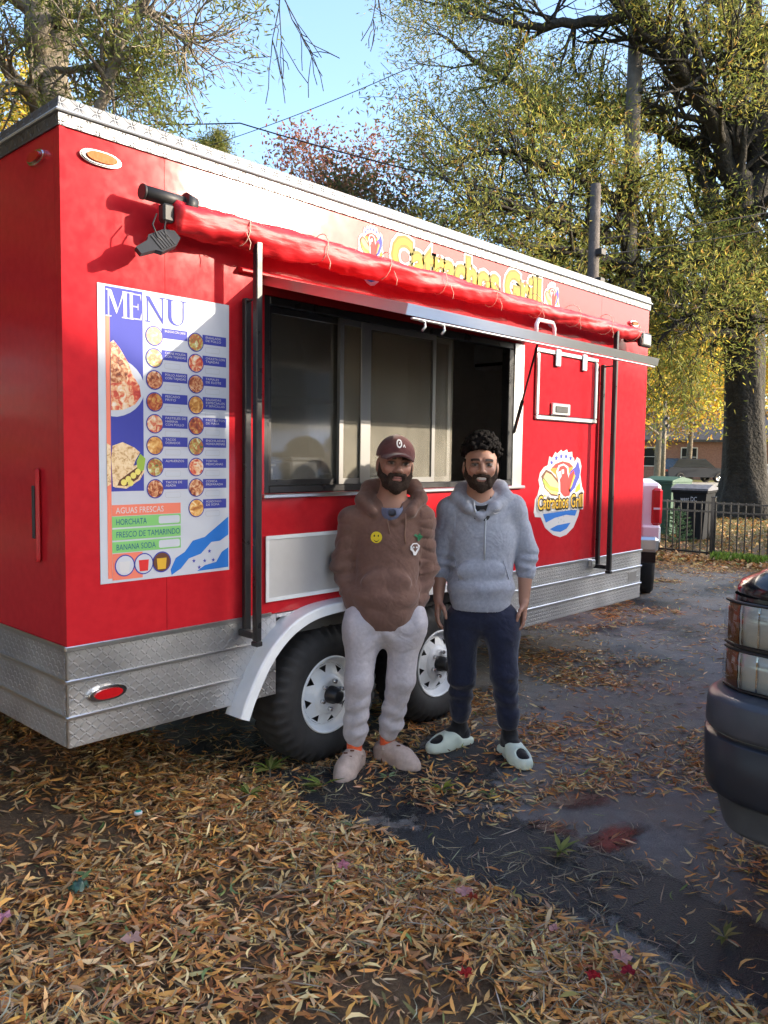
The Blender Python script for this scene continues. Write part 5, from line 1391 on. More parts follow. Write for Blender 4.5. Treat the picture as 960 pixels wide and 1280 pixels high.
limb_path(mb, tips, [B(50, 20), B(10, -10), B(-40, -60)], .14, .06, 2, 1.3)
limb_path(mb, tips, [B(70, 20), B(120, 20, -1), B(170, 10, -1), B(220, 22, -1)], .05, .02, 2, 1.0)
mb.build('trunk', 'bark_pale', lt)
tips = thin(tips, .9, .44, 62)
clad('crown', tips, 17000, .18, .13, .026, pal(17000, [(.14, .17, .05), (.19, .21, .06), (.10, .12, .04), (.32, .32, .06)], [.4, .3, .2, .1]), lt, (lb[0], lb[1], 0))
# bare twigs hanging into the sky: the end of a limb of a tree out of the frame
bb = np.array([1.6, 10.2, 0])
bt = empty('bare_tree', (bb[0], bb[1], 0)); tag(bt, 'leafless tree whose thin twigs hang into the blue sky', 'tree')
mb = MB(); tips = []
E_ = lambda x, y: at_d(x, y, 11.0)
mb.tube([bb, bb + np.array([.1, .1, 4]), bb + np.array([.2, .3, 8.5]), bb + np.array([1, .2, 10.6])], [.22, .18, .13, .07], 10)
mb.tube([bb + np.array([1, .2, 10.6]), E_(330, -60), E_(350, -10)], [.07, .04, .022], 8)
for x, y in ((352, 60), (375, 75), (395, 55), (343, 40)):
    branch(mb, tips, E_(350, -12), E_(x, y) - E_(350, -12), .85, .010, 1, spread=.45, up=-.12, seg=4)
mb.tube([E_(335, -40), E_(420, -60), E_(470, -20), E_(478, 30)], [.025, .022, .014, .007], 6)
branch(mb, tips, E_(470, -20), E_(476, 60) - E_(470, -20), .6, .010, 1, spread=.4, up=-.15, seg=4)
mb.build('trunk', 'bark_dark', bt)

YEL = [(.62, .46, .06), (.70, .52, .08), (.52, .44, .07), (.36, .38, .07), (.66, .36, .07)]
simple_tree('autumn_tree', 'bright yellow tree glowing behind the left oak trunk', 10, 26, 10.5, .22, 14, 16000, .5, .22, .10, YEL, ln=3.0, mat='foliage_far')
simple_tree('autumn_tree', 'pinkish red leaved tree against the sky behind the trailer roof', 420, 27, 10.6, .2, 12, 9000, .42, .16, .07, [(.34, .13, .08), (.40, .17, .10), (.24, .09, .06), (.22, .15, .06)], ln=2.6, mat='foliage_far')
simple_tree('autumn_tree', 'dusky green and rust tree behind the middle of the trailer roof', 470, 24, 8.4, .2, 12, 11000, .45, .16, .07, [(.12, .11, .04), (.18, .10, .05), (.09, .09, .035)], ln=2.4, mat='foliage_far')
simple_tree('pine_tree', 'small rounded pine top standing alone over the trailer roof', 268, 46, 18.6, .25, 16, 14000, .32, .28, .05, [(.16, .17, .04), (.20, .19, .06), (.11, .13, .03)], ln=1.2, mat='foliage_far', z0=.78, dp=1)
spots = [(822, 46, 8.2, 'yellow tree standing past the end of the trailer', YEL), (862, 55, 9.0, 'orange yellow tree beside the far parked car', [(.50, .26, .04), (.50, .34, .05), (.40, .28, .05)]), (990, 50, 9.0, 'yellow tree standing beyond the oak trunk', YEL), (780, 60, 12.0, 'olive tree far behind the white pickup', [(.20, .20, .05), (.30, .26, .05), (.14, .15, .04)]), (900, 66, 13.0, 'tall olive yellow tree behind the far brick house', [(.22, .22, .05), (.34, .28, .05), (.14, .15, .04)]), (700, 52, 13.0, 'green gold tree far behind the trailer', [(.16, .17, .04), (.24, .20, .05), (.12, .12, .04)])]
for px_, D_, h_, lab, cc in spots:
    simple_tree('autumn_tree', lab, px_, D_, h_, .2, 12, 13000, .6, .26, .13, cc, ln=3.4, mat='foliage_far', z0=.28, bark='bark_pale')

# ============================================================ far houses and car
pm('brick_far', (0.34, 0.19, 0.15), rough=0.9, var=(8, 0.25))
pm('siding', (0.55, 0.53, 0.48), rough=0.8, var=(3, 0.1))
pm('shingle', (0.10, 0.10, 0.11), rough=0.9, var=(6, 0.3))
pm('trim_white', (0.75, 0.75, 0.73), rough=0.6)
pm('pane_dark', (0.02, 0.024, 0.028), rough=0.25, spec=0.3)
def house(name, label, cx, cy, rz, w, d, hgt, rise, wall, nwin, storeys=1, over=.35, gable_front=False):
    o = empty(name, (cx, cy, 0), rz, off=(0, 0, 0)); tag(o, label, 'house')
    MB().box((-d / 2, -w / 2, 0), (d / 2, w / 2, hgt)).build('wall', wall, o)
    if gable_front:
        MB().prism([(-w / 2, hgt + .001), (w / 2, hgt + .001), (0, hgt + rise)], lambda u, v, h: (h, u, v), -d / 2, d / 2).build('gable', wall, o)
        t = .18; k = rise / (w / 2)
        for s in (-1, 1):
            MB().prism([(0, hgt + rise + .002), (s * (w / 2 + over), hgt - over * k + .002), (s * (w / 2 + over), hgt - over * k + t), (0, hgt + rise + t)], lambda u, v, h: (h, u, v), -d / 2 - over, d / 2 + over).build('roof', 'shingle', o)
    else:
        k = rise / (d / 2)
        MB().prism([(-d / 2, hgt + .001), (d / 2, hgt + .001), (0, hgt + rise)], lambda u, v, h: (u, h, v), -w / 2, w / 2).build('gable', wall, o)
        for s in (-1, 1):
            MB().prism([(0, hgt + rise + .002), (s * (d / 2 + over), hgt - over * k + .002), (s * (d / 2 + over), hgt - over * k + .18), (0, hgt + rise + .18)], lambda u, v, h: (u, h, v), -w / 2 - over, w / 2 + over).build('roof', 'shingle', o)
    for q in range(storeys):
        for i in range(nwin):
            y = -w / 2 + w * (i + .5) / nwin; z = 1.0 + q * 2.8
            if q == 0 and i == nwin // 2:
                dr = MB().box((-d / 2 - .06, y - .5, 0.15), (-d / 2 - .002, y + .5, 2.25)).build('door', 'trim_white', o)
                continue
            f = MB().box((-d / 2 - .06, y - .6, z - .08), (-d / 2 - .002, y + .6, z + 1.42)).build('window', 'trim_white', o)
            for (a, b_) in ((z, z + .66), (z + .70, z + 1.34)): MB().box((-d / 2 - .064, y - .52, a), (-d / 2 - .0605, y + .52, b_)).build('pane', 'pane_dark', f)
    return o
hb = at_d(905, 585, 62)
house('brick_house', 'low red brick house with white trim beyond the far lawn', hb[0] + 2, hb[1], R(18), 15, 8, 3.0, 2.2, 'brick_far', 5)
hb = at_d(800, 585, 70)
house('far_house', 'pale grey house half hidden by yellow trees', hb[0] + 2, hb[1] + 2, R(25), 12, 8, 3.0, 2.4, 'siding', 4)
hb = at_d(975, 590, 50)
rl = empty('stair_rail', (hb[0], hb[1], 0)); tag(rl, 'white sloping stair rail in front of the brick house', 'railing')
MB().tube([(hb[0], hb[1], .25), (hb[0] - .9, hb[1] + 2.2, 1.5)], .05, 6).tube([(hb[0], hb[1], .85), (hb[0] - .9, hb[1] + 2.2, 2.1)], .05, 6).build('hand_rail', 'trim_white', rl)
for t in np.linspace(0, 1, 8):
    MB().tube([(hb[0] - .9 * t, hb[1] + 2.2 * t, .25 + 1.25 * t - (.25 if t == 0 else 0)), (hb[0] - .9 * t, hb[1] + 2.2 * t, .85 + 1.25 * t)], .025, 5).build('baluster', 'trim_white', rl)
cb = at_d(866, 590, 54)
pm('car_dark', (0.02, 0.024, 0.034), rough=0.4, spec=0.3)
fc_ = empty('parked_car', (cb[0], cb[1], 0), R(42.9 - 90 + 10), off=(0, 0, 0)); tag(fc_, 'dark car parked on the street before the brick house', 'car')
MB().prism([(-2.2, .35), (2.2, .35), (2.25, .75), (1.9, .95), (-2.1, 1.0), (-2.25, .8)], lambda u, v, h: (u, h, v), -.85, .85).build('body', 'car_dark', fc_)
MB().prism([(-1.9, 1.001), (1.2, .98), (.5, 1.5), (-1.5, 1.52)], lambda u, v, h: (u, h, v), -.75, .75).build('cabin', 'pane_dark', fc_)
MB().prism([(-1.5, 1.521), (.5, 1.501), (.45, 1.56), (-1.45, 1.58)], lambda u, v, h: (u, h, v), -.76, .76).build('roof', 'car_dark', fc_)
for x in (-1.4, 1.4):
    for s in (-1, 1): car_wheel(fc_, x, s * .86, s, .33)
MB().box((-2.27, -.8, .72), (-2.2, -.45, .85)).build('tail_lamp', 'tail_red', fc_)
# street and far sidewalk sheets
rd0 = at_d(860, 607, 48)
pm('concrete', (0.42, 0.40, 0.36), rough=0.9, var=(3, 0.2))
S_ = lambda a, b_: [tuple(np.array([rd0[0], rd0[1], 0]) + FH * a + RH * -60)[:2], tuple(np.array([rd0[0], rd0[1], 0]) + FH * a + RH * 60)[:2], tuple(np.array([rd0[0], rd0[1], 0]) + FH * b_ + RH * 60)[:2], tuple(np.array([rd0[0], rd0[1], 0]) + FH * b_ + RH * -60)[:2]]
tag(MB().flat(S_(-8.5, -7.0), lambda u, v, h: (u, v, h), .008).build('pavement', 'concrete'), kind='structure')
tag(MB().flat(S_(-1, 7), lambda u, v, h: (u, v, h), .008).build('street', 'concrete'), kind='structure')

# ============================================================ unseen houses added to shade and light the driveway, unseen trees added for reflections
uh = np.array([math.cos(SUN_AZ), math.sin(SUN_AZ), 0])        # toward the sun
ul = np.array([-uh[1], uh[0], 0])                              # along its gable: grows with x on the trailer wall
DH = 15.0; TE = math.tan(SUN_EL)
def nb(u, d): return np.array([0, 0, 0]) + ul * u + uh * d
EU, KS = 1.303, .845
eave = 1.28 + (DH - 1.02) * TE; ridge_u = -3.2; hwid = 2 * (EU - ridge_u)
c0 = nb(ridge_u, DH + 5.0)
house('shade_house', 'unseen two storey gabled house, added to cast shade over the trailer and driveway', c0[0], c0[1], SUN_AZ, hwid - .7, 10 - .7, eave - .18 + .35 * KS, (hwid - .7) / 2 * KS, 'siding', 4, 2, over=.35, gable_front=True)  # out of view; added, its roofline shaped to cast the trailer's shade edge
house('shade_wing', 'unseen lower house wing with a long ridge, added to cast shade', 11.85 + 9.2, -13.0, R(-90), 18, 6, 4.3, 1.26 + 13 * .4053 - 4.3 - .18, 'siding', 5, 1)  # out of view; added to hold the shade edge level along the wall
for (x, y, h_, lab) in ((-15, 1, 11, 'unseen yellow green tree past the white house, added for reflections'), (-13, 5, 12, 'unseen golden tree beyond the lawn, added for reflections'), (-4, -14, 12, 'unseen rust and yellow tree behind the viewer, added for reflections')):  # out of view; trees added to be mirrored in the glossy surfaces
    simple_tree('autumn_tree', lab, 0, 0, h_, .3, 12, 9000, .7, .36, .17, [(.30, .24, .04), (.20, .20, .04), (.42, .24, .05)], ln=4.0, base=np.array([x, y, 0.0]), mat='foliage_far')

for (x, y, h_, lab) in ((-3, 19, 11, 'unseen dense dark tree off the rear corner of the trailer, added for reflections'), (-8, 16, 12, 'unseen amber leaved tree off the rear of the trailer, added for reflections'), (-12, 11, 12, 'unseen brown and gold tree across the side lawn, added for reflections'), (2.5, 27, 10, 'unseen tall mixed green tree off the hidden side of the trailer, added for reflections')):  # out of view; trees added as dark foliage for the end panel to mirror
    simple_tree('autumn_tree', lab, 0, 0, h_, .35, 16, 9000, .8, .60, .34, [(.11, .09, .03), (.20, .13, .03), (.07, .07, .025)], ln=4.2, base=np.array([x, y, 0.0]), mat='foliage_far', z0=.12)

pm('white_siding', (0.80, 0.79, 0.76), rough=0.8, var=(3, 0.05))
wh = house('fill_house', 'unseen white clapboard house behind the viewer, added to bounce sunlight into the shade', -13.0, -6.5, R(180), 15, 8, 6.0, 2.6, 'white_siding', 5, 2)  # out of view; added so its sunlit wall throws fill light into the shade
for k in range(38):
    MB().box((-4.03, -7.49, .08 + k * .155), (-4.001, 7.49, .225 + k * .155)).build('clapboard', 'white_siding', wh)

# ============================================================ people: signed distance fields turned into one skin each
class Vol:
    def __init__(s, lo, hi, h):
        s.lo = np.array(lo, float); s.h = h
        s.n = np.ceil((np.array(hi) - s.lo) / h).astype(int) + 1
        s.d = np.full(tuple(s.n), 0.5, np.float32)
        s.ax = [s.lo[i] + h * np.arange(s.n[i]) for i in range(3)]
    def sub(s, lo, hi):
        a = np.clip(np.floor((np.array(lo) - s.lo) / s.h).astype(int), 0, s.n - 1); b = np.clip(np.ceil((np.array(hi) - s.lo) / s.h).astype(int) + 1, 0, s.n)
        sl = tuple(slice(a[i], b[i]) for i in range(3))
        g = np.meshgrid(*[s.ax[i][sl[i]].astype(np.float32) for i in range(3)], indexing='ij')
        return sl, g
    def mix(s, sl, d, k, op):
        o = s.d[sl]
        if op == 'u':
            h = np.maximum(k - np.abs(o - d), 0) / k if k > 0 else 0
            s.d[sl] = np.minimum(o, d) - h * h * k * .25
        else:
            h = np.maximum(k - np.abs(-o - d), 0) / k if k > 0 else 0
            s.d[sl] = np.maximum(o, -d) + h * h * k * .25
    def cone(s, a, b, ra, rb, k=.02, op='u', sc=(1, 1, 1)):
        a, b = np.array(a, float), np.array(b, float); sc_ = np.array(sc, float)
        R_ = max(ra, rb) * max(sc_) + k + .02
        sl, g = s.sub(np.minimum(a, b) - R_, np.maximum(a, b) + R_)
        if min(x.size for x in g) == 0: return
        ba = (b - a) / sc_; L2 = max(ba @ ba, 1e-9)
        p = [(g[i] - a[i]) / sc_[i] for i in range(3)]
        t = np.clip((p[0] * ba[0] + p[1] * ba[1] + p[2] * ba[2]) / L2, 0, 1)
        d = np.sqrt((p[0] - t * ba[0]) ** 2 + (p[1] - t * ba[1]) ** 2 + (p[2] - t * ba[2]) ** 2) - (ra + (rb - ra) * t)
        s.mix(sl, (d * min(sc_)).astype(np.float32), k, op)
    def ell(s, c, r, k=.02, op='u', rot=None):
        c, r = np.array(c, float), np.array(r, float)
        R_ = max(r) + k + .02
        sl, g = s.sub(c - R_, c + R_)
        if min(x.size for x in g) == 0: return
        q = np.stack([g[i] - c[i] for i in range(3)], -1)
        if rot is not None: q = q @ np.array(rot, np.float32)
        k0 = np.sqrt(((q / r.astype(np.float32)) ** 2).sum(-1)); k1 = np.sqrt(((q / (r * r).astype(np.float32)) ** 2).sum(-1)) + 1e-6
        s.mix(sl, (k0 * (k0 - 1) / k1).astype(np.float32), k, op)
    def chain(s, pts, rad, k=.02, sc=(1, 1, 1)):
        for i in range(len(pts) - 1): s.cone(pts[i], pts[i + 1], rad[i], rad[i + 1], k, sc=sc)
    def cut(s, lo, hi):
        """remove a box"""
        sl, g = s.sub(lo, hi)
        s.d[sl] = np.maximum(s.d[sl], .01)
    def below(s, z, a=(0, 0, 1)):
        pass
    def disp(s, fn, band=.03):
        idx = np.nonzero(np.abs(s.d) < band)
        P = [s.ax[i][idx[i]] for i in range(3)]
        s.d[idx] += fn(*P).astype(np.float32)
    def mesh(s):
        D = s.d; ins = D < 0
        c = np.zeros(tuple(s.n - 1), np.uint8)
        for dx in (0, 1):
            for dy in (0, 1):
                for dz in (0, 1): c += ins[dx:s.n[0] - 1 + dx, dy:s.n[1] - 1 + dy, dz:s.n[2] - 1 + dz]
        act = np.nonzero((c > 0) & (c < 8)); n = len(act[0])
        I = np.stack(act, 1)
        acc = np.zeros((n, 3)); cnt = np.zeros(n)
        co = [(x, y, z) for x in (0, 1) for y in (0, 1) for z in (0, 1)]
        val = {q: D[I[:, 0] + q[0], I[:, 1] + q[1], I[:, 2] + q[2]] for q in co}
        for q in co:
            for ax in range(3):
                if q[ax] == 0:
                    e = tuple(1 if i == ax else q[i] for i in range(3))
                    a, b = val[q], val[e]; m_ = (a < 0) != (b < 0)
                    t = a[m_] / (a[m_] - b[m_] + 1e-12)
                    base = np.tile(np.array(q, float), (m_.sum(), 1)); base[:, ax] += t
                    acc[m_] += base; cnt[m_] += 1
        V = (I + acc / np.maximum(cnt, 1)[:, None]) * s.h + s.lo
        num = np.full(tuple(s.n - 1), -1, np.int64); num[act] = np.arange(n)
        Q = []
        for ax in range(3):
            a = ins; sl0 = [slice(None)] * 3; sl1 = [slice(None)] * 3; sl0[ax] = slice(0, -1); sl1[ax] = slice(1, None)
            x = np.nonzero(a[tuple(sl0)] != a[tuple(sl1)])
            E = np.stack(x, 1); o1, o2 = [i for i in range(3) if i != ax]
            ok = (E[:, o1] > 0) & (E[:, o2] > 0) & (E[:, o1] < s.n[o1] - 1) & (E[:, o2] < s.n[o2] - 1)
            E = E[ok]; flip = a[tuple(E.T)]
            def gi(da, db):
                F = E.copy(); F[:, o1] += da; F[:, o2] += db; return num[tuple(F.T)]
            q = np.stack([gi(-1, -1), gi(0, -1), gi(0, 0), gi(-1, 0)], 1)
            if ax == 1: flip = ~flip
            q[~flip] = q[~flip][:, ::-1]
            Q.append(q)
        return V, np.concatenate(Q)
def relax(V, Q, it=2, lam=.5):
    for _ in range(it):
        a = np.zeros_like(V); c = np.zeros(len(V))
        for i in range(4):
            j = (i + 1) % 4
            np.add.at(a, Q[:, i], V[Q[:, j]]); np.add.at(a, Q[:, j], V[Q[:, i]])
            np.add.at(c, Q[:, i], 1); np.add.at(c, Q[:, j], 1)
        V = V * (1 - lam) + lam * a / np.maximum(c, 1)[:, None]
    return V
def sdf_obj(name, vol, mat, parent, cols=None, sm=1):
    V, Q = vol.mesh(); V = relax(V, Q, sm) if sm else V
    C_ = cols(V) if cols is not None else None
    return np_mesh(name, V, quads=Q, mat=mat, parent=parent, cols=C_, smooth=True)
def wrinkle(seed, amp, fr=(14, 14, 30)):
    r_ = np.random.default_rng(seed); W = r_.normal(0, 1, (6, 3)) * np.array(fr); ph = r_.uniform(0, 6.28, 6)
    def f(x, y, z):
        o = 0; wx = .03 * np.sin(9 * z + 5 * x) + .02 * np.sin(17 * x)
        for i in range(6): o = o + np.sin(W[i, 0] * (x + wx) + W[i, 1] * (y + wx) + W[i, 2] * (z + wx * .6) + ph[i])
        o = o / 3
        return amp * 1.7 * (.45 - np.sqrt(np.abs(o)).clip(0, 1.2))
    return f
attr_mat('skin', rough=0.5, spec=0.4, bump=(160, .15, .002))
pm('hair_black', (0.008, 0.007, 0.007), rough=0.85, spec=0.15, bump=(260, .6, .004))
pm('beard_black', (0.045, 0.031, 0.025), rough=0.9, spec=0.1, var=(260, 0.6), bump=(300, 1.0, .006))
def cloth(name, c, v=0.12, sheen=.25, weave=420):
    m = pm(name, c, rough=0.9, spec=0.2, var=(60, v), bump=(weave, .35, .0015))
    nt = m.node_tree; b = nt.nodes['Principled BSDF']; b.inputs['Sheen Weight'].default_value = sheen
    fine = b.inputs['Normal'].links[0].from_node
    tc = N(nt, 'ShaderNodeTexCoord').outputs['Object']
    n1 = N(nt, 'ShaderNodeTexNoise', {'Vector': tc, 'Scale': 8.0, 'Detail': 2.5, 'Distortion': 1.2})
    bp = N(nt, 'ShaderNodeBump', {'Height': n1.outputs[0], 'Strength': 0.25, 'Distance': 0.045})
    nt.links.new(bp.outputs[0], fine.inputs['Normal'])
cloth('brown_fleece', (0.150, 0.085, 0.068)); cloth('grey_fleece', (0.30, 0.325, 0.395), .16); cloth('pale_sweat', (0.44, 0.42, 0.46), .1)
cloth('navy_sweat', (0.017, 0.021, 0.045), .2); cloth('cap_cloth', (0.105, 0.038, 0.040)); cloth('black_cloth', (0.012, 0.012, 0.014)); cloth('blue_tee', (0.13, 0.15, 0.24)); cloth('orange_sock', (0.75, 0.12, 0.04))
pm('cord_brown', (0.20, 0.12, 0.09), rough=0.8); pm('cord_grey', (0.42, 0.46, 0.52), rough=0.8)
pm('clog_foam', (0.42, 0.33, 0.29), rough=0.65, var=(25, .2)); pm('slide_foam', (0.62, 0.70, 0.60), rough=0.55, var=(20, .06))
pm('thread_white', (0.75, 0.75, 0.78), rough=0.7); pm('thread_yellow', (0.78, 0.62, 0.03), rough=0.7); pm('thread_green', (0.02, 0.16, 0.07), rough=0.7); pm('eye_white', (0.62, 0.58, 0.55), rough=0.15); pm('eye_dark', (0.012, 0.008, 0.006), rough=0.1); pm('teeth', (0.72, 0.68, 0.62), rough=0.3)

def rotm(yaw, tilt=0.0, nod=0.0):
    cy_, sy_ = math.cos(yaw), math.sin(yaw); ct, s_t = math.cos(tilt), math.sin(tilt); cn, sn = math.cos(nod), math.sin(nod)
    return np.array([[cy_, -sy_, 0], [sy_, cy_, 0], [0, 0, 1]]) @ np.array([[ct, 0, s_t], [0, 1, 0], [-s_t, 0, ct]]) @ np.array([[1, 0, 0], [0, cn, -sn], [0, sn, cn]])

def person(D, x0, label, J, head, skin, body_fn):
    """J: joints as (photo x, photo y, depth offset); the figure stands D metres ahead, facing the viewer"""
    base = CAM + FH * D + RH * x0; base[2] = 0
    root_loc = (base[0], base[1], 0)
    def loc(px, py, dy=0.0):
        p = at_d(px, py, D + dy); q = p - base
        return np.array([q @ RH, q @ FH, p[2]])
    K = {k: loc(*v) for k, v in J.items()}
    return root_loc, loc, K

def hand(v, wrist, el, side, curl=.5):
    """relaxed hand hanging from the wrist; side +1: thumb toward +x of the figure"""
    d = wrist - el; d /= np.linalg.norm(d)
    fw = np.array([0, -1.0, 0]); fw -= d * (fw @ d); fw /= np.linalg.norm(fw)      # toward the viewer
    inn = np.cross(d, fw); inn /= np.linalg.norm(inn)
    inn = inn * (1 if inn[0] * side > 0 else -1)                                    # palm side
    pc = wrist + d * .05
    for t in (-.024, -.008, .008, .024):
        v.cone(wrist + fw * t * .7 + d * .005, wrist + d * .088 + fw * t * 1.05, .015, .0125, .014)
    for i, (t, L) in enumerate(((.030, .068), (.010, .078), (-.010, .073), (-.029, .058))):
        a = wrist + d * .088 + fw * t
        b = a + (d * .95 + inn * .25 * curl + fw * t * 1.2) * L * .45
        c = b + (d * .82 + inn * .75 * curl + fw * t * .3) * L * .33
        e = c + (d * .55 + inn * 1.1 * curl) * L * .27
        v.cone(a, b, .0095, .0088, .006); v.cone(b, c, .0088, .0082, .004); v.cone(c, e, .0082, .0068, .004)
    a = wrist + d * .022 + fw * .022 + inn * .006
    b = a + (d * .62 + fw * .55 + inn * .45) * .040; c = b + (d * .88 + fw * .25 + inn * .35) * .034; e = c + (d * .97 + inn * .2) * .026
    v.cone(a, b, .014, .0115, .012); v.cone(b, c, .0112, .0098, .005); v.cone(c, e, .0098, .0076, .005)

def add_head(v, c, M_, s=1.0, jaw=1.0):
    T_ = lambda *p: c + M_ @ (np.array(p) * s)
    E = lambda p, r, k=.02, op='u': v.ell(T_(*p), np.array(r) * s, k, op, M_)
    Cn = lambda a, b, ra, rb, k=.02, op='u': v.cone(T_(*a), T_(*b), ra * s, rb * s, k, op)
    E((0, .018, .035), (.076, .095, .088), .03)
    E((0, -.012, -.005), (.068, .080, .085), .03)
    Cn((0, -.045, -.055), (0, -.062, -.090), .048 * jaw, .030 * jaw, .03)
    for q in (-1, 1):
        Cn((q * .050, .0, -.050), (q * .022, -.055, -.092), .024, .020, .03)
        E((q * .040, -.062, -.022), (.022, .018, .018), .02)
        E((q * .033, -.0935, .004), (.017, .012, .0105), .012, 's')
        E((q * .033, -.076, .003), (.015, .013, .0125), .004)
        Cn((q * .014, -.090, .024), (q * .048, -.079, .026), .0085, .0065, .014)
        E((q * .079, .012, -.008), (.009, .022, .032), .008)
        E((q * .015, -.098, -.033), (.009, .010, .008), .008)
    Cn((0, -.086, .012), (0, -.108, -.026), .008, .0115, .010)
    E((0, -.108, -.030), (.012, .011, .010), .008)
    E((0, -.088, -.058), (.026, .012, .006), .008)
    E((0, -.087, -.069), (.022, .012, .007), .008)
    E((0, -.080, -.094), (.018, .014, .012), .014)
    Cn((0, .020, -.070), (0, .036, -.175), .055, .060, .03)
    return T_

def skin_cols(base, c, M_, s, lip=(.36, .15, .13), smile=False):
    base = np.array(base)
    def f(V):
        q = ((V - c) @ M_) / s
        C_ = np.tile(base, (len(V), 1)) * (1 + .05 * np.sin(V[:, :1] * 60) * np.sin(V[:, 2:] * 50))
        hd = (np.abs(q[:, 2]) < .13) & (q[:, 1] < .02) & (np.abs(q[:, 0]) < .09)
        ax = np.abs(q[:, 0])
        def put(m_, col_, a=1.0): C_[m_ & hd] = C_[m_ & hd] * (1 - a) + np.array(col_) * a
        front = q[:, 1] < -.055
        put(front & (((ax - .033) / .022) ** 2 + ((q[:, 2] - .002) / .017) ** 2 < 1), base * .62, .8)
        put(front & (((ax - .033) / .0145) ** 2 + ((q[:, 2] - .003) / .0050) ** 2 < 1), (.16, .13, .12))
        put(front & (((ax - .032) / .0065) ** 2 + ((q[:, 2] - .003) / .0055) ** 2 < 1), (.012, .008, .006))
        put(front & (((ax - .033) / .018) ** 2 + ((q[:, 2] - .0095) / .0030) ** 2 < 1), (.02, .012, .01))
        bz = .0275 - .10 * (ax - .03) ** 2 / .03
        put(front & (ax > .013) & (ax < .054) & (np.abs(q[:, 2] - bz) < .0062), (.018, .012, .010), .95)
        put(front & (ax < .026) & (np.abs(q[:, 2] + .063) < .0105), lip)
        if smile: put(front & (ax < .023) & (np.abs(q[:, 2] + .0625 - .09 * ax) < .0050), (.50, .47, .43))
        else: put(front & (ax < .024) & (np.abs(q[:, 2] + .063) < .0022), (.07, .03, .03))
        put(front & (((ax - .045) / .02) ** 2 + ((q[:, 2] + .025) / .018) ** 2 < 1), base * np.array([1.12, .92, .9]), .5)
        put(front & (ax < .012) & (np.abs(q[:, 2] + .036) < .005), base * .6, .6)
        return np.clip(C_, 0, 1)
    return f
def beard(parent, c, M_, s, full=1.0, moust=1.0):
    lo, hi = c - .15 * s, c + .13 * s; lo[2] = c[2] - .16 * s; hi[2] = c[2] + .06 * s
    v = Vol(lo, hi, .0032)
    T_ = lambda *p: c + M_ @ (np.array(p) * s)
    Cn = lambda a, b, ra, rb, k=.012, op='u': v.cone(T_(*a), T_(*b), ra * s, rb * s, k, op)
    for q in (-1, 1):
        Cn((q * .070, -.006, .004), (q * .062, -.018, -.045), .0085, .017)
        Cn((q * .062, -.018, -.045), (q * .036, -.058, -.090), .018, .022 * full)
        Cn((q * .036, -.058, -.090), (0, -.076, -.108), .023 * full, .026 * full)
        Cn((q * .030, -.082, -.080), (q * .034, -.084, -.052), .012, .0085)
        Cn((0, -.100, -.0465), (q * .030, -.090, -.052), .0085 * moust, .0085 * moust)
        Cn((q * .050, -.048, -.060), (q * .030, -.074, -.085), .019, .016)
    v.ell(T_(0, -.088, -.094), np.array([.024, .016, .018]) * s, .012, 'u', M_)
    v.ell(T_(0, -.105, -.0635), np.array([.0255, .030, .0095]) * s, .004, 's', M_)
    w = wrinkle(5, .0022, (160, 160, 120)); v.disp(w)
    return sdf_obj('beard', v, 'beard_black', parent, sm=1)

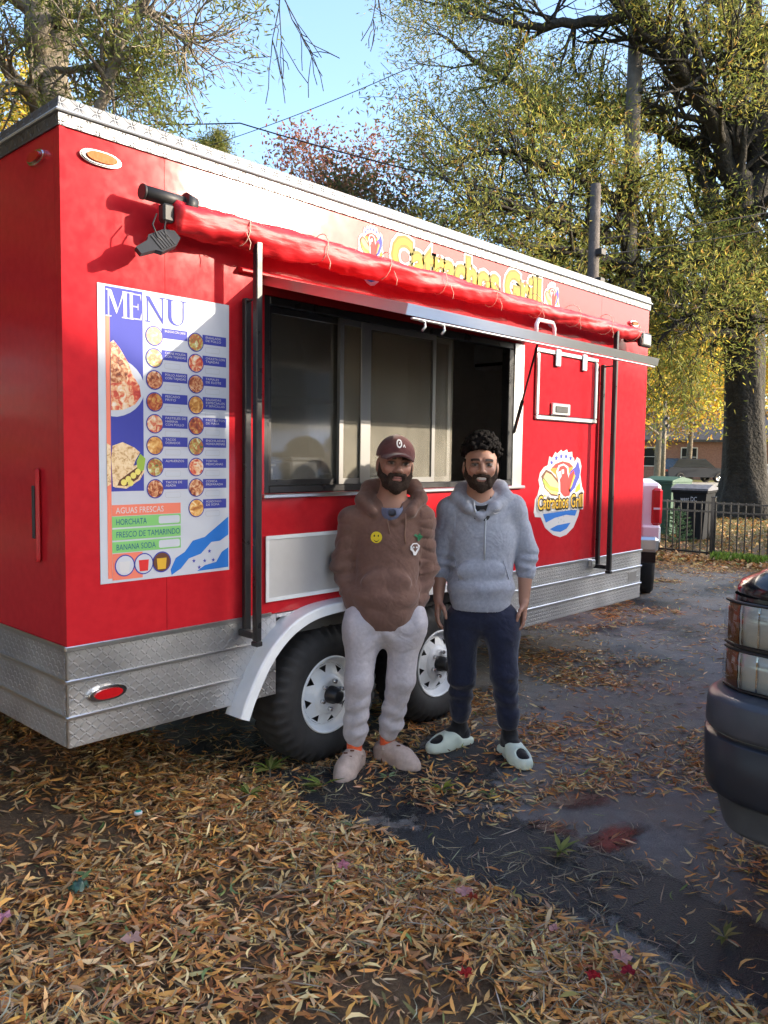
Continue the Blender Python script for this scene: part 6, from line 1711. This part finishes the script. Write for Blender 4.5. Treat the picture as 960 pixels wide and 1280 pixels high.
# ------------------------------------------------------------ the man in brown
HW_ = 1.0
def make_brown():
    D, px0 = 3.97, 478
    p0 = at_d(px0, 950, D); base = np.array([p0[0], p0[1], 0.0])
    def loc(px, py, dy=0.0):
        p = at_d(px, py, D + dy); q = p - base
        return np.array([q @ RH, q @ FH, p[2]])
    rz = math.atan2(RH[1], RH[0])
    hc = loc(494, 581, -.02); M_ = rotm(R(9), R(5), R(-2)); hs = 1.06
    nb_ = loc(489, 632, .02)
    shL, shR = loc(441, 650, .02), loc(526, 648, .03)
    elL, elR = loc(429, 706, .05), loc(532, 708, .07)
    wrL, wrR = loc(443, 758, .0), loc(521, 755, .02)
    hip = loc(481, 762, .01); hpL, hpR = loc(455, 768, 0.0), loc(507, 768, .02)
    knL, knR = loc(449, 852, -.04), loc(501, 848, .02)
    anL, anR = loc(443, 932, .0), loc(484, 925, .10)
    anL[2], anR[2] = .115, .115
    DL, DR = np.array([-.30, -.954, 0]), np.array([.74, -.673, 0])
    v = Vol((-.34, -.24, -.0), (.36, .30, 1.74), .0034)
    add_head(v, hc, M_, hs)
    v.cone(hc + np.array([0, .03, -.12]), nb_, .055, .065, .03)
    v.cone(loc(487, 655, .03), loc(482, 735, .02), .125, .11, .05, sc=(1, .68, 1))
    for a, b in ((shL, elL), (shR, elR)): v.cone(nb_, a, .06, .05, .03); v.cone(a, b, .047, .038, .03)
    for a, b, s_ in ((elL, wrL, 1), (elR, wrR, -1)): v.cone(a, b, .038, .027, .02); hand(v, b, b + np.array([0, .02, .2]), s_, .5)
    for a, b, c in ((hpL, knL, anL), (hpR, knR, anR)): v.cone(a, b, .060, .050, .03); v.cone(b, c, .048, .033, .02)
    for c, d_ in ((anL, DL), (anR, DR)): v.cone(c, c + np.array([0, 0, -.06]), .033, .026, .02); v.cone(c + np.array([0, 0, -.065]), c + d_ * .12 + np.array([0, 0, -.075]), .027, .022, .02)
    man = sdf_obj('person', v, 'skin', None, skin_cols((.30, .155, .112), hc, M_, hs), 1)
    man.location = base; man.rotation_euler = (0, 0, rz)
    tag(man, 'bearded man in brown hoodie, maroon cap and pale grey joggers with hands in his pockets', 'person')
    beard(man, hc, M_, hs, 1.0, 1.0)
    # hoodie
    h = Vol((-.36, -.27, .72), (.38, .28, 1.46), .0046)
    ch, be = loc(487, 668, .03), loc(482, 742, .01)
    h.cone(loc(487, 655, .03), ch, .142, .152, .05, sc=(1, .70, 1))
    h.cone(ch, be, .155, .162, .06, sc=(1, .74, 1))
    for a in (shL, shR): h.cone(nb_ + np.array([0, .01, -.025]), a + np.array([0, 0, -.005]), .070, .067, .05)
    for a, b, c in ((shL, elL, wrL), (shR, elR, wrR)):
        h.cone(a, b, .062, .058, .03); h.cone(b, b + (c - b) * .72, .058, .050, .03); h.cone(b + (c - b) * .68, b + (c - b) * 1.0, .046, .040, .012)
    h.ell(be + np.array([0, -.015, -.005]), (.163, .130, .070), .05)
    h.cone(loc(482, 754, -.005), loc(482, 759, -.005), .160, .156, .014, sc=(1, .78, 1))
    h.ell(loc(483, 728, -.088), (.118, .032, .058), .02)
    # hood lying round the neck
    ring = [loc(466, 640, -.075), loc(452, 625, -.01), loc(462, 610, .07), loc(490, 604, .11), loc(516, 608, .075), loc(526, 622, .0), loc(514, 640, -.07), loc(492, 652, -.085)]
    for i in range(len(ring) - 1):
        h.cone(ring[i], ring[i + 1], [.020, .030, .038, .042, .038, .030, .020, .016][i], [.030, .038, .042, .038, .030, .020, .016, .02][i], .022)
    h.cone(loc(490, 640, -.075), loc(491, 600, -.03), .040, .062, .012, 's')
    h.cone(hc + np.array([0, .02, -.09]), loc(490, 630, .01), .066, .070, .01, 's')
    h.cone(wrL, wrL + np.array([.01, 0, -.10]), .0, .0, 0)
    w1 = wrinkle(21, .0030, (7, 7, 12)); w2 = wrinkle(22, .0030, (20, 16, 34))
    zb = be[2]
    def fold(x, y, z):
        edge = np.abs(x) > .17
        low = np.exp(-((z - zb - .03) / .10) ** 2)
        return (w1(x, y, z) * (.6 + 1.0 * low) + w2(x, y, z) * np.where(edge, 1.5, .45) + .004 * np.sin(95 * z + 18 * x + 3 * np.sin(14 * x)) * np.where(edge, 1, 0.15) * np.exp(-((z - elL[2] + .05) / .16) ** 2))
    h.disp(fold)
    hood = sdf_obj('hoodie', h, 'brown_fleece', man)
    # tee collar
    tv = Vol(nb_ - .12, nb_ + .12, .005)
    tv.cone(loc(490, 640, -.045), loc(490, 612, .02), .058, .060, .01)
    tv.cone(loc(490, 632, -.045), loc(490, 590, .02), .050, .058, .006, 's')
    sdf_obj('tee_collar', tv, 'blue_tee', man)
    # cords, patches
    def front(px, py, vol):      # the cloth surface seen at that photo point
        for dy in np.arange(-.26, .1, .003):
            p = loc(px, py, dy); i = np.round((p - vol.lo) / vol.h).astype(int)
            if np.all(i >= 0) and np.all(i < vol.n) and vol.d[tuple(i)] < .002: return p
        return loc(px, py, -.12)
    def cord(pts, mat, r=.0035):
        P = [front(x, y, h) + np.array([0, -.004, 0]) for x, y in pts]
        MB().tube(P, r, 6).build('drawstring', mat, man)
    cord([(482, 640), (484, 650), (486, 660), (487, 667)], 'cord_brown'); cord([(507, 642), (507, 655), (506, 668), (507, 680)], 'cord_brown')
    def patch(name, px, py, poly, mat, lift=.004):
        V_ = []
        for (u, w) in poly: V_.append(front(px + u, py + w, h) + np.array([0, -lift, 0]))
        MB().add(V_, [tuple(range(len(V_)))]).build(name, mat, man)
    patch('smiley_patch', 470.5, 671.5, disc(0, 0, 7.2, 18), 'thread_yellow')
    for dx in (-2.6, 2.4): patch('patch_eye', 470.5 + dx, 669.5, disc(0, 0, .9, 8, 1.5), 'ink_black', .0055)
    patch('patch_mouth', 470.5, 674.0, [(-4, -.5), (-2, 1.6), (0, 2.2), (2, 1.6), (4, -.5), (2, 2.6), (0, 3.3), (-2, 2.6)], 'ink_black', .0055)
    patch('green_patch', 523, 671, [(-6, -2), (-3, -4), (-1, -2), (2, -5), (3, -2), (6, -1), (3, 1), (1, 5), (-1, 5), (-1, 1)], 'thread_green')
    patch('skull_patch', 519, 686, [(-6, -3), (-3, -7), (2, -7.5), (6, -4), (5, 1), (3, 4), (1, 8), (-2, 8), (-3, 4), (-6, 1)], 'thread_white')
    patch('patch_mouth', 519, 685, [(-4, -2), (-2, -5), (3, -5), (4, -1), (2, 2), (0, 5), (-2, 2)], 'brown_fleece', .0055)
    for dx in (-2, 2): patch('patch_eye', 519 + dx, 684, disc(0, 0, 1.2, 8), 'thread_white', .007)
    # joggers
    p = Vol((-.28, -.22, .06), (.30, .32, .94), .0046)
    p.cone(loc(481, 760, .01), loc(481, 772, .01), .140, .150, .04, sc=(1, .74, 1))
    for a, b, c in ((hpL, knL, anL), (hpR, knR, anR)):
        m_ = a + (b - a) * .35
        p.cone(a + (b - a) * .16, m_, .089, .082, .04); p.cone(m_, b, .082, .066, .03); p.cone(b, b + (c - b) * .72, .065, .055, .03); p.cone(b + (c - b) * .72, b + (c - b) * .84, .058, .050, .02); p.cone(b + (c - b) * .86, c + np.array([0, 0, .055]), .047, .044, .012)
    for a, b in ((elL, wrL), (elR, wrR)):
        p.ell(b + np.array([0, -.015, -.095]), (.050, .078, .098), .05)
    for a in (hpL, hpR): p.cone(a + np.array([0, .05, -.02]), a + np.array([0, .05, -.03]), .08, .08, .04)
    w1 = wrinkle(31, .0036, (14, 12, 6)); w2 = wrinkle(32, .0045, (18, 16, 36))
    def foldp(x, y, z):
        low = np.exp(-((z - .26) / .12) ** 2); crotch = np.exp(-((z - hip[2] + .09) / .07) ** 2) * np.exp(-((x - hip[0]) / .09) ** 2)
        return w1(x, y, z) * .9 + w2(x, y, z) * (.35 + .5 * low) + low * .0042 * np.sin(74 * z + 16 * x + 2.2 * np.sin(18 * x + 9 * y)) + crotch * .004 * np.sin(60 * z + 50 * np.abs(x - hip[0]))
    p.disp(foldp)
    pants = sdf_obj('joggers', p, 'pale_sweat', man)
    # socks and clogs
    for a, d in ((anL, DL), (anR, DR)):
        sv_ = Vol(a - .09, a + .09, .0045); sv_.cone(a + np.array([0, 0, .06]), a + np.array([0, 0, -.03]), .0385, .039, .01); sdf_obj('sock', sv_, 'orange_sock', man)
        L = .262; hl = a - d * .060; hl[2] = 0
        s2 = Vol(np.array([min(hl[0], hl[0] + d[0] * L) - .09, min(hl[1], hl[1] + d[1] * L) - .09, -.02]), np.array([max(hl[0], hl[0] + d[0] * L) + .09, max(hl[1], hl[1] + d[1] * L) + .09, .16]), .0042)
        P_ = lambda t, z, sd=0: hl + d * t * L + np.array([0, 0, z]) + np.array([-d[1], d[0], 0]) * sd
        s2.chain([P_(.12, .045), P_(.45, .045), P_(.72, .038), P_(.88, .034)], [.044, .046, .050, .038], .03)
        s2.cone(P_(.35, .075), P_(.62, .06), .038, .042, .03); s2.cone(P_(.10, .06), P_(.25, .07), .040, .040, .03)
        s2.chain([P_(.10, .012), P_(.5, .012), P_(.75, .012), P_(.90, .014)], [.044, .044, .053, .042], .015)
        s2.cone(a + np.array([0, 0, .06]), a + np.array([0, 0, -.02]), .040, .034, .008, 's')
        sl, g = s2.sub(s2.lo, s2.lo + np.array([2, 2, .025])); s2.d[sl] = np.maximum(s2.d[sl], (.0105 - g[2]).astype(np.float32))
        shoe = sdf_obj('clog', s2, 'clog_foam', man)
        st__ = MB(); sd = np.array([-d[1], d[0], 0])
        st__.tube([P_(.30, .075, -.052), P_(.22, .095, -.03), P_(.20, .10, 0), P_(.22, .095, .03), P_(.30, .075, .052)], .0075, 8); st__.build('strap', 'clog_foam', man)
        for k in range(5):
            q = P_(.50 + .07 * k, .1185 - .0085 * k, .014 * (-1) ** k); MB().box(tuple(q - np.array([.010, .004, .003])), tuple(q + np.array([.010, .004, .003])), .001).build('vent_slot', 'ink_brown', man)
    # cap
    cv = Vol(hc - np.array([.16, .26, .05]), hc + np.array([.16, .18, .17]), .0036)
    T_ = lambda *q: hc + M_ @ (np.array(q) * hs)
    cv.ell(T_(0, .014, .040), np.array([.090, .108, .098]) * hs, .01, 'u', M_)
    cv.cone(T_(0, .02, .13), T_(0, .02, .131), .012, .010, .01)
    sl, g = cv.sub(cv.lo, cv.lo + 1)
    q = (np.stack([g[i] - hc[i] for i in range(3)], -1) @ M_) / hs
    cv.d[sl] = np.maximum(cv.d[sl], (.034 - .10 * q[..., 1] * 0 - q[..., 2]).astype(np.float32))
    cv.ell(T_(0, .014, .028), np.array([.082, .098, .085]) * hs, .002, 's', M_)
    for k in np.linspace(-1, 1, 15):
        a = T_(k * .074, -.075 + .03 * k * k, .048 - .022 * k * k); b = T_(k * .058, -.165 + .035 * k * k, .036 - .018 * k * k)
        cv.cone(a, b, .0055, .0050, .010)
    cap = sdf_obj('cap', cv, 'cap_cloth', man)
    FR = lambda u, w, hh: tuple(T_(u, .014 - .108 * math.sqrt(max(0, 1 - (u / .092) ** 2 - ((w - .040) / .101) ** 2)) - .004 - hh, w))
    lg = MB(); o1 = disc(-.004, .094, .013, 20, .021); o2 = disc(-.004, .094, .0075, 20, .014)
    lg.add([FR(*q, 0) for q in o1] + [FR(*q, 0) for q in o2], [(i, (i + 1) % 20, 20 + (i + 1) % 20, 20 + i) for i in range(20)])
    lg.add([FR(*q, 0) for q in ((-.006, .098), (.001, .102), (.000, .094), (-.004, .090))], [(0, 1, 2, 3)])
    lg.build('cap_letter', 'thread_white', man)
    lg = MB(); lg.add([FR(*q, 0) for q in ((.012, .078), (.019, .094), (.026, .078), (.022, .078), (.019, .087), (.016, .078))], [tuple(range(6))]); lg.build('cap_letter', 'thread_white', man)
    return man
make_brown()

# ------------------------------------------------------------ the man in grey
def make_grey():
    D, px0 = 4.18, 602
    p0 = at_d(px0, 950, D); base = np.array([p0[0], p0[1], 0.0])
    def loc(px, py, dy=0.0):
        p = at_d(px, py, D + dy); q = p - base
        return np.array([q @ RH, q @ FH, p[2]])
    rz = math.atan2(RH[1], RH[0])
    hc = loc(601, 583, -.02); M_ = rotm(R(-3), R(1), R(-3)); hs = 1.06
    nb_ = loc(601, 626, .03)
    shL, shR = loc(563, 637, .03), loc(641, 634, .03)
    elL, elR = loc(551, 697, .06), loc(658, 692, .05)
    wrL, wrR = loc(548, 748, .01), loc(655, 752, .0)
    hip = loc(601, 755, .01); hpL, hpR = loc(577, 765, .02), loc(627, 765, .0)
    knL, knR = loc(578, 845, .04), loc(630, 842, -.05)
    anL, anR = loc(574, 916, .12), loc(637, 918, -.02); anL[2], anR[2] = .125, .125
    DL, DR = np.array([-.78, -.626, 0]), np.array([.26, -.966, 0])
    v = Vol((-.36, -.24, -.0), (.36, .34, 1.74), .0034)
    add_head(v, hc, M_, hs)
    v.cone(hc + np.array([0, .03, -.12]), nb_, .055, .065, .03)
    v.cone(loc(602, 655, .03), loc(601, 730, .02), .125, .11, .05, sc=(1, .68, 1))
    for a, b in ((shL, elL), (shR, elR)): v.cone(nb_, a, .06, .05, .03); v.cone(a, b, .047, .040, .03)
    for a, b, s_ in ((elL, wrL, 1), (elR, wrR, -1)):
        m_ = a + (b - a) * .3; v.cone(a, m_, .040, .043, .02); v.cone(m_, b, .042, .027, .02); hand(v, b, a, s_, .55)
    for a, b, c in ((hpL, knL, anL), (hpR, knR, anR)): v.cone(a, b, .060, .050, .03); v.cone(b, c, .048, .031, .02)
    for c, d_ in ((anL, DL), (anR, DR)): v.cone(c, c + np.array([0, 0, -.06]), .031, .026, .02); v.cone(c + np.array([0, 0, -.065]), c + d_ * .12 + np.array([0, 0, -.075]), .025, .020, .02)
    man = sdf_obj('person', v, 'skin', None, skin_cols((.345, .185, .132), hc, M_, hs, smile=True), 1)
    man.location = base; man.rotation_euler = (0, 0, rz)
    tag(man, 'smiling man with curly hair in grey hoodie, navy joggers and pale slides', 'person')
    beard(man, hc, M_, hs, .78, .8)
    T_ = lambda *q: hc + M_ @ (np.array(q) * hs)
    hv = Vol(hc - np.array([.14, .14, .05]), hc + np.array([.14, .17, .21]), .0038)
    hv.ell(T_(0, .022, .062), np.array([.078, .098, .090]), .01, 'u', M_)
    r_ = np.random.default_rng(3)
    for k in range(520):
        a = r_.uniform(0, 6.283); e = r_.uniform(-.12, 1.0)
        ce = math.sqrt(max(0, 1 - e * e)); q = np.array([ce * math.cos(a) * .086, .020 + ce * math.sin(a) * .102, .068 + e * .085])
        if q[1] < -.045 and q[2] < .082: continue
        if q[2] < .06: q[0] *= .93
        q = q + r_.normal(0, .006, 3); q[2] += max(0, q[2] - .08) * .10
        hv.ell(T_(*q), (.0115 * r_.uniform(.5, 1.35),) * 3, .003)
    hv.ell(T_(0, -.064, .012), np.array([.066, .075, .068]), .008, 's', M_)
    for q in (-1, 1): hv.ell(T_(q * .085, .005, -.02), np.array([.02, .03, .04]), .006, 's', M_); hv.cone(T_(q * .075, -.012, .03), T_(q * .073, -.010, .0), .007, .005, .008)
    hv.disp(wrinkle(8, .002, (300, 300, 300)))
    sdf_obj('hair', hv, 'hair_black', man, sm=0)
    # hoodie
    h = Vol((-.36, -.26, .78), (.36, .28, 1.50), .0046)
    ch, be = loc(602, 668, .03), loc(601, 732, .01)
    h.cone(loc(602, 652, .03), ch, .155, .164, .05, sc=(1, .68, 1)); h.cone(ch, be, .166, .164, .06, sc=(1, .70, 1))
    for a in (shL, shR): h.cone(nb_ + np.array([0, .0, -.03]), a + np.array([0, 0, -.005]), .068, .066, .05)
    for a, b, c in ((shL, elL, wrL), (shR, elR, wrR)):
        e = b + (c - b) * .18
        h.cone(a, b, .062, .059, .03); h.cone(b, e, .059, .056, .02); h.cone(b + (c - b) * .22, b + (c - b) * .36, .051, .050, .010)
    h.ell(be + np.array([0, -.008, -.002]), (.162, .124, .058), .04)
    h.cone(loc(601, 742, .0), loc(601, 747, .0), .156, .154, .012, sc=(1, .74, 1))
    h.ell(loc(601, 714, -.082), (.125, .028, .058), .014)
    ring = [loc(584, 634, -.078), loc(572, 622, -.01), loc(578, 612, .07), loc(601, 606, .11), loc(625, 610, .075), loc(632, 621, .0), loc(618, 634, -.075), loc(601, 646, -.092)]
    for i in range(len(ring) - 1):
        h.cone(ring[i], ring[i + 1], [.022, .032, .038, .042, .038, .032, .022, .014][i], [.032, .038, .042, .038, .032, .022, .014, .02][i], .022)
    h.cone(ring[0], ring[-1], .020, .013, .02)
    h.cone(loc(601, 626, -.110), loc(601, 600, -.04), .038, .060, .020, 's')
    h.cone(hc + np.array([0, .02, -.09]), loc(601, 626, .01), .064, .066, .01, 's')
    w1 = wrinkle(41, .0028, (7, 7, 12)); w2 = wrinkle(42, .0028, (20, 16, 34)); zb = be[2]
    def fold(x, y, z):
        edge = np.abs(x) > .17; low = np.exp(-((z - zb) / .07) ** 2)
        return w1(x, y, z) * (.6 + .7 * low) + w2(x, y, z) * np.where(edge, 1.4, .4) + np.where(edge, 1, 0) * .0045 * np.sin(120 * z + 20 * x) * np.exp(-((z - elL[2] + .02) / .06) ** 2)
    h.disp(fold)
    sdf_obj('hoodie', h, 'grey_fleece', man)
    tv = Vol(nb_ - .13, nb_ + .12, .005)
    tv.cone(loc(601, 642, -.045), loc(601, 612, .02), .060, .060, .01); tv.cone(loc(601, 622, -.055), loc(601, 590, .02), .048, .058, .006, 's')
    sdf_obj('tee_collar', tv, 'black_cloth', man)
    def front(px, py, vol):
        for dy in np.arange(-.26, .1, .003):
            p = loc(px, py, dy); i = np.round((p - vol.lo) / vol.h).astype(int)
            if np.all(i >= 0) and np.all(i < vol.n) and vol.d[tuple(i)] < .002: return p
        return loc(px, py, -.12)
    def cord(pts, mat, r=.0038):
        P = [front(x, y, h) + np.array([0, -.004, 0]) for x, y in pts]
        MB().tube(P, r, 6).build('drawstring', mat, man)
    cord([(592, 626), (593, 634), (594, 641)], 'cord_grey', .005); cord([(607, 630), (607, 650), (606, 675), (606, 700)], 'cord_grey')
    def patch(name, px, py, poly, mat, lift=.004):
        V_ = [front(px + u, py + w, h) + np.array([0, -lift, 0]) for (u, w) in poly]
        MB().add(V_, [tuple(range(len(V_)))]).build(name, mat, man)
    patch('chest_mark', 621, 641, [(-4.5, -1), (-4, 1.2), (-2, 1.6), (5.5, -1.8), (-1.5, .2), (-3, 0)], 'thread_white')
    tv_, tf = text_polys('NIKE', 1.0); a = np.array(tv_); a = (a - a.min(0)) / (a.max(0) - a.min(0))
    MB().add([front(618.5 + 6.0 * x, 638.6 - 2.4 * y, h) + np.array([0, -.004, 0]) for x, y in a], tf).build('chest_mark', 'thread_white', man)
    for (x0, y0, x1, y1) in ((568, 700, 574, 726), (629, 700, 636, 724)):
        cord([(x0 + (x1 - x0) * t, y0 + (y1 - y0) * t) for t in np.linspace(0, 1, 6)], 'grey_fleece', .0028)
    # joggers
    p = Vol((-.28, -.24, .08), (.30, .34, .96), .0046)
    p.cone(loc(601, 750, .01), loc(601, 762, .01), .135, .148, .04, sc=(1, .72, 1))
    for a, b, c in ((hpL, knL, anL), (hpR, knR, anR)):
        m_ = a + (b - a) * .35
        p.cone(a + (b - a) * .16, m_, .092, .086, .04); p.cone(m_, b, .086, .069, .03); p.cone(b, b + (c - b) * .7, .069, .055, .03); p.cone(b + (c - b) * .7, b + (c - b) * .80, .054, .050, .02)
    w1 = wrinkle(51, .0034, (14, 12, 6)); w2 = wrinkle(52, .0045, (18, 16, 36))
    def foldp(x, y, z):
        low = np.exp(-((z - .32) / .10) ** 2)
        return w1(x, y, z) * .8 + w2(x, y, z) * (.35 + .5 * low) + low * .0042 * np.sin(85 * z + 14 * x + 2 * np.sin(18 * x + 9 * y))
    p.disp(foldp)
    sdf_obj('joggers', p, 'navy_sweat', man)
    for a, b, d in ((anL, knL, DL), (anR, knR, DR)):
        L = .268; hl = a - d * .07; hl[2] = 0
        lo_ = np.array([min(hl[0], hl[0] + d[0] * L) - .09, min(hl[1], hl[1] + d[1] * L) - .09, -.02]); hi_ = np.array([max(hl[0], hl[0] + d[0] * L) + .09, max(hl[1], hl[1] + d[1] * L) + .09, .30])
        sd = np.array([-d[1], d[0], 0])
        P_ = lambda t, z, q=0: hl + d * t * L + np.array([0, 0, z]) + sd * q
        so = Vol(lo_, hi_, .0046)
        so.cone(b + (a - b) * .74, a, .040, .037, .02); so.cone(a, P_(.14, .075), .038, .036, .02); so.cone(a + np.array([0, 0, -.02]), P_(.75, .055), .038, .034, .02); so.cone(P_(.15, .06), P_(.9, .05), .034, .032, .02)
        sdf_obj('sock', so, 'black_cloth', man)
        s2 = Vol(lo_, hi_ - np.array([0, 0, .13]), .0042)
        s2.chain([P_(.08, .022), P_(.45, .022), P_(.72, .022), P_(.92, .026)], [.046, .044, .054, .046], .015)
        s2.cone(P_(.48, .058), P_(.80, .046), .054, .050, .025)
        s2.cone(P_(.95, .03), P_(1.0, .036), .040, .034, .02)
        s2.cone(P_(.02, .085), P_(.36, .10), .045, .040, .02, 's')
        sl, g = s2.sub(s2.lo, s2.lo + np.array([2, 2, .026])); s2.d[sl] = np.maximum(s2.d[sl], (.0105 - g[2]).astype(np.float32))
        # the open toe
        hole = P_(.93, .088)
        s2.ell(hole, (.045, .045, .034), .006, 's')
        shoe = sdf_obj('slide', s2, 'slide_foam', man)
        tp = Vol(lo_, hi_ - np.array([0, 0, .13]), .0042); tp.ell(P_(.88, .052), (.040, .040, .018), .01); sdf_obj('toe_opening', tp, 'ink_black', man)
        q = P_(.46, .078, -.047); MB().box(tuple(q - np.array([.012, .004, .004])), tuple(q + np.array([.012, .004, .004])), .001).build('vent_slot', 'ink_black', man)
    return man
make_grey()

# ============================================================ small things on the ground
def twig(px, py, seed, label, k=12, s=1.0, cc=((.20, .26, .06), (.30, .32, .10), (.13, .18, .04)), z=None):
    q = at_z(px, py); r_ = random.Random(seed)
    x, y = q[0], q[1]; z0 = .012 if x > float(edge_x(y)) else float(verge_h(np.array(x), np.array(y))) + .03
    o = empty('green_sprig', (x, y, z0)); tag(o, label, 'sprig')
    a0 = r_.uniform(0, 6.28)
    MB().tube([(x - .06 * s * math.cos(a0), y - .06 * s * math.sin(a0), z0 + .004), (x, y, z0 + .012), (x + .05 * s * math.cos(a0 + .3), y + .05 * s * math.sin(a0 + .3), z0 + .02)], .003, 5).build('stem', 'bark_pale', o)
    for i in range(k):
        a = a0 + r_.uniform(-2.4, 2.4); L = s * r_.uniform(.07, .12); w = .010 * s; e = r_.uniform(.1, .7)
        d = np.array([math.cos(a) * math.cos(e), math.sin(a) * math.cos(e), math.sin(e)]); sd = np.array([-math.sin(a), math.cos(a), 0])
        b = np.array([x, y, z0 + .012]); c = cc[i % len(cc)]
        V_ = [b, b + d * L * .4 + sd * w + np.array([0, 0, .004]), b + d * L - np.array([0, 0, .25 * L * e]), b + d * L * .4 - sd * w + np.array([0, 0, .004]), b + d * L * .4]
        np_mesh('leaf', np.array(V_), tris=np.array([[0, 4, 1], [1, 4, 2], [0, 3, 4], [3, 2, 4]]), mat='foliage', parent=o, cols=np.tile(np.array(c), (5, 1)), off=(x, y, z0))
twig(338, 968, 1, 'large green sprig lying in front of the near trailer wheel', 14, 1.25)
twig(312, 1008, 2, 'green sprig on the edge of the leaf drift below the near wheel', 10, .9)
twig(402, 988, 3, "green sprig lying beside the brown hoodie man's pale clog", 11, 1.1)
twig(485, 978, 4, 'small pale green sprig between the two men', 8, .6, ((.30, .42, .24), (.24, .34, .16)))
twig(552, 993, 5, "yellow green sprig in front of the grey hoodie man's slides", 13, .8, ((.26, .30, .05), (.16, .20, .04)))
twig(700, 1072, 6, 'long leaved yellow green sprig beside the red puddle', 14, 1.0, ((.32, .34, .10), (.20, .24, .07)))
twig(612, 1000, 7, 'dull green sprig lying toward the right slide', 8, .7, ((.12, .17, .05), (.20, .22, .08)))
twig(905, 1180, 8, 'dry green sprig lying below the dark bumper', 8, .8, ((.18, .19, .06), (.28, .24, .10)))
# coloured broad leaves
def broad(px, py, c, s, label, seed):
    q = at_z(px, py); r_ = random.Random(seed); x, y = q[0], q[1]
    z0 = .016 if x > float(edge_x(y)) else float(verge_h(np.array(x), np.array(y))) + .045
    n_ = 20; V_ = [(x, y, z0 + .012)]; a0 = r_.uniform(0, 6.28)
    for k in range(n_):
        a = 2 * math.pi * k / n_ + a0; rr = s * (1.0 if k % 4 == 0 else .55 if k % 4 == 2 else .7) * (1 + r_.uniform(-.12, .12))
        V_.append((x + rr * math.cos(a), y + rr * math.sin(a), z0 + .012 + r_.uniform(-.004, .012)))
    F = [(0, 1 + k, 1 + (k + 1) % n_) for k in range(n_)]
    o = np_mesh('maple_leaf', np.array(V_), tris=np.array(F), mat='foliage', cols=np.tile(np.array(c), (n_ + 1, 1)))
    tag(o, label, 'leaf')
PK = (.55, .30, .30)
broad(428, 1112, (.55, .22, .28), .030, 'pink leaf on the drift below the near wheel', 1)
broad(581, 1137, PK, .035, 'dusty pink leaf near the crest of the leaf drift', 2)
broad(776, 1222, (.62, .36, .34), .038, 'pale pink lobed leaf on the drift below the bumper', 3)
broad(692, 1186, PK, .022, 'small pink leaf lying at the edge of the asphalt', 4)
broad(785, 1240, (.30, .02, .04), .030, 'dark crimson leaf beside the pale pink lobed leaf', 5)
broad(582, 1252, (.42, .03, .03), .026, 'red leaf lying in a dark gap of the drift', 6)
broad(740, 1250, (.36, .02, .03), .028, 'crimson leaf lying on orange leaves near the driveway', 7)
broad(165, 1208, (.50, .33, .30), .036, 'faded pinkish leaf on the drift near a green scrap', 8)
broad(4, 1185, (.62, .30, .40), .032, 'bright pink leaf at the far side of the verge', 9)
broad(590, 1145, (.30, .05, .03), .022, 'small maroon leaf tucked under the dusty pink leaf', 10)
q = at_z(173, 1040); z0 = float(verge_h(np.array(q[0]), np.array(q[1]))) + .035
bc = empty('bottle_cap', (q[0], q[1], z0)); tag(bc, 'white and teal bottle cap lying on the leaves', 'bottle cap')
pm('cap_teal', (.02, .35, .33), rough=.4)
MB().lathe([(.001, .012), (.015, .012), (.017, .009), (.017, .0), (.001, .0)], (q[0], q[1], z0), 'z', 24).build('rim', 'ink_white', bc)
MB().lathe([(.001, .0135), (.012, .0135), (.0125, .0122)], (q[0], q[1], z0), 'z', 24).build('top', 'cap_teal', bc)
q = at_z(100, 1132); z0 = float(verge_h(np.array(q[0]), np.array(q[1]))) + .03
pm('green_plastic', (.035, .085, .055), rough=.3, coat=.3, var=(60, .6))
V_ = []; r_ = random.Random(4)
for i in range(7):
    for j in range(9):
        V_.append((q[0] + (j / 8 - .5) * .062 + r_.uniform(-.006, .006), q[1] + (i / 6 - .5) * .045 + r_.uniform(-.006, .006), z0 + .03 * math.sin(math.pi * j / 8) * math.sin(math.pi * i / 6) + r_.uniform(-.009, .009)))
o = MB().add(V_, [(i * 9 + j, i * 9 + j + 1, (i + 1) * 9 + j + 1, (i + 1) * 9 + j) for i in range(6) for j in range(8)], True).build('plastic_scrap', 'green_plastic')
tag(o, 'crumpled dark green plastic scrap among the leaves', 'litter')
